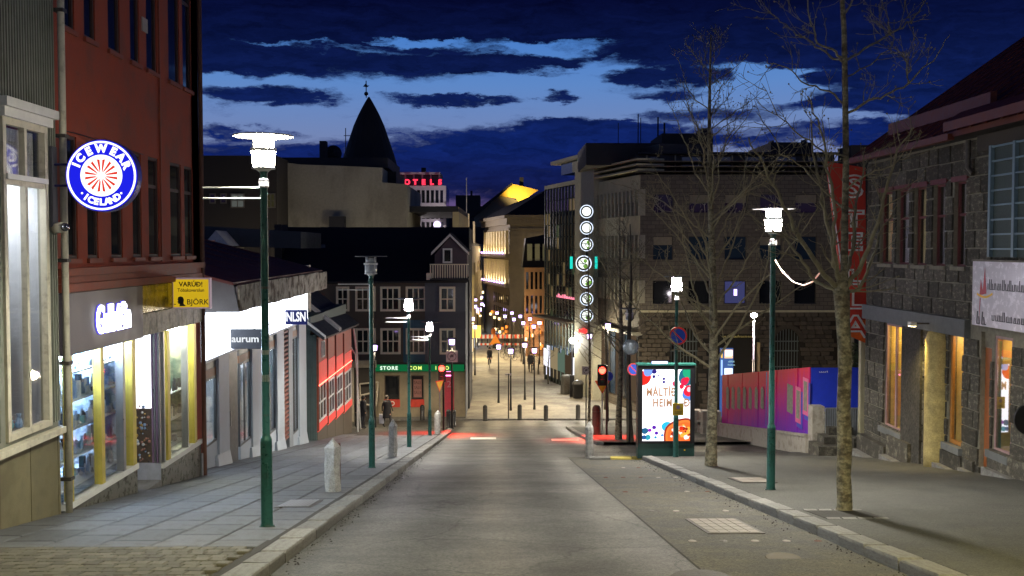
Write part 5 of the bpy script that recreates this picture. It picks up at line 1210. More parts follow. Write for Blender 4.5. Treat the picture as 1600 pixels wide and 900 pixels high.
# clock discs: stacked, facing up the hill
cl = thing('lit_disc_sign', 'vertical stack of seven lit round discs with teal 101 on the fourth', 'sign', at(917, 495, 68))
E_d = emis('disc_white', (.95, 1, .92), 1.5); E_r = emis('disc_rim', (.75, .85, 1), 1.6); E_g = emis('disc_green', (.25, .55, .08), .9); M_dk = mat('disc_dark', (.02, .03, .02), .5); E_teal = emis('teal_neon', (.02, .75, .6), 1.1)
MB().tube([at(917, 325, 68.4), at(917, 500, 68.4)], .06, 8).build('sign_mast', M_black, cl)
rr = random.Random(8)
for i, py in enumerate((330.5, 356, 382, 411.5, 440, 467, 493)):
    r_ = 10.5 if i != 3 else 12.5; px_ = 916.5 if i != 3 else 912; s2 = 68 / FPX; c = at(px_, py, 68); R_ = r_ * s2
    MB().disc(c + Vector((0, .16, 0)), R_, (0, -1, 0), .14, 28).build('disc_case', M_black, cl)
    MB().disc(c, R_ * 1.0, (0, -1, 0), .02, 28, r_in=R_ * .88).build('disc_rim', E_r, cl)
    MB().disc(c + Vector((0, .01, 0)), R_ * .66, (0, -1, 0), .02, 28).build('disc_face', E_d, cl)
    if i >= 2:
        b = MB()
        for k in range(2 + i // 2):
            a = rr.uniform(-1.2, 1.6) - .6; d = Vector((math.cos(a), 0, math.sin(a))); b.disc(c + d * R_ * rr.uniform(.35, .55) + Vector((0, -.012 - .002 * k, 0)), R_ * rr.uniform(.18, .28), (0, -1, 0), .006, 8)
        b.build('green_motif', E_g, cl)
        b = MB()
        for k in range(3 + i // 2):
            a = rr.uniform(0, 6.28); d = Vector((math.cos(a), 0, math.sin(a))); e = Vector((-d.z, 0, d.x)); q = c + Vector((0, -.03 - .002 * k, 0)) + e * rr.uniform(-.1, .1)
            b.prism([q - d * R_ * .1 - e * .02, q + d * R_ * .7 - e * .015, q + d * R_ * .7 + e * .015, q - d * R_ * .1 + e * .02], (0, -.004, 0))
        b.build('dark_motif', M_dk, cl)
c = at(912, 411.5, 68)
for dx in (-.78, .78): letters('1', 1.15, E_teal, orient(c + Vector((dx * 1.08, -.04, 0)), (1, 0, 0)), 'neon_digit', cl, .02, .02, sx=1.2)
# ================================================================== RIGHT SIDE: STONE BUILDING
FT = Fac((10.6, 0), (0, 1), (-1, 0)); tu_ = lambda px, n=0: FT.u(px, n); tz = lambda px, py: FT.z(px, py)
sb = thing('dark_stone_building', 'dark stone block building with red tin roof and amber lit shop windows, at the right', 'building', (10.6, 22, zg(22)))
M_mort = mat('pale_mortar', (.22, .20, .15), .95, var=.2, scale=8)
M_blk = grain(mat('dark_basalt_block', (.062, .055, .043), .85, var=.35, scale=6, bump=.9, bscale=25, rnd=.5, col2=(.16, .145, .11), c2amt=.35, c2scale=5), 50, .3)
up = []
for c in (1388, 1414, 1441, 1471, 1503): up.append((tu_(c + 7), tu_(c - 13), 1.38, 3.33))
lo_ = [(tu_(1416.5), tu_(1385.5), -3.05, -.22), (tu_(1509), tu_(1487), -2.75, -.13), (tu_(1553), tu_(1536), zg(21.5) + .12, -.02), (tu_(1586), tu_(1558), -2.5, -.05)]
hs = up + lo_
wall(FT, 14.5, 28.65, -5, 4.25, hs, M_mort, 'wall', sb, .16)
MB().box(10.6, 20, 28.6, 28.65, -5, 4.2).build('end_wall', M_blk, sb)
FT.mb().box(14.5, 28.6, -4, -2.2, -5, 4.2).build('core_wall', M_rusb, sb)
blks = [chamf('stone_block', M_blk, .03, 40 + i) for i in range(5)]
rr = random.Random(21); CH = .40; cnt = 0; mass = FT.mb(); z = 4.2; row = 0
while z > -4.6:
    hh = CH; u = 14.6 + (.3 if row % 2 else 0)
    while u < 28.6:
        w = rr.uniform(.5, .74); w = min(w, 28.62 - u)
        segs = [(u, u + w)]
        for h in hs:
            if z - hh / 2 < h[3] + .05 and z - hh / 2 > h[2] - .05:
                ns = []
                for a, c in segs:
                    if c <= h[0] or a >= h[1]: ns.append((a, c))
                    else:
                        if a < h[0]: ns.append((a, h[0]))
                        if c > h[1]: ns.append((h[1], c))
                segs = ns
        if not (-.20 < z - hh / 2 < .2 ):
            for a, c in segs:
                if c - a < .1 or z - hh < zg((a + c) / 2) - .2: continue
                if a > 19.2 and cnt < 296:
                    inst(None, 'stone_block', FT.w((a + c) / 2, .0 + rr.uniform(-.008, .01), z - hh / 2) - sb.location, (math.pi / 2, 0, -math.pi / 2), (c - a - .03, hh - .032, .09), sb, blks[rr.randrange(5)]); cnt += 1
                else: mass.box(a + .015, c - .015, 0, .05, z - hh + .016, z - .016)
        u += w
    z -= hh; row += 1
mass.build('stone_block_mass', M_blk, sb, kind='stuff')
FT.mb().box(22.3, 28.62, 0, .14, -.2, .2).build('concrete_lintel_band', mat('grey_lintel', (.14, .145, .145), .8, var=.2, scale=3, bump=.3), sb)
M_jamb = mat('dark_red_frame', (.14, .03, .03), .5, var=.1)
cur = [mat('curtain_cream', (.62, .5, .25), .9, var=.15, scale=10), mat('curtain_grey', (.38, .36, .38), .9, var=.15, scale=10)]
for k, h in enumerate(up):
    window(FT, h[0], h[1], h[2], h[3], sb, M_jamb, CLEAR, 1, 2, .05, -.12, tr=[.62])
    FT.mb().box(h[0] + .08, h[1] - .08, -.22, -.2, h[2] + .05, h[3] - .05).build('curtain', cur[k % 2 == 1 or k == 4], sb)
    FT.mb().box(h[0] - .0, h[1], -.6, -.55, h[2], h[3]).build('room_dark', M_rusb, sb)
    FT.mb().box(h[0] - .04, h[1] + .04, -.04, .07, h[2] - .09, h[2]).build('sill', M_mort, sb)
    FT.mb().box(h[0] - .08, h[1] + .08, -.04, .06, h[3], h[3] + .12).build('lintel', M_jamb, sb)
# shop windows at street level
M_wood = mat('orange_wood_frame', (.4, .17, .03), .45, var=.2, scale=8); M_pinkfr = mat('pinkish_frame', (.35, .22, .22), .5)
E_amb = emis('shop_tube_amber', (1, .74, .28), 60)
I_y = mat('interior_yellow', (.6, .45, .15), .8, var=.2, scale=3)
for k, h in enumerate((lo_[0], lo_[1], lo_[3])):
    shopbox(FT, h[0], h[1], h[2], h[3], 1.0, sb, I_y, E_amb, n0=-.17)
    for zz in (h[2] + .05, h[2] + .9): goods(FT, h[0], h[1], -.8, -.35, zz, 14, sb, rr, .1, .5, (0, 1, 2, 4, 2, 3, 5))
window(FT, *lo_[0], sb, M_pinkfr, CLEAR, 2, 1, .07, -.06, bar=.04)
window(FT, *lo_[1], sb, M_wood, CLEAR, 1, 1, .09, -.06)
h = lo_[3]
w_ = window(FT, *h, sb, M_pinkfr, CLEAR, 1, 1, .06, -.04, panes='one')
for ch in list(w_.children): bpy.data.objects.remove(ch)
MIR = glassy('shop_glass_reflective', extra=.45)
b = MB(); q = FT.w(h[0] + .05, -.09, 0); q2 = FT.w(h[1] - .05, -.02, 0)
b.add([(q.x, q.y, h[2] + .05), (q2.x, q2.y, h[2] + .05), (q2.x, q2.y, h[3] - .05), (q.x, q.y, h[3] - .05)], [(0, 1, 2, 3)]); b.build('pane', MIR, w_)
d_ = lo_[2]
FT.mb().box(d_[0], d_[1], -.14, -.10, d_[2], d_[3] - .35).build('door', mat('orange_brown_door', (.32, .10, .03), .45, var=.15, scale=5), sb)
FT.mb().box(d_[0] + .1, d_[0] + .16, -.10, -.05, d_[2] + .9, d_[2] + 1.05).build('door_handle', M_steel, sb)
FT.mb().box(d_[0], d_[1], -.14, -.08, d_[3] - .34, d_[3]).build('door_head', M_mort, sb)
E_cap = emis('window_top_light', (.95, .85, 1), 5)
FT.mb().box(lo_[1][0] + .1, lo_[1][1] - .1, -.3, -.12, -.24, -.16).build('window_lamp', E_cap, sb)
for a, c in ((1447, 1417),): FT.mb().box(tu_(a), tu_(c), .0, .10, zg(25) - .2, -.2).build('rough_pier', grain(mat('rough_dark_pier', (.05, .045, .038), .9, var=.4, scale=5, bump=1, bscale=14), 20, .4), sb)
# plastered half-round column, lit amber
cu_ = (tu_(1488) + tu_(1459)) / 2; cr0 = (tu_(1459) - tu_(1488)) / 2 * .95
wc = FT.w(cu_, .02, 0)
b = MB(); zb_ = zg(cu_) + .1
prof = [(cr0 * 1.25, zb_ + .0), (cr0 * 1.22, zb_ + .35), (cr0 * .95, zb_ + .42), (cr0 * .95, zb_ + 1.1), (cr0 * 1.0, zb_ + 1.9), (cr0 * .86, zb_ + 2.6), (cr0 * .75, zb_ + 2.9), (cr0 * .9, zb_ + 3.05), (cr0 * .6, zb_ + 3.25)]
prof = [(min(r, .34) , z_) for r, z_ in prof]
b.lathe((wc.x, wc.y, 0), prof, 20); b.build('plaster_column', grain(mat('ochre_plaster', (.42, .33, .13), .85, var=.25, scale=5, bump=.5, bscale=20), 40, .2), sb, smooth=True)
li = bpy.data.lights.new('added_column_light', 'SPOT'); li.energy = 260; li.color = (1, .78, .3); li.spot_size = 1.9; li.spot_blend = .8; li.shadow_soft_size = .06  # spotlight added at the security camera to throw amber light on the column
cp = at(1465, 494, 24.0); cam2 = thing('camera_spotlight', 'small white security camera with an added spotlight, on the stone band above the ochre column', 'lamp', (10.05, 24.15, -.05))
MB().box(9.98, 10.12, 24.05, 24.25, -.08, .02).build('lamp_body', M_white, cam2); MB().tube([(10.1, 24.15, -.02), (10.48, 24.15, -.02)], .02, 6).build('bracket', M_iron, cam2)
MB().box(9.99, 10.11, 24.07, 24.23, -.092, -.082).build('lamp_lens', emis('spot_lens', (1, .8, .4), 20), cam2)
o = bpy.data.objects.new('added_column_light', li); C.objects.link(o); o.parent = cam2; o.location = (0.0, 0, -.09); o.rotation_euler = (0, -.12, 0)
# stepped foundations
rr = random.Random(2)
for k, (a, c, hgt, pr) in enumerate(((28.6, 26.6, .5, .5), (26.6, 25.2, .6, .38), (23.6, 22.4, .4, .28), (22.4, 21.9, .3, .2), (21.2, 19.4, .45, .25), (19.4, 17, .45, .2))):
    FT.mb().box(c, a, -.1, pr * .5, zg(a) - .3, zg((a + c) / 2) + .1 + hgt).build('foundation_block', M_blk, sb)
    FT.mb().box(c, a, .0, pr, zg(a) - .3, zg((a + c) / 2) + .16).build('foundation_step', M_kerb, sb)
for h in (lo_[0], lo_[1], lo_[3]): FT.mb().box(h[0] - .1, h[1] + .1, -.05, .14, h[2] - .16, h[2]).build('sill', MATS['grey_lintel'], sb)
# eaves and roof
M_rf = mat('red_tin_roof', (.11, .02, .013), .55, var=.2, scale=2, bump=.1)
M_cop = mat('copper_red_gutter', (.14, .035, .018), .45, var=.15)
sl = .70
b = MB(); ze = 4.28
b.hexa([(10.15, 14.5, ze), (10.15, 28.9, ze), (17.5, 28.9, ze + 7.35 * sl), (17.5, 14.5, ze + 7.35 * sl), (10.15, 14.5, ze + .12), (10.15, 28.9, ze + .12), (17.5, 28.9, ze + .12 + 7.35 * sl), (17.5, 14.5, ze + .12 + 7.35 * sl)]); b.build('roof', M_rf, sb)
MB().box(10.62, 17, 14.5, 28.58, 4.2, 4.45).build('attic_wall', M_rusb, sb)
for i in range(22):
    yy = 15 + i * .65
    b = MB(); b.hexa([(10.15, yy, ze + .12), (10.15, yy + .04, ze + .12), (17.5, yy + .04, ze + .12 + 7.35 * sl), (17.5, yy, ze + .12 + 7.35 * sl), (10.15, yy, ze + .15), (10.15, yy + .04, ze + .15), (17.5, yy + .04, ze + .15 + 7.35 * sl), (17.5, yy, ze + .15 + 7.35 * sl)]); b.build('roof_seam', M_rf, sb)
MB().box(10.05, 10.2, 22.4, 28.9, ze - .06, ze + .08).build('gutter', M_cop, sb)
MB().hexa([(10.9, 22.2, ze + .66), (10.9, 28.0, ze + .66), (11.05, 28.0, ze + .74), (11.05, 22.2, ze + .74), (10.9, 22.2, ze + .98), (10.9, 28.0, ze + .98), (11.05, 28.0, ze + 1.0), (11.05, 22.2, ze + 1.0)]).build('snow_board', M_cop, sb)
MB().hexa([(9.9, 14.5, ze + .1), (9.9, 22.3, ze + .1), (10.3, 22.3, ze + .35), (10.3, 14.5, ze + .35), (9.9, 14.5, ze + .3), (9.9, 22.3, ze + .3), (10.3, 22.3, ze + .55), (10.3, 14.5, ze + .55)]).build('lower_eave', M_cop, sb)
FT.mb().box(14.5, 21.9, .0, .12, 3.9, 4.25).build('wall_plate', mat('dark_soffit', (.05, .04, .03), .8), sb)
MB().tube([(10.45, 22.25, 4.2), (10.45, 22.25, 3.6), (10.5, 22.1, 3.45)], .06, 8).build('rainwater_pipe', M_iron, sb)
# steel mesh screen at the upper right
ms = thing('mesh_screen', 'blue-grey steel framed mesh screen on the stone wall above the white sign', 'screen', (10.4, 20.5, 1.6))
FM3 = Fac((10.35, 0), (0, 1), (-1, 0)); ma, mb_ = FM3.u(1545), 15.0; zt_ = 3.95; zb_ = 1.62
M_mf = mat('blue_grey_frame', (.16, .24, .30), .45, var=.08)
u = ma
while u > mb_: FM3.mb().box(u - .09, u, -.04, .04, zb_, zt_).build('post', M_mf, ms); u -= .98
for k in range(8): z = zb_ + .15 + k * (zt_ - zb_ - .2) / 7; FM3.mb().box(mb_, ma, -.02, .02, z, z + .035).build('rail', M_mf, ms)
FM3.mb().box(mb_, ma, -.06, -.045, zb_, zt_).build('mesh_panel', mat('mesh_green_grey', (.055, .075, .07), .7, var=.25, scale=30), ms)
# white sign
ws = thing('white_shop_sign', 'long white sign with red spikes and yellow arc on the dark stone wall', 'sign', (10.4, 20.5, .1))
FSg = Fac((10.45, 0), (0, 1), (-1, 0)); sa, sbb = FSg.u(1527), 15.0
M_sg = mat('white_sign_panel', (.66, .62, .68), .25, var=.04, spec=.8)
FSg.mb().box(sbb, sa, 0, .09, .14, 1.52).build('sign_panel', M_sg, ws)
FSg.mb().box(sbb, sa + .02, -.01, .11, 1.52, 1.56).build('sign_frame', M_iron, ws)
E_red2 = mat('sign_red_print', (.5, .04, .07), .5); M_yel2 = mat('sign_yellow_print', (.9, .5, .02), .5)
def sp(px, py): return FSg.uz(px, py, .09)
b = FSg.mb()
for pts in (((1531, 461), (1533, 437), (1537, 460)), ((1535.5, 460), (1539.5, 418), (1541.5, 459)), ((1530, 500), (1531.2, 466), (1532.6, 466))):
    b.prism([(sp(*p_)[0], .094, sp(*p_)[1]) for p_ in pts], (0, .004, 0))
b.build('red_spikes', E_red2, ws)
b = FSg.mb()
for k in range(12):
    x0, x1 = 1527.5 + k * 2, 1529.5 + k * 2; f = lambda x: 457 + 5.5 * math.sin((x - 1527) / 25 * math.pi)
    b.prism([(sp(x0, f(x0) - 1)[0], .100, sp(x0, f(x0))[1]), (sp(x1, f(x1))[0], .100, sp(x1, f(x1))[1]), (sp(x1, f(x1) + 4)[0], .100, sp(x1, f(x1) + 3.4)[1]), (sp(x0, f(x0) + 4)[0], .100, sp(x0, f(x0) + 3.4)[1])], (0, .004, 0))
b.build('yellow_arc', M_yel2, ws)
M_pr = mat('sign_dark_print', (.05, .045, .06), .5)
b = MB(); rr = random.Random(4)
strokes(b, FSg.w(FSg.u(1595), .092, 1.8 - (455 - 388) / FPX * 20.4), (0, -1, 0), (0, 0, 1), 2.3, .22, 34, .004, rr)
strokes(b, FSg.w(FSg.u(1595), .092, 1.8 - (505 - 388) / FPX * 20.3), (0, -1, 0), (0, 0, 1), 1.9, .2, 26, .004, rr)
strokes(b, FSg.w(FSg.u(1541), .092, 1.8 - (508 - 388) / FPX * 21.3), (0, -1, 0), (0, 0, 1), .45, .28, 4, .004, rr)
b.build('sign_print', M_pr, ws, kind='stuff')
bo = thing('black_round_sign', 'black rounded projecting sign at the right edge by the last lit window', 'sign', at(1606, 655, 19))
c = at(1607, 655, 19); MB().disc(c, .30, (0, -1, 0), .06, 24).build('sign_disc', M_black, bo); MB().tube([c, c + Vector((.75, 0, .05))], .02, 6).build('bracket', M_black, bo)
# red banner
bn = thing('red_banner_sign', 'tall red hanging banner sign with white letters STELLA at the stone building corner', 'sign', at(1353, 537, 28.95))
D = 28.95
def bp_(x, y, dd=0): p = at(x, y, D + dd); return p
b = MB(); b.prism([bp_(1291, 252), bp_(1352, 262), bp_(1355, 537), bp_(1325, 524)], (0, .09, 0)); M_ban = mat('banner_red', (.62, .05, .03), .6, var=.1, scale=2); b.build('banner', M_ban, bn)
b = MB(); b.prism([bp_(1326, 500, -.01), bp_(1354.5, 500, -.01), bp_(1355, 537, -.01), bp_(1325, 524, -.01)], (0, -.004, 0)); b.build('banner_foot', mat('banner_orange', (.85, .14, .02), .6), bn)
MB().tube([bp_(1291, 250), bp_(1323, 475)], .022, 6).build('banner_edge', mat('banner_edge_white', (.75, .7, .72), .5), bn)
M_bl2 = mat('banner_letter', (.85, .85, .85), .5)
for ch, (x, y), sz in zip('STELLA', ((1333, 293), (1334, 343), (1334, 379), (1334, 434), (1335, 470), (1337, 512)), (.85, .62, .66, .55, .68, .86)):
    letters(ch, sz, M_bl2, orient(bp_(x, y, -.03), (1, 0, 0)), 'lettering', bn, .006, .045, sx=1.4)
    letters(ch, sz, M_ban, orient(bp_(x, y, -.045), (1, 0, 0)), 'letter_core', bn, .004, -.006, sx=1.4)
MB().tube([bp_(1352, 300), bp_(1375, 300)], .03, 6).build('bracket', M_iron, bn); MB().tube([bp_(1354, 520), bp_(1378, 520)], .03, 6).build('bracket', M_iron, bn)
pl = thing('lit_pillar', 'cream lit upright box just right of the red banner', 'light box', at(1360, 505, 30)); MB().box(at(1353, 0, 30).x, at(1367, 0, 30).x, 30, 30.3, at(1360, 505, 30).z, at(1360, 405, 30).z).build('light_panel', mat('cream_panel', (.6, .5, .33), .6, emit=(1, .8, .5), es=.18), pl); MB().box(at(1354, 0, 30).x, at(1366, 0, 30).x, 30.05, 30.25, zg(30), at(1360, 505, 30).z).build('post', M_tile2, pl)
iv = MB(); rr = random.Random(9)
D = 33
for i in range(900):
    p = at(rr.uniform(1326, 1368), rr.uniform(536, 640), D + rr.uniform(-.5, .5)); a, e = rr.uniform(0, 6.28), rr.uniform(-1, 1); v = Vector((math.cos(a), math.sin(a) * .5, e)).normalized() * .06; w2 = v.cross(Vector((0, 1, .2))).normalized() * .035
    iv.poly([p - v, p + w2, p + v, p - w2])
iv.build('ivy_leaves', mat('ivy_leaf', (.07, .09, .035), .35, var=0, rnd=0), kind='stuff', label='glinting ivy leaves on the wall below the red banner', cat='ivy')

# ================================================================== hoarding, low wall, steps
HX = 9.7; hb = thing('painted_hoarding', 'pink to purple painted board hoarding with grey slots, on a low white wall', 'hoarding', (HX, 37, zg(37)))
zt_ = lambda y: -1.88 + (y - 30.9) * (-3.65 + 1.88) / 12.1; zbm = lambda y: -4.03 + (y - 30.9) * (-5.79 + 4.03) / 12.1
m = bpy.data.materials.new('hoarding_paint'); m.use_nodes = True; t = m.node_tree; bs = t.nodes['Principled BSDF']; bs.inputs['Roughness'].default_value = .6; bs.inputs['Specular IOR Level'].default_value = .12
tcn = t.nodes.new('ShaderNodeNewGeometry'); sp_ = t.nodes.new('ShaderNodeSeparateXYZ'); t.links.new(tcn.outputs['Position'], sp_.inputs[0])
def mth(op, a, b_=None):
    n = t.nodes.new('ShaderNodeMath'); n.operation = op
    for i, v in enumerate((a, b_)):
        if v is None: continue
        if isinstance(v, (int, float)): n.inputs[i].default_value = v
        else: t.links.new(v, n.inputs[i])
    return n.outputs[0]
rel = mth('DIVIDE', mth('SUBTRACT', sp_.outputs[2], mth('MULTIPLY_ADD', sp_.outputs[1], -.1463)), 1)   # unused base
tt = t.nodes.new('ShaderNodeMath'); tt.operation = 'MULTIPLY_ADD'; t.links.new(sp_.outputs[1], tt.inputs[0]); tt.inputs[1].default_value = .1463; tt.inputs[2].default_value = 0
hgt = mth('ADD', sp_.outputs[2], tt.outputs[0])       # ~.5 at the bottom, 2.6 at the top edge
nz = t.nodes.new('ShaderNodeTexNoise'); nz.inputs['Scale'].default_value = 2.5; nz.inputs['Detail'].default_value = 5; mp = t.nodes.new('ShaderNodeMapping'); mp.inputs['Scale'].default_value = (1, 2.5, .5); t.links.new(tcn.outputs['Position'], mp.inputs[0]); t.links.new(mp.outputs[0], nz.inputs['Vector'])
val = mth('ADD', mth('MULTIPLY', hgt, .30), mth('ADD', mth('MULTIPLY', mth('SUBTRACT', sp_.outputs[1], 31), .028), mth('MULTIPLY', mth('SUBTRACT', nz.outputs[0], .5), .35)))
rp = t.nodes.new('ShaderNodeValToRGB'); t.links.new(val, rp.inputs[0])
setramp(rp.color_ramp, [(.12, (.09, .03, .42)), (.38, (.27, .02, .36)), (.6, (.55, .015, .22)), (.8, (.72, .015, .07)), (1, (.66, .02, .03))])
t.links.new(rp.outputs[0], bs.inputs['Base Color'])
bs.inputs['Emission Strength'].default_value = 0
y = 30.95; k = 0
while y < 42.9:
    y1 = min(y + 1.22, 43.0); dx = .014 * (k % 2)
    b = MB(); b.hexa([(HX - dx, y, zbm(y)), (HX + .03, y, zbm(y)), (HX + .03, y1 - .03, zbm(y1)), (HX - dx, y1 - .03, zbm(y1)), (HX - dx, y, zt_(y)), (HX + .03, y, zt_(y)), (HX + .03, y1 - .03, zt_(y1)), (HX - dx, y1 - .03, zt_(y1))]); b.build('hoarding_panel', m, hb); y = y1; k += 1
FHd = Fac((HX, 0), (0, 1), (-1, 0)); M_slot = mat('weathered_grey_slot', (.26, .25, .19), .8, var=.3, scale=8); M_bst = mat('hoarding_blue_paint', (.03, .05, .45), .5); M_pst = mat('hoarding_pink_outline', (.75, .12, .3), .5)
for px_ in (1139.5, 1148, 1157, 1166, 1175, 1184.5, 1194):
    u0, u1 = FHd.u(px_ + 2.4), FHd.u(px_ - 2.2); um = (u0 + u1) / 2; zt0 = FHd.z(px_, 605); zb0 = FHd.z(px_, 640)
    b = FHd.mb(); b.prism([(u0, .01, zb0), (u1, .01, zb0), (u1, .01, zt0 - .1), (um, .01, zt0), (u0, .01, zt0 - .1)], (0, .012, 0)); b.build('grey_slot', M_slot, hb)
def strip_(pa, pb, ya, yb, m_, pr=.012):
    u0, u1 = FHd.u(pb), FHd.u(pa); FHd.mb().box(u0, u1, .008, pr + .004, FHd.z(pa, yb), FHd.z(pa, ya)).build('painted_shape', m_, hb)
strip_(1233, 1242, 600, 644, M_slot); strip_(1199.5, 1201.5, 582, 668, M_bst, .009); strip_(1240, 1245, 580, 676, M_bst, .008)
for (a, c, y0_, y1_) in ((1246.5, 1255, 604, 660), (1258, 1266.5, 590, 648)):
    strip_(a + 2, c + 2.5, y0_ + 6, y1_ + 8, M_bst, .013); strip_(a, c, y0_, y1_, M_pst, .018); strip_(a + 1.6, c - 1.6, y0_ + 6, y1_ - 6, M_slot, .024)
b = MB(); M_blu = mat('plain_blue_board', (.02, .05, .62), .5, var=.06)
y0b = 30.9
for k in range(2):
    xa = HX + .035 + k * 1.0; MB().box(xa, xa + .99, y0b, y0b + .03, at(1300, 643, y0b).z, at(1300, 574.5, y0b).z + .004 * k).build('hoarding_panel', M_blu, hb)
b = MB(); strokes(b, at(1287, 582, y0b - .005), (1, 0, 0), (0, 0, 1), .3, .05, 5, .003, rr); b.build('board_mark', M_white, hb)
lwl = thing('low_white_wall', 'low white rendered wall with posts carrying the pink hoarding', 'wall', (HX, 37, zg(37)))
M_ww = mat('white_render', (.42, .38, .32), .8, var=.2, scale=3, col2=(.25, .22, .18), c2amt=.4)
b = MB(); b.hexa([(HX - .12, 30.9, zg(30.9)), (HX + .15, 30.9, zg(30.9)), (HX + .15, 50, zg(50) - .2), (HX - .12, 50, zg(50) - .2), (HX - .12, 30.9, zbm(30.9) - .02), (HX + .15, 30.9, zbm(30.9) - .02), (HX + .15, 50, zbm(50) - .02), (HX - .12, 50, zbm(50) - .02)]); b.build('wall_body', M_ww, lwl)
b = MB(); b.hexa([(HX - .16, 30.9, zbm(30.9) - .02), (HX + .0, 30.9, zbm(30.9) - .02), (HX + .0, 50, zbm(50) - .02), (HX - .16, 50, zbm(50) - .02), (HX - .16, 30.9, zbm(30.9) + .06), (HX, 30.9, zbm(30.9) + .06), (HX, 50, zbm(50) + .06), (HX - .16, 50, zbm(50) + .06)]); b.build('coping', M_ww, lwl)
MB().box(HX - .05, HX + .32, 30.45, 30.88, zg(31) - .2, at(1280, 634, 30.6).z).build('end_post', M_ww, lwl)
for yy in (43.6, 45.6, 47.8, 49.6): MB().box(HX - .3, HX + .1, yy, yy + .5, zg(yy) - .2, zg(yy) + 1.15).build('gate_post', M_ww, lwl)
for yy in (44.1, 46.1): MB().box(HX - .12, HX - .02, yy, yy + 1.5, zg(yy) + .3, zg(yy) + .95).build('wall_panel', M_ww, lwl)
rl = thing('steel_railing', 'grey steel picket railing above stone steps beside the blue board', 'railing', at(1316, 680, 30.4))
M_rl = mat('galvanised_grey', (.32, .34, .38), .4, .4)
a, c = at(1290, 638, 30.4), at(1343, 682, 30.4)
for k in range(16): x = a.x + (c.x - a.x) * k / 15; MB().box(x - .012, x + .012, 30.38, 30.40, c.z, a.z).build('picket', M_rl, rl)
for z in (a.z, c.z): MB().box(a.x, c.x, 30.37, 30.41, z - .02, z + .02).build('rail', M_rl, rl)
MB().box(a.x, c.x, 30.42, 30.44, c.z, a.z).build('backing_sheet', mat('grey_mesh_sheet', (.2, .21, .23), .6), rl)
st_ = thing('stone_steps', 'rough stone steps between the white wall end and the stone building', 'steps', at(1315, 712, 30))
for k in range(3): MB().box(at(1283 + k * 14, 0, 29.6).x, at(1350, 0, 29.6).x, 29.3 + k * .35, 30.3, zg(30) - .1, zg(29.5) + .35 + k * .22).build('step', M_blk, st_)
MB().box(at(1336, 0, 29.4).x, at(1350, 0, 29.4).x, 29.0, 29.4, zg(30), zg(29.4) + .62).build('end_block', M_blk, st_)
MB().box(HX + .2, 10.9, 30.5, 30.8, zg(30), at(1300, 680, 30.4).z + .05).build('back_wall', M_rusb, st_)
# ================================================================== TREES
M_bark = grain(mat('grey_birch_bark', (.26, .23, .15), .85, var=.4, scale=5, bump=.8, bscale=25, col2=(.10, .08, .05), c2amt=.55, c2scale=5), 40, .3)
def ringbark(m):
    t = m.node_tree; b = t.nodes['Principled BSDF']; l = b.inputs['Base Color'].links[0].from_socket
    tcn = t.nodes.new('ShaderNodeTexCoord'); mp = t.nodes.new('ShaderNodeMapping'); mp.inputs['Scale'].default_value = (5, 5, 9); t.links.new(tcn.outputs['Object'], mp.inputs[0])
    nz = t.nodes.new('ShaderNodeTexNoise'); nz.inputs['Scale'].default_value = 1.6; nz.inputs['Detail'].default_value = 4; t.links.new(mp.outputs[0], nz.inputs[0])
    mr = t.nodes.new('ShaderNodeMapRange'); t.links.new(nz.outputs[0], mr.inputs[0]); mr.inputs[1].default_value = .42; mr.inputs[2].default_value = .56; mr.inputs[3].default_value = .55; mr.inputs[4].default_value = 1.15
    mx = t.nodes.new('ShaderNodeMixRGB'); mx.blend_type = 'MULTIPLY'; mx.inputs[0].default_value = 1; t.links.new(l, mx.inputs[1]); t.links.new(mr.outputs[0], mx.inputs[2]); t.links.new(mx.outputs[0], b.inputs['Base Color'])
ringbark(M_bark)
M_bark2 = mat('twig_bark', (.23, .20, .12), .85, var=.3, scale=10)
M_darkb = mat('dark_bark', (.06, .05, .035), .9, var=.4, scale=8, bump=.8, bscale=30)
def grow(b, p, d, ln, r, depth, rr, up=.15, wob=.22, kids=(3, 5), sides=5):
    n = 5 if depth > 1 else 4; pts = [Vector(p)]; rs = [r]; d = Vector(d).normalized()
    for i in range(n):
        d = (d + Vector((rr.gauss(0, wob), rr.gauss(0, wob), rr.gauss(0, wob) + up * .4))).normalized()
        pts.append(pts[-1] + d * ln / n); rs.append(max(.0028, r * (1 - .72 * (i + 1) / n)))
    b.tube(pts, rs, sides if r > .012 else 4, cap=False)
    if depth <= 0:
        if rr.random() < .5: b.ball(pts[-1], .014, 5, 3)
        return
    for k in range(rr.randint(*kids)):
        f = rr.uniform(.25, .95) * n; i = min(n - 1, int(f)); q = pts[i].lerp(pts[i + 1], f - i)
        t = (pts[i + 1] - pts[i]).normalized(); a = t.orthogonal().normalized(); a.rotate(Matrix.Rotation(rr.uniform(0, 6.28), 3, t))
        dd = (t * .75 + a * rr.uniform(.5, .95)); grow(b, q, dd, ln * rr.uniform(.38, .6), max(.004, rs[i] * .55), depth - 1, rr, up, wob, kids, sides)
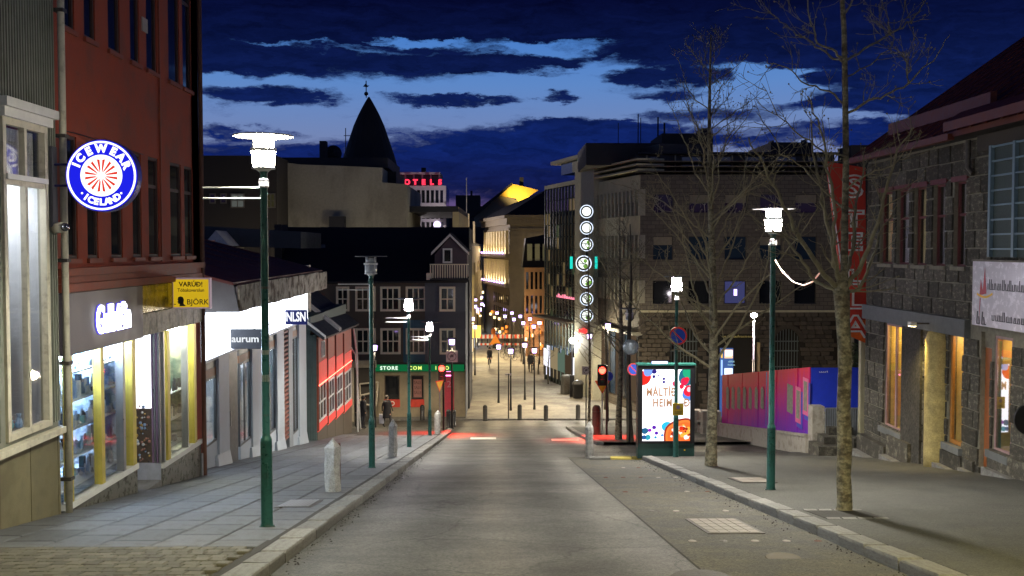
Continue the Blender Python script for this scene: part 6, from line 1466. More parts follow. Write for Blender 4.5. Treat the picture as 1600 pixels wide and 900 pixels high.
def limb(b, pts, r0, r1, rr, twigs=8, depth=1, tl_=.9, sides=7, start=.15):
    """a limb along given points with side shoots"""
    fine = []; 
    for i in range(len(pts) - 1):
        for k in range(4):
            t = k / 4; q = pts[i].lerp(pts[i + 1], t)
            fine.append(q + Vector((rr.gauss(0, .012), rr.gauss(0, .02), rr.gauss(0, .012))))
    fine.append(pts[-1]); n = len(fine); rs = [r0 + (r1 - r0) * i / (n - 1) for i in range(n)]
    b.tube(fine, rs, sides, cap=False)
    for k in range(twigs):
        i = int(rr.uniform(start, .97) * (n - 1)); t = (fine[i + 1] - fine[i]).normalized(); a = t.orthogonal().normalized(); a.rotate(Matrix.Rotation(rr.uniform(0, 6.28), 3, t))
        grow(b, fine[i], t * .6 + a * .8, tl_ * rr.uniform(.5, 1.1), max(.006, rs[i] * .45), depth, rr, .25, .16, (2, 4))
rr = random.Random(31)
# big bare tree at the right kerb
D = 14.6; T = lambda x, y, dd=0: at(x, y, D + dd)
base = gp(1317, 803); t1 = thing('bare_tree', 'big bare tree with mottled trunk in a pavement pit, before the red banner', 'tree', base, 'bare trees along the right pavement')
b = MB(); lead = [T(1317, 806), T(1320, 790), T(1318, 740), T(1320, 700), T(1318, 640), T(1321, 560), T(1317, 500), T(1315, 455)]
b.tube(lead, [.135, .112, .105, .108, .100, .098, .102, .12], 12, cap=False)
b.tube([T(1315, 455), T(1319, 420), T(1320, 340), T(1322, 250), T(1321, 180), T(1320, 110), T(1319, 50), T(1316, 0), T(1313, -80), T(1318, -160)], [.11, .055, .05, .046, .043, .041, .038, .034, .028, .012], 9, cap=False)
b.build('trunk', M_bark, t1, smooth=True)
b = MB()
L1 = [([(1315, 452), (1303, 410, .2), (1296, 360, .4), (1283, 300, .6), (1272, 250, .8), (1268, 190, .9)], .055, .012),
      ([(1310, 450), (1285, 425, -.2), (1255, 380, -.5), (1235, 345, -.7), (1215, 300, -.9), (1190, 255, -1.1), (1170, 215, -1.2)], .055, .01),
      ([(1308, 456), (1275, 440, .3), (1250, 400, .6), (1225, 370, .8), (1195, 355, 1.0), (1165, 330, 1.2)], .04, .008),
      ([(1320, 450), (1345, 420, -.2), (1372, 350, -.4), (1384, 300, -.6), (1402, 235, -.8), (1425, 200, -.9)], .05, .01),
      ([(1318, 460), (1340, 452, .3), (1365, 400, .6), (1380, 355, .8), (1402, 320, 1.0)], .04, .008),
      ([(1319, 440), (1333, 390, .5), (1335, 330, .8), (1348, 280, 1.1), (1352, 230, 1.3)], .045, .008),
      ([(1312, 440), (1300, 390, -.4), (1306, 320, -.7), (1290, 260, -1), (1282, 200, -1.2), (1262, 150, -1.3)], .04, .008),
      ([(1322, 178), (1350, 162, -.2), (1385, 148, -.4), (1419, 131, -.5), (1440, 110, -.6), (1460, 92, -.7), (1484, 55, -.8)], .026, .005),
      ([(1419, 131, -.5), (1421, 110, -.5), (1415, 80, -.55)], .014, .004),
      ([(1320, 96), (1345, 82, .2), (1378, 60, .4), (1405, 45, .5), (1430, 28, .6), (1447, 0, .7), (1455, -30, .7)], .024, .006),
      ([(1389, 54, .45), (1388, 30, .4), (1380, 8, .4), (1378, -20, .4)], .013, .004),
      ([(1318, 92), (1300, 78, -.2), (1275, 60, -.3), (1268, 40, -.4), (1260, 0, -.5), (1250, -40, -.6)], .024, .006),
      ([(1317, 100), (1290, 82, .3), (1262, 62, .5), (1232, 45, .7), (1210, 25, .9), (1192, 4, 1.0)], .022, .005),
      ([(1316, 160), (1290, 140, .2), (1255, 130, .4), (1230, 105, .5), (1200, 100, .6), (1195, 85, .6)], .02, .004),
      ([(1322, 120), (1360, 100, .4), (1395, 70, .6), (1398, 30, .7)], .015, .004),
      ([(1320, 330), (1290, 300, .5), (1255, 262, .9), (1222, 240, 1.1), (1200, 200, 1.2), (1178, 190, 1.3)], .024, .005),
      ([(1321, 245), (1285, 235, -.4), (1245, 205, -.7), (1215, 180, -.8), (1190, 130, -.9)], .02, .004),
      ([(1320, 300), (1350, 275, -.5), (1390, 262, -.8), (1420, 240, -.9), (1440, 205, -1)], .02, .004),
      ([(1322, 20), (1340, -20), (1352, -60)], .02, .006)]
for k, (pl_, r0, r1) in enumerate(L1): limb(b, [T(*q) for q in pl_], r0 * .78, r1 * .9, rr, twigs=12 if k < 7 else 8, depth=1, tl_=.6)
b.build('crown', M_bark2, t1)
# tree pit
p = gp(1317, 803); b = MB()
b.hexa([(p.x - .42, p.y - .5, zg(p.y - .5) + .122), (p.x + .42, p.y - .5, zg(p.y - .5) + .122), (p.x + .42, p.y + .4, zg(p.y + .4) + .122), (p.x - .42, p.y + .4, zg(p.y + .4) + .122), (p.x - .42, p.y - .5, zg(p.y - .5) + .126), (p.x + .42, p.y - .5, zg(p.y - .5) + .126), (p.x + .42, p.y + .4, zg(p.y + .4) + .126), (p.x - .42, p.y + .4, zg(p.y + .4) + .126)]); b.build('tree_pit', M_dirt, rw)
for k in range(4):
    for sy in (-.56, .46): MB().box(p.x - .42 + k * .22, p.x - .23 + k * .22, p.y + sy - .06, p.y + sy + .04, zg(p.y + sy) + .1, zg(p.y + sy) + .132).build('pit_edging', M_kerb, rw)
# second tree
def bare_tree(label, px, py, h0, top, r0, nl, seed, mat_, tw=6, spread=.55, first=.22, depth=1, lean=0, tl_=.9, group='bare trees along the right pavement'):
    rr = random.Random(seed); base = gp(px, py, h0); t = thing('bare_tree', label, 'tree', base, group); D = base.y; H = at(px, top, D).z - base.z
    b = MB(); pts = []; rs = []
    for i in range(13):
        f = i / 12; pts.append(base + Vector((lean * f * H + math.sin(f * 7 + seed) * .05, math.cos(f * 5 + seed) * .05, f * H))); rs.append(r0 * (1.18 if i == 0 else 1 - .9 * f ** 1.1) + .006)
    b.tube(pts, rs, 10, cap=False); b.build('trunk', mat_, t, smooth=True)
    b = MB()
    for k in range(nl):
        f = first + (1 - first) * (k + rr.random() * .6) / nl * .95; i = min(11, int(f * 12)); q = pts[i].lerp(pts[i + 1], f * 12 - i)
        a = rr.uniform(0, 6.28) if k % 3 else (0 if k % 2 else math.pi) + rr.uniform(-.5, .5); ln = H * spread * (1.05 - f) * rr.uniform(.7, 1.15) + .3
        dirv = Vector((math.cos(a), math.sin(a) * .8, rr.uniform(.25, .9) + f * .5)).normalized()
        lp = [q]; dd = dirv
        for s2 in range(4):
            dd = (dd + Vector((rr.gauss(0, .18), rr.gauss(0, .18), rr.gauss(.10, .14)))).normalized(); lp.append(lp[-1] + dd * ln / 4)
        limb(b, lp, max(.009, rs[i] * .30), .005, rr, twigs=tw, depth=depth, tl_=tl_ * (.4 + ln / H), sides=5)
    b.build('crown', M_bark2 if mat_ is not M_darkb else M_darkb, t)
    return t
bare_tree('tall slender bare tree with pale trunk, right of the poster display', 1113, 728, .12, 55, .125, 44, 12, M_bark, tw=10, spread=.48, first=.22, tl_=.75, lean=-.012)
bare_tree('bare tree with dark trunk behind the poster display, nearer its left side', 968, 686, .12, 330, .13, 18, 5, M_bark, tw=9, spread=.55, first=.35)
bare_tree('dark bare tree trunk tight against the left edge of the poster display', 983, 690, .12, 350, .12, 14, 15, M_darkb, tw=8, spread=.5, first=.4)
bare_tree('slim pale-trunked bare tree behind the granite post at the side street', 920, 672, .1, 345, .075, 16, 25, M_bark, tw=7, spread=.45, first=.3)
rr = random.Random(77)
for i, (px_, py_, tp) in enumerate(((826, 577, 505), (857, 600, 520), (842, 585, 512), (815, 565, 500), (946, 640, 400), (905, 590, 480), (872, 590, 500), (1012, 640, 400), (1075, 640, 400), (1215, 640, 300))):
    bare_tree(['thin street tree in the pedestrian street, %s' % w for w in ('beside the middle lamps', 'nearest the dustbins', 'before the brown mansard front', 'beside the parked bicycles')][i] if i < 4 else ['dark bare tree left of the unlit lamp, beyond the traffic light', 'bare tree before the lit shopfronts of the glass wing', 'small bare tree before the white glowing globe', 'bare tree beyond the poster display, below the finned wing', 'bare tree before the first arched window', 'bare tree behind the pink hoarding'][i - 4], px_, py_, .1, tp, .06 if i < 4 else .09, 8 if i < 4 else 13, 40 + i, M_darkb if i != 9 else M_bark, tw=3 if i < 4 else 9, spread=.6, first=.3, group='thin trees in the pedestrian street and square')

# ================================================================== poster display
D = 28.5; a, c = at(997, 571, D), at(1085, 716, D); zb_ = zg(D) + .04
pdp = thing('poster_display', 'tall lit poster display with food pictures and MÁLTÍÐ lettering on a green base', 'display', ((a.x + c.x) / 2, D, zb_))
M_case = mat('display_case_black', (.012, .012, .016), .35, .2, 0)
zbs = at(1040, 693, D).z
MB().box(a.x, c.x, D + .02, D + .36, zb_, zbs).build('display_base', mat('display_base_green', (.015, .05, .045), .4), pdp)
for (x0, x1, z0, z1) in ((a.x, a.x + .13, zbs, a.z), (c.x - .13, c.x, zbs, a.z), (a.x + .13, c.x - .13, zbs, zbs + .07), (a.x + .13, c.x - .13, a.z - .12, a.z)): MB().box(x0, x1, D, D + .34, z0, z1).build('case_frame', M_case, pdp)
MB().box(a.x - .03, c.x + .03, D - .02, D + .36, a.z, a.z + .04).build('case_cap', M_green, pdp)
MB().box(at(1022, 0, D).x, at(1047, 0, D).x, D + .02, D + .06, a.z + .045, a.z + .11).build('top_light', emis('top_light_blue', (.5, .55, 1), 3), pdp)
sx0, sx1, sz0, sz1 = a.x + .13, c.x - .13, zbs + .07, a.z - .12; SW, SH = sx1 - sx0, sz1 - sz0
ES = 2.3
MB().box(sx0, sx1, D + .04, D + .06, sz0, sz1).build('screen', emis('poster_white', (.93, .93, 1), ES), pdp)
lv = [0]
def blob(name, u, v, r, col, s=1.3, n=18, sq=1, parent=pdp, r_in=0, clipx=True):
    lv[0] += 1; b = MB(); cx, cz = sx0 + u * SW, sz0 + v * SH; pts = []
    for k in range(n):
        t = 2 * math.pi * k / n; x = cx + r * SW * math.cos(t) * (1 + .07 * math.sin(3 * t + u * 9)); z = cz + r * SW * sq * math.sin(t) * (1 + .07 * math.sin(2 * t + v * 7))
        pts.append((min(max(x, sx0), sx1), D + .0385 - lv[0] * .0004, min(max(z, sz0), sz1)))
    b.poly(pts); return b.build(name, emis('print_%d_%d_%d' % tuple(int(q * 99) for q in col), col, s), parent)
rr = random.Random(6)
for u, v, r, col in ((.03, .88, .15, (.9, .03, .02)), (.12, .97, .10, (.2, .35, .85)), (.25, .97, .05, (.03, .02, .2)), (.24, .90, .035, (.03, .02, .2)), (.33, .92, .02, (.05, .03, .3)), (.45, .87, .03, (.05, .03, .25)), (.45, .825, .03, (.05, .03, .25)),
                     (.95, .90, .20, (.02, .15, .22)), (.98, .97, .14, (.02, .4, .2)), (.88, .83, .08, (.7, .02, .08)), (.93, .86, .05, (.8, .02, .05)), (.68, .80, .055, (.8, .05, .15)), (.82, .76, .05, (.75, .02, .06)), (.97, .66, .14, (.1, .25, .75)), (.97, .70, .11, (.85, .02, .05)), (.98, .72, .05, (.9, .6, .7)),
                     (.52, .20, .11, (.03, .5, .75)), (.06, .14, .07, (.02, .12, .25)), (.12, .05, .06, (.03, .35, .45)), (.04, .05, .05, (.02, .1, .3)), (.16, .15, .04, (.3, .02, .5)), (.25, .19, .045, (.12, .02, .4)), (.30, .11, .04, (.12, .02, .45)), (.28, .05, .03, (.02, .3, .6)), (.42, .08, .03, (.1, .3, .7))):
    blob('print_shape', u, v, r, col)
blob('pizza_rim', .86, .03, .44, (.35, .03, .02), 1.2, 30); blob('pizza_crust', .86, .03, .40, (.85, .22, .04), 1.3, 30); blob('pizza_top', .86, .03, .35, (.95, .16, .03), 1.3, 30)
for k in range(34):
    t, q = rr.uniform(.2, 3.0), rr.uniform(.05, .33); blob('topping', .86 + q * math.cos(t), .03 + q * math.sin(t) * SW / SH, rr.uniform(.02, .05), rr.choice(((1, .75, .5), (.7, .03, .01), (1, .9, .8), (.3, .02, .01), (.9, .4, .05))), 1.4, 8)
E_tx = mat('poster_print_tan', (.2, .12, .08), .6, emit=(.55, .28, .14), es=.55)
letters('MÁLTÍÐ', .32, E_tx, orient((sx0 + .40 * SW, D + .012, sz0 + .68 * SH), (1, 0, 0)), parent=pdp, ext=.002, sx=.72, off=.011, spacing=1.12)
letters('HEIM', .32, E_tx, orient((sx0 + .42 * SW, D + .012, sz0 + .53 * SH), (1, 0, 0)), parent=pdp, ext=.002, sx=.72, off=.011, spacing=1.12)
letters('Ð', .32, E_tx, orient((sx0 + .93 * SW, D + .012, sz0 + .53 * SH), (1, 0, 0)), parent=pdp, ext=.002, sx=.72, off=.011)
b = MB(); q = Vector((sx0 + .53 * SW, D + .02, sz0 + .90 * SH))
for k in range(4):
    t0, t1_ = k * math.pi / 2, (k + 1) * math.pi / 2; b.tube([q + Vector((math.cos(t0), 0, math.sin(t0))) * .055, q + Vector((math.cos(t1_), 0, math.sin(t1_))) * .055], .006, 4)
b.build('diamond_mark', M_bl, pdp)
MB().box(c.x - .3, c.x - .26, D + .01, D + .02, zb_ + .22, zb_ + .26).build('small_sticker', M_yel2, pdp)

# ================================================================== SIGNS, SIGNALS, BOLLARDS
M_sblue = mat('sign_face_blue', (.01, .07, .55), .4); M_sred = mat('sign_face_red', (.75, .03, .02), .4)
def noparking(label, c, r, yaw=0):
    t = thing('no_parking_sign', label, 'sign', c, 'round blue and red no parking signs'); nn = Vector((math.sin(yaw), -math.cos(yaw), 0)); c = Vector(c)
    MB().disc(c - nn * .01, r, nn, .01, 32).build('sign_plate', M_steel, t); MB().disc(c, r * .99, nn, .004, 36, r_in=r * .80).build('red_rim', M_sred, t); MB().disc(c, r * .8, nn, .003, 32).build('blue_face', M_sblue, t)
    e = Vector((math.cos(yaw), math.sin(yaw), 0)); d = (e - Vector((0, 0, 1))).normalized(); p = d.cross(nn).normalized() * r * .075
    MB().prism([c + nn * .004 - d * r * .8 - p, c + nn * .004 + d * r * .8 - p, c + nn * .004 + d * r * .8 + p, c + nn * .004 - d * r * .8 + p], nn * .003).build('red_bar', M_sred, t)
    return t
noparking('round blue no parking sign on the lamp post before the poster display', at(1059.5, 525, 27.8) , .255)
noparking('round blue no parking sign half hidden at the poster display left edge', at(990, 577, 32), .2)
yp = thing('square_notice', 'small square yellow notice strapped to the lamp post before the poster display', 'notice', at(1059, 640, 27.8))
p, q = at(1051, 630, 27.8), at(1068, 649, 27.8); MB().box(p.x, q.x, 27.79, 27.81, q.z, p.z).build('notice_plate', mat('notice_yellow', (.62, .42, .03), .5), yp); MB().disc(((p.x + q.x) / 2, 27.785, p.z - .11), .055, (0, -1, 0), .004, 16).build('notice_disc', mat('notice_mauve', (.3, .2, .35), .5), yp)
b = MB()
for k in range(3): b.box(p.x + .05, q.x - .05, 27.784, 27.789, q.z + .04 + k * .03, q.z + .052 + k * .03)
b.build('notice_print', M_bl, yp, kind='stuff')
md = thing('round_grey_mirror', 'round grey domed traffic mirror on a thin dark pole, left of the poster display', 'mirror', gp(986, 690))
MB().tube([gp(984, 692), at(984, 530, 34)], .03, 8).build('pole', M_black, md); MB().lathe((0, 0, 0), [(.001, 0), (.12, .01), (.2, .035), (.26, .09), (.27, .11), (.001, .1)], 24)
b = MB(Matrix.Translation(at(986, 543, 33.9)) @ Matrix.Rotation(math.pi / 2, 4, 'X')); b.lathe((0, 0, 0), [(.27, -.11), (.265, -.07), (.2, -.03), (.1, -.006), (.001, 0)][::-1], 26); b.build('mirror_dome', mat('mirror_grey', (.28, .32, .34), .25, .3, .1), md, smooth=True)
E_redsig = emis('signal_red_lit', (1, .035, .02), 16)
def signal(label, px_, py_, lx, ly, tri, tri_ang, d=None):
    base = gp(px_, py_, .12); D = base.y; t = thing('traffic_light', label, 'traffic light', base, 'red traffic lights at the crossing'); c = at(lx, ly, D)
    MB().tube([base, (base.x, D, c.z + .2)], .05, 10).build('pole', M_black, t)
    cy = D - .16; x = c.x
    MB().box(x - .13, x + .13, cy, cy + .2, c.z - .65, c.z + .17).build('signal_box', M_black, t)
    MB().box(x - .19, x + .19, cy + .2, cy + .22, c.z - .72, c.z + .24).build('back_board', M_black, t)
    MB().disc((x, cy - .005, c.z), .15, (0, -1, 0), .01, 20).build('red_lens', E_redsig, t)
    for k, mm in ((1, 'amber'), (2, 'green')): MB().disc((x, cy - .005, c.z - .25 * k), .085, (0, -1, 0), .01, 20).build(mm + '_lens', mat('dark_%s_lens' % mm, (.06, .04, .01) if k == 1 else (.01, .05, .03), .2), t)
    for k in range(3): MB().prism([(x - .1, cy, c.z + .1 - k * .25), (x + .1, cy, c.z + .1 - k * .25), (x + .09, cy - .12, c.z + .09 - k * .25), (x - .09, cy - .12, c.z + .09 - k * .25)], (0, 0, .01)).build('visor', M_black, t)
    MB().tube([(base.x, D, c.z - .1), (x, cy + .2, c.z - .1)], .02, 6).build('bracket', M_black, t)
    li = bpy.data.lights.new('signal_glow', 'SPOT'); li.spot_size = 1.7; li.spot_blend = 1.0; li.energy = 5600; li.color = (1, .03, .01); li.shadow_soft_size = .08; o = bpy.data.objects.new('signal_glow', li); C.objects.link(o); o.parent = t; o.location = (x - base.x, cy - .14 - D, c.z - base.z); o.rotation_euler = (-.5, 0, 0)
    return t, D, c
signal('red traffic light on a black pole at the left crossing corner', 693, 672, 690.5, 575, None, 0)
signal('red traffic light on a black pole beside the yield triangle at the right corner', 948, 679, 940.5, 578, None, 0)
def yield_sign(label, px_, base_y, cxp, cyp, h, yaw, m_):
    base = gp(px_, base_y); D = base.y - .25; c = at(cxp, cyp, D); t = thing('yield_sign', label, 'sign', (base.x, D, base.z)); e = Vector((math.cos(yaw), math.sin(yaw), 0)); nn = Vector((math.sin(yaw), -math.cos(yaw), 0))
    for s_2, mm, o_ in ((1, M_sred, 0), (.78, m_, .005)):
        q = [c + nn * o_ + e * h * .58 * s_2 + Vector((0, 0, h * .5 - h * .36 * (1 - s_2))), c + nn * o_ - Vector((0, 0, h * .5 * s_2 + .0)), c + nn * o_ - e * h * .58 * s_2 + Vector((0, 0, h * .5 - h * .36 * (1 - s_2)))]
        MB().prism(q, nn * .004).build('sign_plate' if s_2 == 1 else 'sign_face', mm, t)
    MB().tube([(c.x, D + .03, base.z), (c.x, D + .03, c.z)], .03, 8).build('pole', M_steel, t)
M_yf = mat('yield_yellow', (.85, .45, .02), .4)
yield_sign('yellow and red yield triangle on a pale pole below the right traffic light', 940, 676, 941, 605, .62, 0, M_yf)
yield_sign('yield triangle turned edge-on beside the left traffic light', 688, 674, 687, 604, .6, 1.0, M_yf)
c = at(950, 588, 48); dsn = thing('round_direction_sign', 'round violet-blue sign on the black pole of the right traffic light', 'sign', c); MB().disc(c, .24, (0, -1, 0), .02, 28).build('sign_plate', M_sblue, dsn); MB().disc(c + Vector((0, -.003, 0)), .17, (0, -1, 0), .004, 24).build('sign_face', mat('sign_violet', (.22, .03, .5), .4), dsn)
def square_sign(label, x, y, s, D, pole_y):
    c = at(x, y, D); t = thing('square_zone_sign', label, 'sign', (c.x, D, zg(D) + .12), 'square signs with struck-out circles'); h = s / 2 * D / FPX
    MB().box(c.x - h, c.x + h, D, D + .02, c.z - h, c.z + h).build('sign_plate', mat('zone_sign_white', (.6, .55, .5), .5), t)
    MB().disc((c.x, D - .002, c.z), h * .78, (0, -1, 0), .004, 28, r_in=h * .68).build('ring', mat('zone_ring', (.15, .13, .12), .5), t)
    MB().tube([(c.x - h * .5, D - .006, c.z - h * .5), (c.x + h * .5, D - .006, c.z + h * .5)], h * .05, 5).build('strike', MATS['zone_ring'], t)
    b = MB(); b.box(c.x - h * .35, c.x + h * .3, D - .005, D - .002, c.z - h * .12, c.z + h * .18).box(c.x - h * .2, c.x + h * .2, D - .005, D - .002, c.z + h * .18, c.z + h * .35); b.build('pictogram', MATS['zone_ring'], t)
    MB().tube([(c.x, D + .05, zg(D) + .1), (c.x, D + .05, c.z + h)], .03, 8).build('pole', M_black, t)
square_sign('white square sign with struck-out circle beside the left traffic light', 706, 557, 18, 52, 665)
square_sign('grey square sign with struck-out circle left of the right traffic light', 916, 579, 13, 52, 665)
def granite_post(label, x, y, h, w, h0=.12):
    p = gp(x, y, h0); rr = random.Random(int(x)); t = MB(); vs = []; n = 8; lev = [0, .25, .5, .72, .84, 1]
    for k, f in enumerate(lev):
        ww = w / 2 * (1 if f < .8 else (1.0 if f < .9 else .12)); 
        for i in range(n): a = 2 * math.pi * (i + .5) / n; s4 = 1.18 if i % 2 == 0 else 1.0; vs.append((p.x + ww * s4 * math.cos(a) + rr.uniform(-.012, .012), p.y + ww * s4 * math.sin(a) + rr.uniform(-.012, .012), p.z + h * f + rr.uniform(-.01, .01) * (0 if f == 0 else 1)))
    fs = [(k * n + i, k * n + (i + 1) % n, (k + 1) * n + (i + 1) % n, (k + 1) * n + i) for k in range(len(lev) - 1) for i in range(n)] + [tuple(range((len(lev) - 1) * n, len(lev) * n))]
    t.add(vs, fs); return t.build('granite_post', M_granpost, label=label, cat='bollard', group='rough granite posts beside the kerbs')
granite_post('pointed granite post on the left pavement between the first two lamps', 520, 768, .95, .24)
granite_post('granite post between the unlit lamp and the third lamp on the left', 614, 713, 1.07, .22)
granite_post('granite post at the mouth of the side street by the pale tree trunk', 921, 715, 1.07, .23, .03)
granite_post('small granite post behind the fourth left lamp, near the red traffic light', 684, 678, 1.1, .26)
MB().tube([gp(529, 768) + Vector((.0, .1, 0)), gp(529, 768) + Vector((0, .1, .85))], .025, 8).build('rusty_post', M_rust, label='thin rusty steel post tight behind the pointed granite post', cat='post')
def bollard(label, x, y, h, r, m_=M_black, h0=.11, group='dark bollards across the pedestrian street'):
    p = gp(x, y, h0); t = thing('bollard', label, 'bollard', p, group)
    MB().lathe(p, [(r * 1.15, 0), (r * 1.15, .05), (r, .06), (r, h - r * .9), (r * .85, h - r * .4), (r * .5, h - r * .08), (r * .1, h)], 14).build('bollard_body', m_, t, smooth=True)
    MB().lathe(p, [(r * 1.03, h * .78), (r * 1.03, h * .8)], 14).build('bollard_band', M_iron, t)
for x, y, w in ((723, 653, 'leftmost of the row, beside the corner house'), (758, 657, 'second from the left in the row'), (812, 656, 'third in the row, right of the sign pole'), (853, 657, 'fourth in the row'), (903, 656, 'right end of the row, before the dustbin')):
    bollard('dark bollard across the pedestrian street, ' + w, x, y, .92, .13, mat('dark_stone_bollard', (.035, .033, .03), .7, var=.2))
bollard('rust-red rounded bollard left of the yield triangle pole', 932, 679, 1.35, .2, mat('dark_rust', (.07, .028, .018), .8, var=.3), group='dark bollards at the crossing corners')
bollard('black bollard right of the left traffic light', 701, 669, 1.0, .13, group='dark bollards at the crossing corners')
bollard('black bollard nearest the corner house door', 709, 666, .9, .12, group='dark bollards at the crossing corners')
bollard('black bollard before the second shop window of the corner house', 660, 656, .9, .13, group='dark bollards at the crossing corners')
# bins
p = gp(903, 622, .1); dbn = thing('dustbin', 'black dustbin with rounded lid beside the thin black post', 'bin', p); MB().lathe(p, [(.33, 0), (.36, .1), (.38, .95), (.42, .97)], 14).build('bin_body', M_black, dbn, smooth=True); MB().lathe(p, [(.42, .97), (.40, 1.1), (.25, 1.25), (.05, 1.28)], 14).build('lid', mat('bin_lid', (.05, .05, .05), .4), dbn, smooth=True)
p = gp(893.5, 620, .1); MB().box(p.x - .16, p.x + .16, p.y - .1, p.y + .1, p.z, p.z + 1.55).build('ticket_post', M_black, label='narrow black ticket post left of the dustbin', cat='post')
p = gp(885, 615, .1); uc2 = thing('utility_cabinet', 'dark grey utility cabinet with rounded top, left of the ticket post', 'cabinet', p); MB().lathe(p, [(.42, 0), (.42, 1.25), (.36, 1.35), (.1, 1.4)], 10).build('cabinet_body', mat('cabinet_grey', (.06, .06, .055), .5), uc2); MB().box(p.x - .2, p.x + .2, p.y - .42, p.y - .40, p.z + .3, p.z + 1.1).build('cabinet_door', M_iron, uc2)
p = gp(794.5, 654, .1); sgp = thing('sign_pole', 'bare black sign pole with a short crossbar in the pedestrian street', 'sign pole', p); top_ = at(794.5, 584, p.y); MB().tube([p, (p.x, p.y, top_.z)], .035, 8).build('pole', M_black, sgp); MB().box(p.x - .2, p.x + .2, p.y - .02, p.y + .02, top_.z - .1, top_.z).build('crossbar', M_steel, sgp)

# ================================================================== small lamps of the pedestrian street
E_sv = emis('small_lamp_violet', (.62, .42, 1), 7)
def solve_head(px_, py_, H=3.75):
    best = None
    for i in range(300):
        d = 60 + i * .5; r = ray(px_, py_); z = CAMZ + r.z * d / r.y; e = abs(z - (zg(d) + .1 + H))
        if best is None or e < best[0]: best = (e, d, r.x * d / r.y)
    return best[2], best[1]
def ped_lamp(label, x, y, H=3.75, glow=True, power=900, col=(1, .86, .66), around=0):
    z = zg(y) + .1; t = thing('pedestrian_lamp', label, 'street lamp', (x, y, z), 'small black lamps along the pedestrian street'); s_2 = 1 + max(0, y - 60) * .002
    MB().lathe((x, y, z), [(.09, 0), (.07, .3), (.055, .9), (.045, H - .1)], 8).build('pole', M_black, t)
    MB().lathe((x, y, z), [(.13 * s_2, H - .08), (.15 * s_2, H + .18)], 10).build('lamp_head', E_sv, t)
    MB().lathe((x, y, z), [(.3, H + .23), (.28, H + .27)], 12).build('lamp_cap', M_black, t)
    if glow: bulb(x, y, z + H - .14, power, col, t, 165, .15)
    if around:
        li = bpy.data.lights.new('lamp_bulb', 'POINT'); li.energy = around; li.color = (1, .88, .62); li.shadow_soft_size = .15; o = bpy.data.objects.new('lamp_bulb', li); C.objects.link(o); o.parent = t; o.location = (0, -.3, H)
heads = [(798, 550.6, 'nearest in the middle of the street'), (820, 540.6, 'just right of the sign pole'), (835, 549, 'right of centre by the thin trees'), (779, 543, 'before the roadworks barrier'), (723, 530, 'beside the corner house edge'), (742, 512, 'on the left side of the street'),
         (729, 508, 'far left, before the beige facade'), (855, 490, 'before the glass wing'), (843, 506, 'below the brown mansard front'), (834, 511.5, 'left of the mansard front trees'), (817.6, 506, 'in the distance, over the barrier end'), (828, 499.5, 'far off below the quoined corner'),
         (803, 500, 'far off over the middle of the barrier'), (789, 495, 'far off before the classical building'), (776.5, 490, 'farthest on the left of the classical building'), (800, 490, 'farthest in the middle'), (813, 495, 'farthest on the right'), (753, 476, 'by the yellow box sign'), (746, 484, 'left of the yellow box sign')]
for i, (x, y, w) in enumerate(heads):
    X, Y = solve_head(x, y)
    if i in (4,): X, Y = at(723, 530, 75).x, 75
    if i in (5, 6): Y = 84 - (i - 5) * -6; X = at(x, y, Y).x
    Hh = 3.75 if i not in (5, 6, 7, 17, 18) else None
    if Hh is None:
        if i == 7: Y = 84
        if i > 16: Y = 112
        Hh = at(x, y, Y).z - zg(Y) - .1; X = at(x, y, Y).x
    ped_lamp('small black lamp with violet-white head, ' + w, X, Y, max(2.5, Hh), glow=i < 16 and i % 5 != 4, power=850, col=(1, .76, .44))
X, Y = at(705, 536, 52).x, 52
ped_lamp('small lamp directly above the white square sign at the corner house', at(706, 536, 52.3).x, 52.3, at(706, 536, 52.3).z - zg(52.3) - .1, power=1500, col=(1, .82, .55))
ped_lamp('small lamp just right of the unlit second lamp post', at(585, 545, 54).x, 54, at(585, 545, 54).z - zg(54) - .1, power=1900, col=(1, .82, .55))
ped_lamp('small bright lamp above the right traffic light', at(950, 511, 58).x, 58, at(950, 511, 58).z - zg(58) - .1, power=1200, around=900)
ped_lamp('small bright lamp left of the pale tree trunk at the shops', at(921, 527, 66).x, 66, at(921, 527, 66).z - zg(66) - .1, power=1200, around=900)
for px_, py_, rpx, w in ((860, 519, 6.5, 'larger glowing globe lamp before the glass wing shops'), (894, 532, 5, 'smaller glowing globe lamp below the red neon letters')):
    D = 82 if px_ == 860 else 74; c = at(px_, py_, D); t = thing('globe_lamp', w, 'street lamp', (c.x, D, zg(D) + .1), 'glowing globe lamps at the glass wing')
    MB().tube([(c.x, D, zg(D) + .1), (c.x, D, c.z - .3)], .05, 8).build('pole', M_black, t); MB().ball(c, rpx * D / FPX, 16, 10).build('globe', emis('globe_lit', (.9, .88, 1), 6), t, smooth=True)
    li = bpy.data.lights.new('globe_light', 'POINT'); li.energy = 1700; li.color = (1, .93, .8); li.shadow_soft_size = .5; o = bpy.data.objects.new('globe_light', li); C.objects.link(o); o.parent = t; o.location = (0, -.7, c.z - zg(D) - .1)
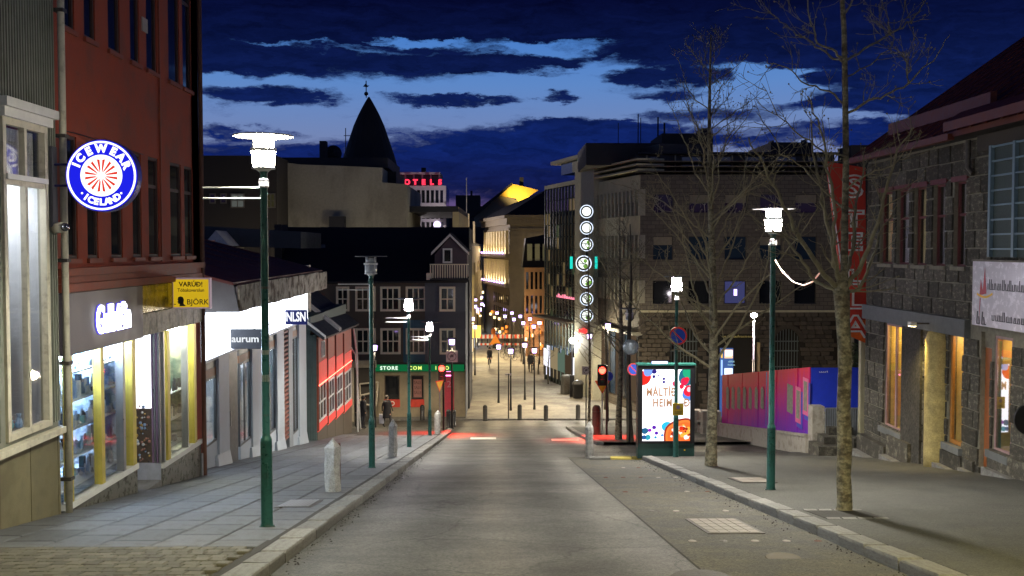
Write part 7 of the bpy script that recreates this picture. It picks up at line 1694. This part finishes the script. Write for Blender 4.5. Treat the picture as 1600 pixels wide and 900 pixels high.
# ball lamp behind the hoarding
c = at(1178, 493, 50); t = thing('ball_top_lamp', 'slim lamp with a small glowing top standing behind the pink hoarding', 'street lamp', (c.x, 50, zg(50)))
MB().lathe((c.x, 50, zg(50)), [(.07, 0), (.06, 2.4), (.09, 2.45), (.06, 2.5), (.045, 3.6), (.08, 3.64), (.04, 3.7), (.04, c.z - zg(50) - .1)], 10).build('pole', mat('violet_lit_pole', (.4, .35, .42), .4, .3), t, smooth=True)
MB().lathe((c.x, 50, c.z), [(.05, -.12), (.17, -.03), (.17, .05), (.06, .12)], 14).build('lamp_head', emis('ball_lamp_lit', (1, .92, 1), 60), t, smooth=True)
bulb(c.x, 50, c.z - .15, 2200, (1, .88, .8), t, 165, .15)
# ================================================================== barrier
ba = gp(785, 543, .1); D = ba.y; br = thing('roadworks_barrier', 'red and white roadworks barrier across the far end of the street', 'barrier', ba)
x0, x1 = at(747, 540, D).x, at(821, 540, D).x; M_bw = mat('barrier_white', (.75, .72, .65), .5); M_br = mat('barrier_red', (.75, .08, .02), .5)
n = 22
for z in (.25, 1.0):
    for i in range(n): MB().box(x0 + (x1 - x0) * i / n, x0 + (x1 - x0) * (i + 1) / n, D - .03, D + .03, ba.z + z, ba.z + z + (.42 if z > .5 else .22)).build('board_section', M_br if i % 2 else M_bw, br)
for i in range(6): x = x0 + (x1 - x0) * i / 5; MB().box(x - .06, x + .06, D, D + .08, ba.z, ba.z + 1.5).build('post', M_black, br)
c = at(774, 531, D - 1); wt = thing('warning_triangle', 'orange warning triangle before the roadworks barrier', 'sign', (c.x, D - 1, zg(D)))
MB().prism([c + Vector((-.65, 0, -.5)), c + Vector((.65, 0, -.5)), c + Vector((0, 0, .6))], (0, -.02, 0)).build('sign_face', mat('orange_sign', (.9, .3, .02), .5), wt)
MB().box(c.x - .3, c.x + .3, D - 1, D - .9, zg(D), c.z - .4).build('stand', M_black, wt)
# ================================================================== people
M_skin = mat('skin', (.45, .27, .18), .6, var=.05); M_coat = mat('black_coat', (.015, .015, .018), .8, var=.2); M_trou = mat('dark_trousers', (.025, .025, .03), .85); M_hair = mat('dark_hair', (.02, .014, .01), .7); M_hiv = mat('hi_vis_orange', (.8, .22, .03), .6)
def person(label, base, h=1.75, yaw=0, stride=.0, coat=M_coat, bag=None, coat_len=.55, group=None, ride=False):
    t = thing('person', label, 'person', base, group); k = h / 1.75; cyy, syy = math.cos(yaw), math.sin(yaw); base = Vector(base)
    tr = lambda p: base + Vector((p[0] * cyy - p[1] * syy, p[0] * syy + p[1] * cyy, p[2])) * k
    s1, s2 = stride, -stride
    V = [((0, 0, .95), .13), ((0, .0, 1.12), .115), ((0, .0, 1.32), .15), ((0, 0, 1.45), .06), ((0, -.01, 1.53), .055), ((0, -.015, 1.62), .088), ((0, -.01, 1.71), .06),
         ((.19, 0, 1.41), .06), ((.235, .05 + s2 * .4, 1.15), .045), ((.24, -.06 + s2 * .7, .92), .033), ((.235, -.09 + s2 * .8, .83), .03),
         ((-.19, 0, 1.41), .06), ((-.235, .05 + s1 * .4, 1.15), .045), ((-.24, -.06 + s1 * .7, .92), .033), ((-.235, -.09 + s1 * .8, .83), .03),
         ((.09, 0, .88), .09), ((.1, -s1 * .9 - .03, .5), .065), ((.1, -s1 * 1.1 + (.08 if s1 < 0 else 0), .09), .042), ((.1, -s1 * 1.1 - .14, .04), .04),
         ((-.09, 0, .88), .09), ((-.1, -s2 * .9 - .03, .5), .065), ((-.1, -s2 * 1.1 + (.08 if s2 < 0 else 0), .09), .042), ((-.1, -s2 * 1.1 - .14, .04), .04)]
    E = [(0, 1), (1, 2), (2, 3), (3, 4), (4, 5), (5, 6), (2, 7), (7, 8), (8, 9), (9, 10), (2, 11), (11, 12), (12, 13), (13, 14), (0, 15), (15, 16), (16, 17), (17, 18), (0, 19), (19, 20), (20, 21), (21, 22)]
    if ride:
        for i, pz in ((8, (.22, -.18, 1.2)), (9, (.2, -.4, 1.12)), (10, (.19, -.47, 1.12)), (12, (-.22, -.18, 1.2)), (13, (-.2, -.4, 1.12)), (14, (-.19, -.47, 1.12)), (16, (.1, -.36, .72)), (17, (.1, -.15, .38)), (18, (.1, -.28, .33)), (20, (-.1, -.3, .62)), (21, (-.1, -.05, .22)), (22, (-.1, -.18, .17))): V[i] = (pz, V[i][1])
    me = bpy.data.meshes.new('body'); me.from_pydata([tr(v[0]) - base for v in V], E, []); o = bpy.data.objects.new('tmp_body', me); C.objects.link(o)
    sk = o.modifiers.new('s', 'SKIN'); su_ = o.modifiers.new('b', 'SUBSURF'); su_.levels = 2; su_.render_levels = 2
    for i, v in enumerate(V): me.skin_vertices[0].data[i].radius = (v[1] * k, v[1] * k)
    me.skin_vertices[0].data[0].use_root = True
    m2_ = bpy.data.meshes.new_from_object(o.evaluated_get(bpy.context.evaluated_depsgraph_get())); bpy.data.objects.remove(o)
    m2_.materials.clear()
    for q in (coat, M_skin, M_trou): m2_.materials.append(q)
    for p_ in m2_.polygons:
        z = p_.center.z / k; rad = math.hypot(p_.center.x, p_.center.y) / k
        p_.material_index = 1 if (z > 1.5 or (rad > .19 and .7 < z < .9)) else 2 if z < .93 else 0; p_.use_smooth = True
    m2_.name = 'body'; bo_ = bpy.data.objects.new('body', m2_); C.objects.link(bo_); bo_.parent = t
    b = MB(); pr = [(.17, 1.48), (.205, 1.40), (.19, 1.2), (.175, 1.08), (.20, .95), (.23, 1.48 - coat_len * 1.0 - .2)]
    vs = [(tr((r * math.cos(a) * 1.12, r * math.sin(a) * .78, z))) for r, z in [(.07, 1.51)] + pr for a in [2 * math.pi * i / 16 for i in range(16)]]
    b.add(vs, [(j * 16 + i, j * 16 + (i + 1) % 16, (j + 1) * 16 + (i + 1) % 16, (j + 1) * 16 + i) for j in range(len(pr)) for i in range(16)]); b.build('coat', coat, t, smooth=True)
    b = MB(); b.ball(tr((0, .012, 1.655)), .108 * k, 12, 8, 1.1); b.build('hair', M_hair, t, smooth=True)
    b = MB(); b.tube([tr((0, -.10, 1.64)), tr((0, -.125, 1.60))], .014 * k, 6); b.build('nose', M_skin, t)
    return t
p = gp(605, 668, .12); person('person in a long black coat walking before the corner house shop window', p, 1.72, .5, .22, coat_len=.75)
wb = thing('shopping_bag', 'pale shopping bag carried by the person in the long black coat', 'bag', (p.x - .3, p.y, p.z + .3)); MB().box(p.x - .42, p.x - .18, p.y - .08, p.y + .08, p.z + .22, p.z + .72).build('bag_body', mat('bag_white', (.55, .55, .6), .6), wb); MB().tube([(p.x - .38, p.y, p.z + .72), (p.x - .3, p.y, p.z + .86), (p.x - .22, p.y, p.z + .72)], .008, 5).build('bag_handle', M_black, wb)
person('person in black standing in the dark yard left of the corner house', gp(568, 670, .12), 1.75, 2.0, .05, coat_len=.6)
person('second dark figure at the far left of the yard by the red shop', gp(561, 668, .12), 1.68, 1.0, .1, coat_len=.6)
person('dark pedestrian walking in the pedestrian street beside the thin trees', gp(829, 582, .1), 1.75, 0, .25)
person('dark pedestrian left of the pair before the shopfronts', gp(867, 580, .1), 1.72, .3, .2)
person('dark pedestrian right of the pair before the shopfronts', gp(883, 583, .1), 1.8, -.2, .25)
person('far person in orange beside the roadworks barrier', gp(771, 533, .1), 1.75, 0, .1, coat=M_hiv)
for x, w in ((729, 'leftmost of three'), (734, 'middle of three'), (739, 'right of three')): person('far dark pedestrian at the left side of the street, ' + w, gp(x, 536, .1), 1.75, R.uniform(0, 3), .15, group='far pedestrians on the left')
def bicycle(label, base, yaw=0, group=None):
    t = thing('bicycle', label, 'bicycle', base, group); base = Vector(base); c_, s_3 = math.cos(yaw), math.sin(yaw); tr = lambda x, z, l=0: base + Vector((l * c_ - x * s_3, l * s_3 + x * c_, z))
    for x in (-.52, .52):
        pts = [tr(x + .33 * math.cos(a), .34 + .33 * math.sin(a)) for a in [2 * math.pi * i / 16 for i in range(17)]]; MB().tube(pts, .018, 5, cap=False).build('wheel', M_black, t)
        b = MB()
        for i in range(6): a = math.pi * i / 6; b.tube([tr(x + .32 * math.cos(a), .34 + .32 * math.sin(a)), tr(x - .32 * math.cos(a), .34 - .32 * math.sin(a))], .003, 3)
        b.build('spokes', M_steel, t, kind='stuff')
    b = MB()
    for p_, q_ in (((.52, .34), (.12, .3)), ((.12, .3), (.2, .82)), ((.52, .34), (.18, .72)), ((.18, .72), (-.36, .8)), ((.12, .3), (-.36, .72)), ((-.52, .34), (-.36, .98))): b.tube([tr(*p_), tr(*q_)], .018, 6)
    b.build('frame', mat('bike_frame_dark', (.05, .06, .08), .4), t); MB().tube([tr(-.36, .98, -.28), tr(-.4, 1.02), tr(-.36, .98, .28)], .014, 6).build('handlebar', M_black, t); MB().box(*sorted((tr(.2, 0).x - .07, tr(.2, 0).x + .07)), tr(.2, 0).y - .12, tr(.2, 0).y + .12, base.z + .86, base.z + .91).build('saddle', M_black, t)
p = gp(765, 574, .1); bicycle('bicycle under the lone cyclist in the middle of the pedestrian street', p, 0); person('cyclist in dark clothes riding down the middle of the pedestrian street', p + Vector((0, .15, .05)), 1.75, 0, .1, ride=True)
for x, y, w in ((792, 560, 'left of three'), (797, 563, 'middle of three'), (802, 558, 'right of three')): bicycle('bicycle parked before the roadworks barrier, ' + w, gp(x, y, .1), .9, 'bicycles parked in the pedestrian street')
# ================================================================== unseen lamps added to light the walls behind the roofs and hoarding
def fill_lamp(label, x, y, H, power, col=(1, .84, .6)):
    z = zg(y) + .1; t = thing('fill_lamp', label, 'street lamp', (x, y, z), 'unseen fill lamps added behind the buildings and the hoarding')
    MB().lathe((x, y, z), [(.09, 0), (.06, .6), (.045, H - .1)], 8).build('pole', M_black, t); MB().lathe((x, y, z), [(.14, H - .1), (.18, H + .15)], 10).build('lamp_head', E_sv, t); MB().lathe((x, y, z), [(.24, H + .16), (.2, H + .2)], 10).build('lamp_cap', M_black, t)
    li = bpy.data.lights.new('fill_light', 'POINT'); li.energy = power; li.color = col; li.shadow_soft_size = .2; o = bpy.data.objects.new('fill_light', li); C.objects.link(o); o.parent = t; o.location = (0, -.25, H + .0)
for i, (x, y, H, pw_) in enumerate(((-13, 72.5, 9.3, 800), (-8.5, 72.5, 9.3, 800), (-17.5, 72.5, 9.0, 520))):
    fill_lamp('tall fill lamp added unseen behind the corner house roof, below the blank grey wall, %s' % ('middle', 'right', 'left')[i], x, y, H, pw_)
for i, (x, y, H, pw_) in enumerate(((11.5, 53.0, 2.9, 650), (15.5, 52.5, 2.6, 600), (19.5, 52.0, 2.6, 450))):
    fill_lamp('low fill lamp added unseen behind the pink hoarding, %s' % ('nearest its far end', 'midway', 'nearest the stone building')[i], x, y, H, pw_, (1, .82, .55))
fill_lamp('fill lamp added before the hotel block, unseen behind the dark roofs', -11, 122, 12, 9000, (1, .88, .9))  # unseen lamp put in to brighten the hotel front
# small shop lights and lanterns far down the street
rr = random.Random(19); E_s1 = emis('far_light_warm', (1, .72, .35), 3.5); E_s2 = emis('far_light_violet', (.65, .5, 1), 4.5); E_s3 = emis('far_light_orange', (1, .28, .04), 2.2)
for i in range(16):
    u = rr.uniform(2, LB - 4); z = zg(84 + u) + rr.uniform(2.3, 5.2); FBg.mb().box(u, u + rr.uniform(.25, .6), .15, .4, z, z + rr.uniform(.2, .45)).build('shop_lantern', (E_s1, E_s2)[i % 2], bg_)
for i in range(10):
    u = rr.uniform(1, LC - 1); z = zg(118) + rr.uniform(.6, 3.2); FC.mb().box(u, u + .35, .1, .3, z, z + .3).build('shop_lantern', (E_s1, E_s3)[i % 2], cb_)
for i in range(14):
    u = su(820 + rr.uniform(0, 34)); z = zg(100) + rr.uniform(.6, 3.4); FS.mb().box(u, u + .2, .1, .3, z, z + .3).build('shop_lantern', (E_s3, E_s3, E_s1)[i % 3], bb)
li = bpy.data.lights.new('orange_glow', 'POINT'); li.energy = 110; li.color = (1, .35, .1); li.shadow_soft_size = .3; o = bpy.data.objects.new('orange_glow', li); C.objects.link(o); o.parent = bb; q = FS.w(su(832), 1.2, zg(100) + 3); o.location = q - bb.location
li = bpy.data.lights.new('shop_glow', 'POINT'); li.energy = 2500; li.color = (1, .78, .4); li.shadow_soft_size = .3; o = bpy.data.objects.new('shop_glow', li); C.objects.link(o); o.parent = bg_; o.location = FBg.w(14, 1.6, zg(100) + 4) - bg_.location
# grit and small litter along the gutters
b = MB(); rr = random.Random(44)
for i in range(900):
    y = rr.uniform(8.5, 40); x = (-2.28 + abs(rr.gauss(0, .12))) if rr.random() < .5 else (4.1 - abs(rr.gauss(0, .16))); r_ = rr.uniform(.004, .016); z = zg(y) + .006
    b.add([(x - r_, y, z), (x, y - r_ * 1.4, z), (x + r_, y, z), (x, y + r_ * 1.4, z), (x, y, z + r_)], [(0, 1, 4), (1, 2, 4), (2, 3, 4), (3, 0, 4)])
b.build('gutter_grit', M_dirt, kind='stuff', label='grit and leaf crumbs lying in the gutters along both kerbs', cat='grit')

# stickers and straps on the nearest lamp post
for i, (zz, mm, hgt_) in enumerate(((1.9, M_white, .09), (2.25, M_yel2, .06), (3.1, M_iron, .03), (1.45, M_iron, .03))):
    lp = [o for o in bpy.data.objects if o.name == 'street_lamp'][0]; q = lp.location
    MB().lathe((q.x, q.y, q.z), [(.0515, zz), (.0515, zz + hgt_)], 14).build('pole_strap' if mm is M_iron else 'sticker', mm if mm is M_iron else mat('faded_sticker', (.3, .32, .28), .6, var=.3, scale=30), lp)

# floodlight under the far yellow gable, on the roof before it
fl = thing('floodlight', 'small floodlight on the far roof aimed at the yellow gable', 'floodlight', at(806, 318, 170))
c = Vector(fl.location); MB().box(c.x - .3, c.x + .3, c.y - .15, c.y + .15, c.z - .2, c.z + .1).build('lamp_body', M_black, fl); MB().tube([c + Vector((0, 0, -2.5)), c + Vector((0, 0, -.2))], .06, 6).build('stand', M_black, fl)
li = bpy.data.lights.new('flood_bulb', 'SPOT'); li.energy = 2600; li.color = (1, .74, .3); li.spot_size = 1.7; li.spot_blend = .8; li.shadow_soft_size = .2
o = bpy.data.objects.new('flood_bulb', li); C.objects.link(o); o.parent = fl; o.location = (0, .2, .25); o.rotation_euler = (Vector((.25, 1, .62))).to_track_quat('-Z', 'Y').to_euler()
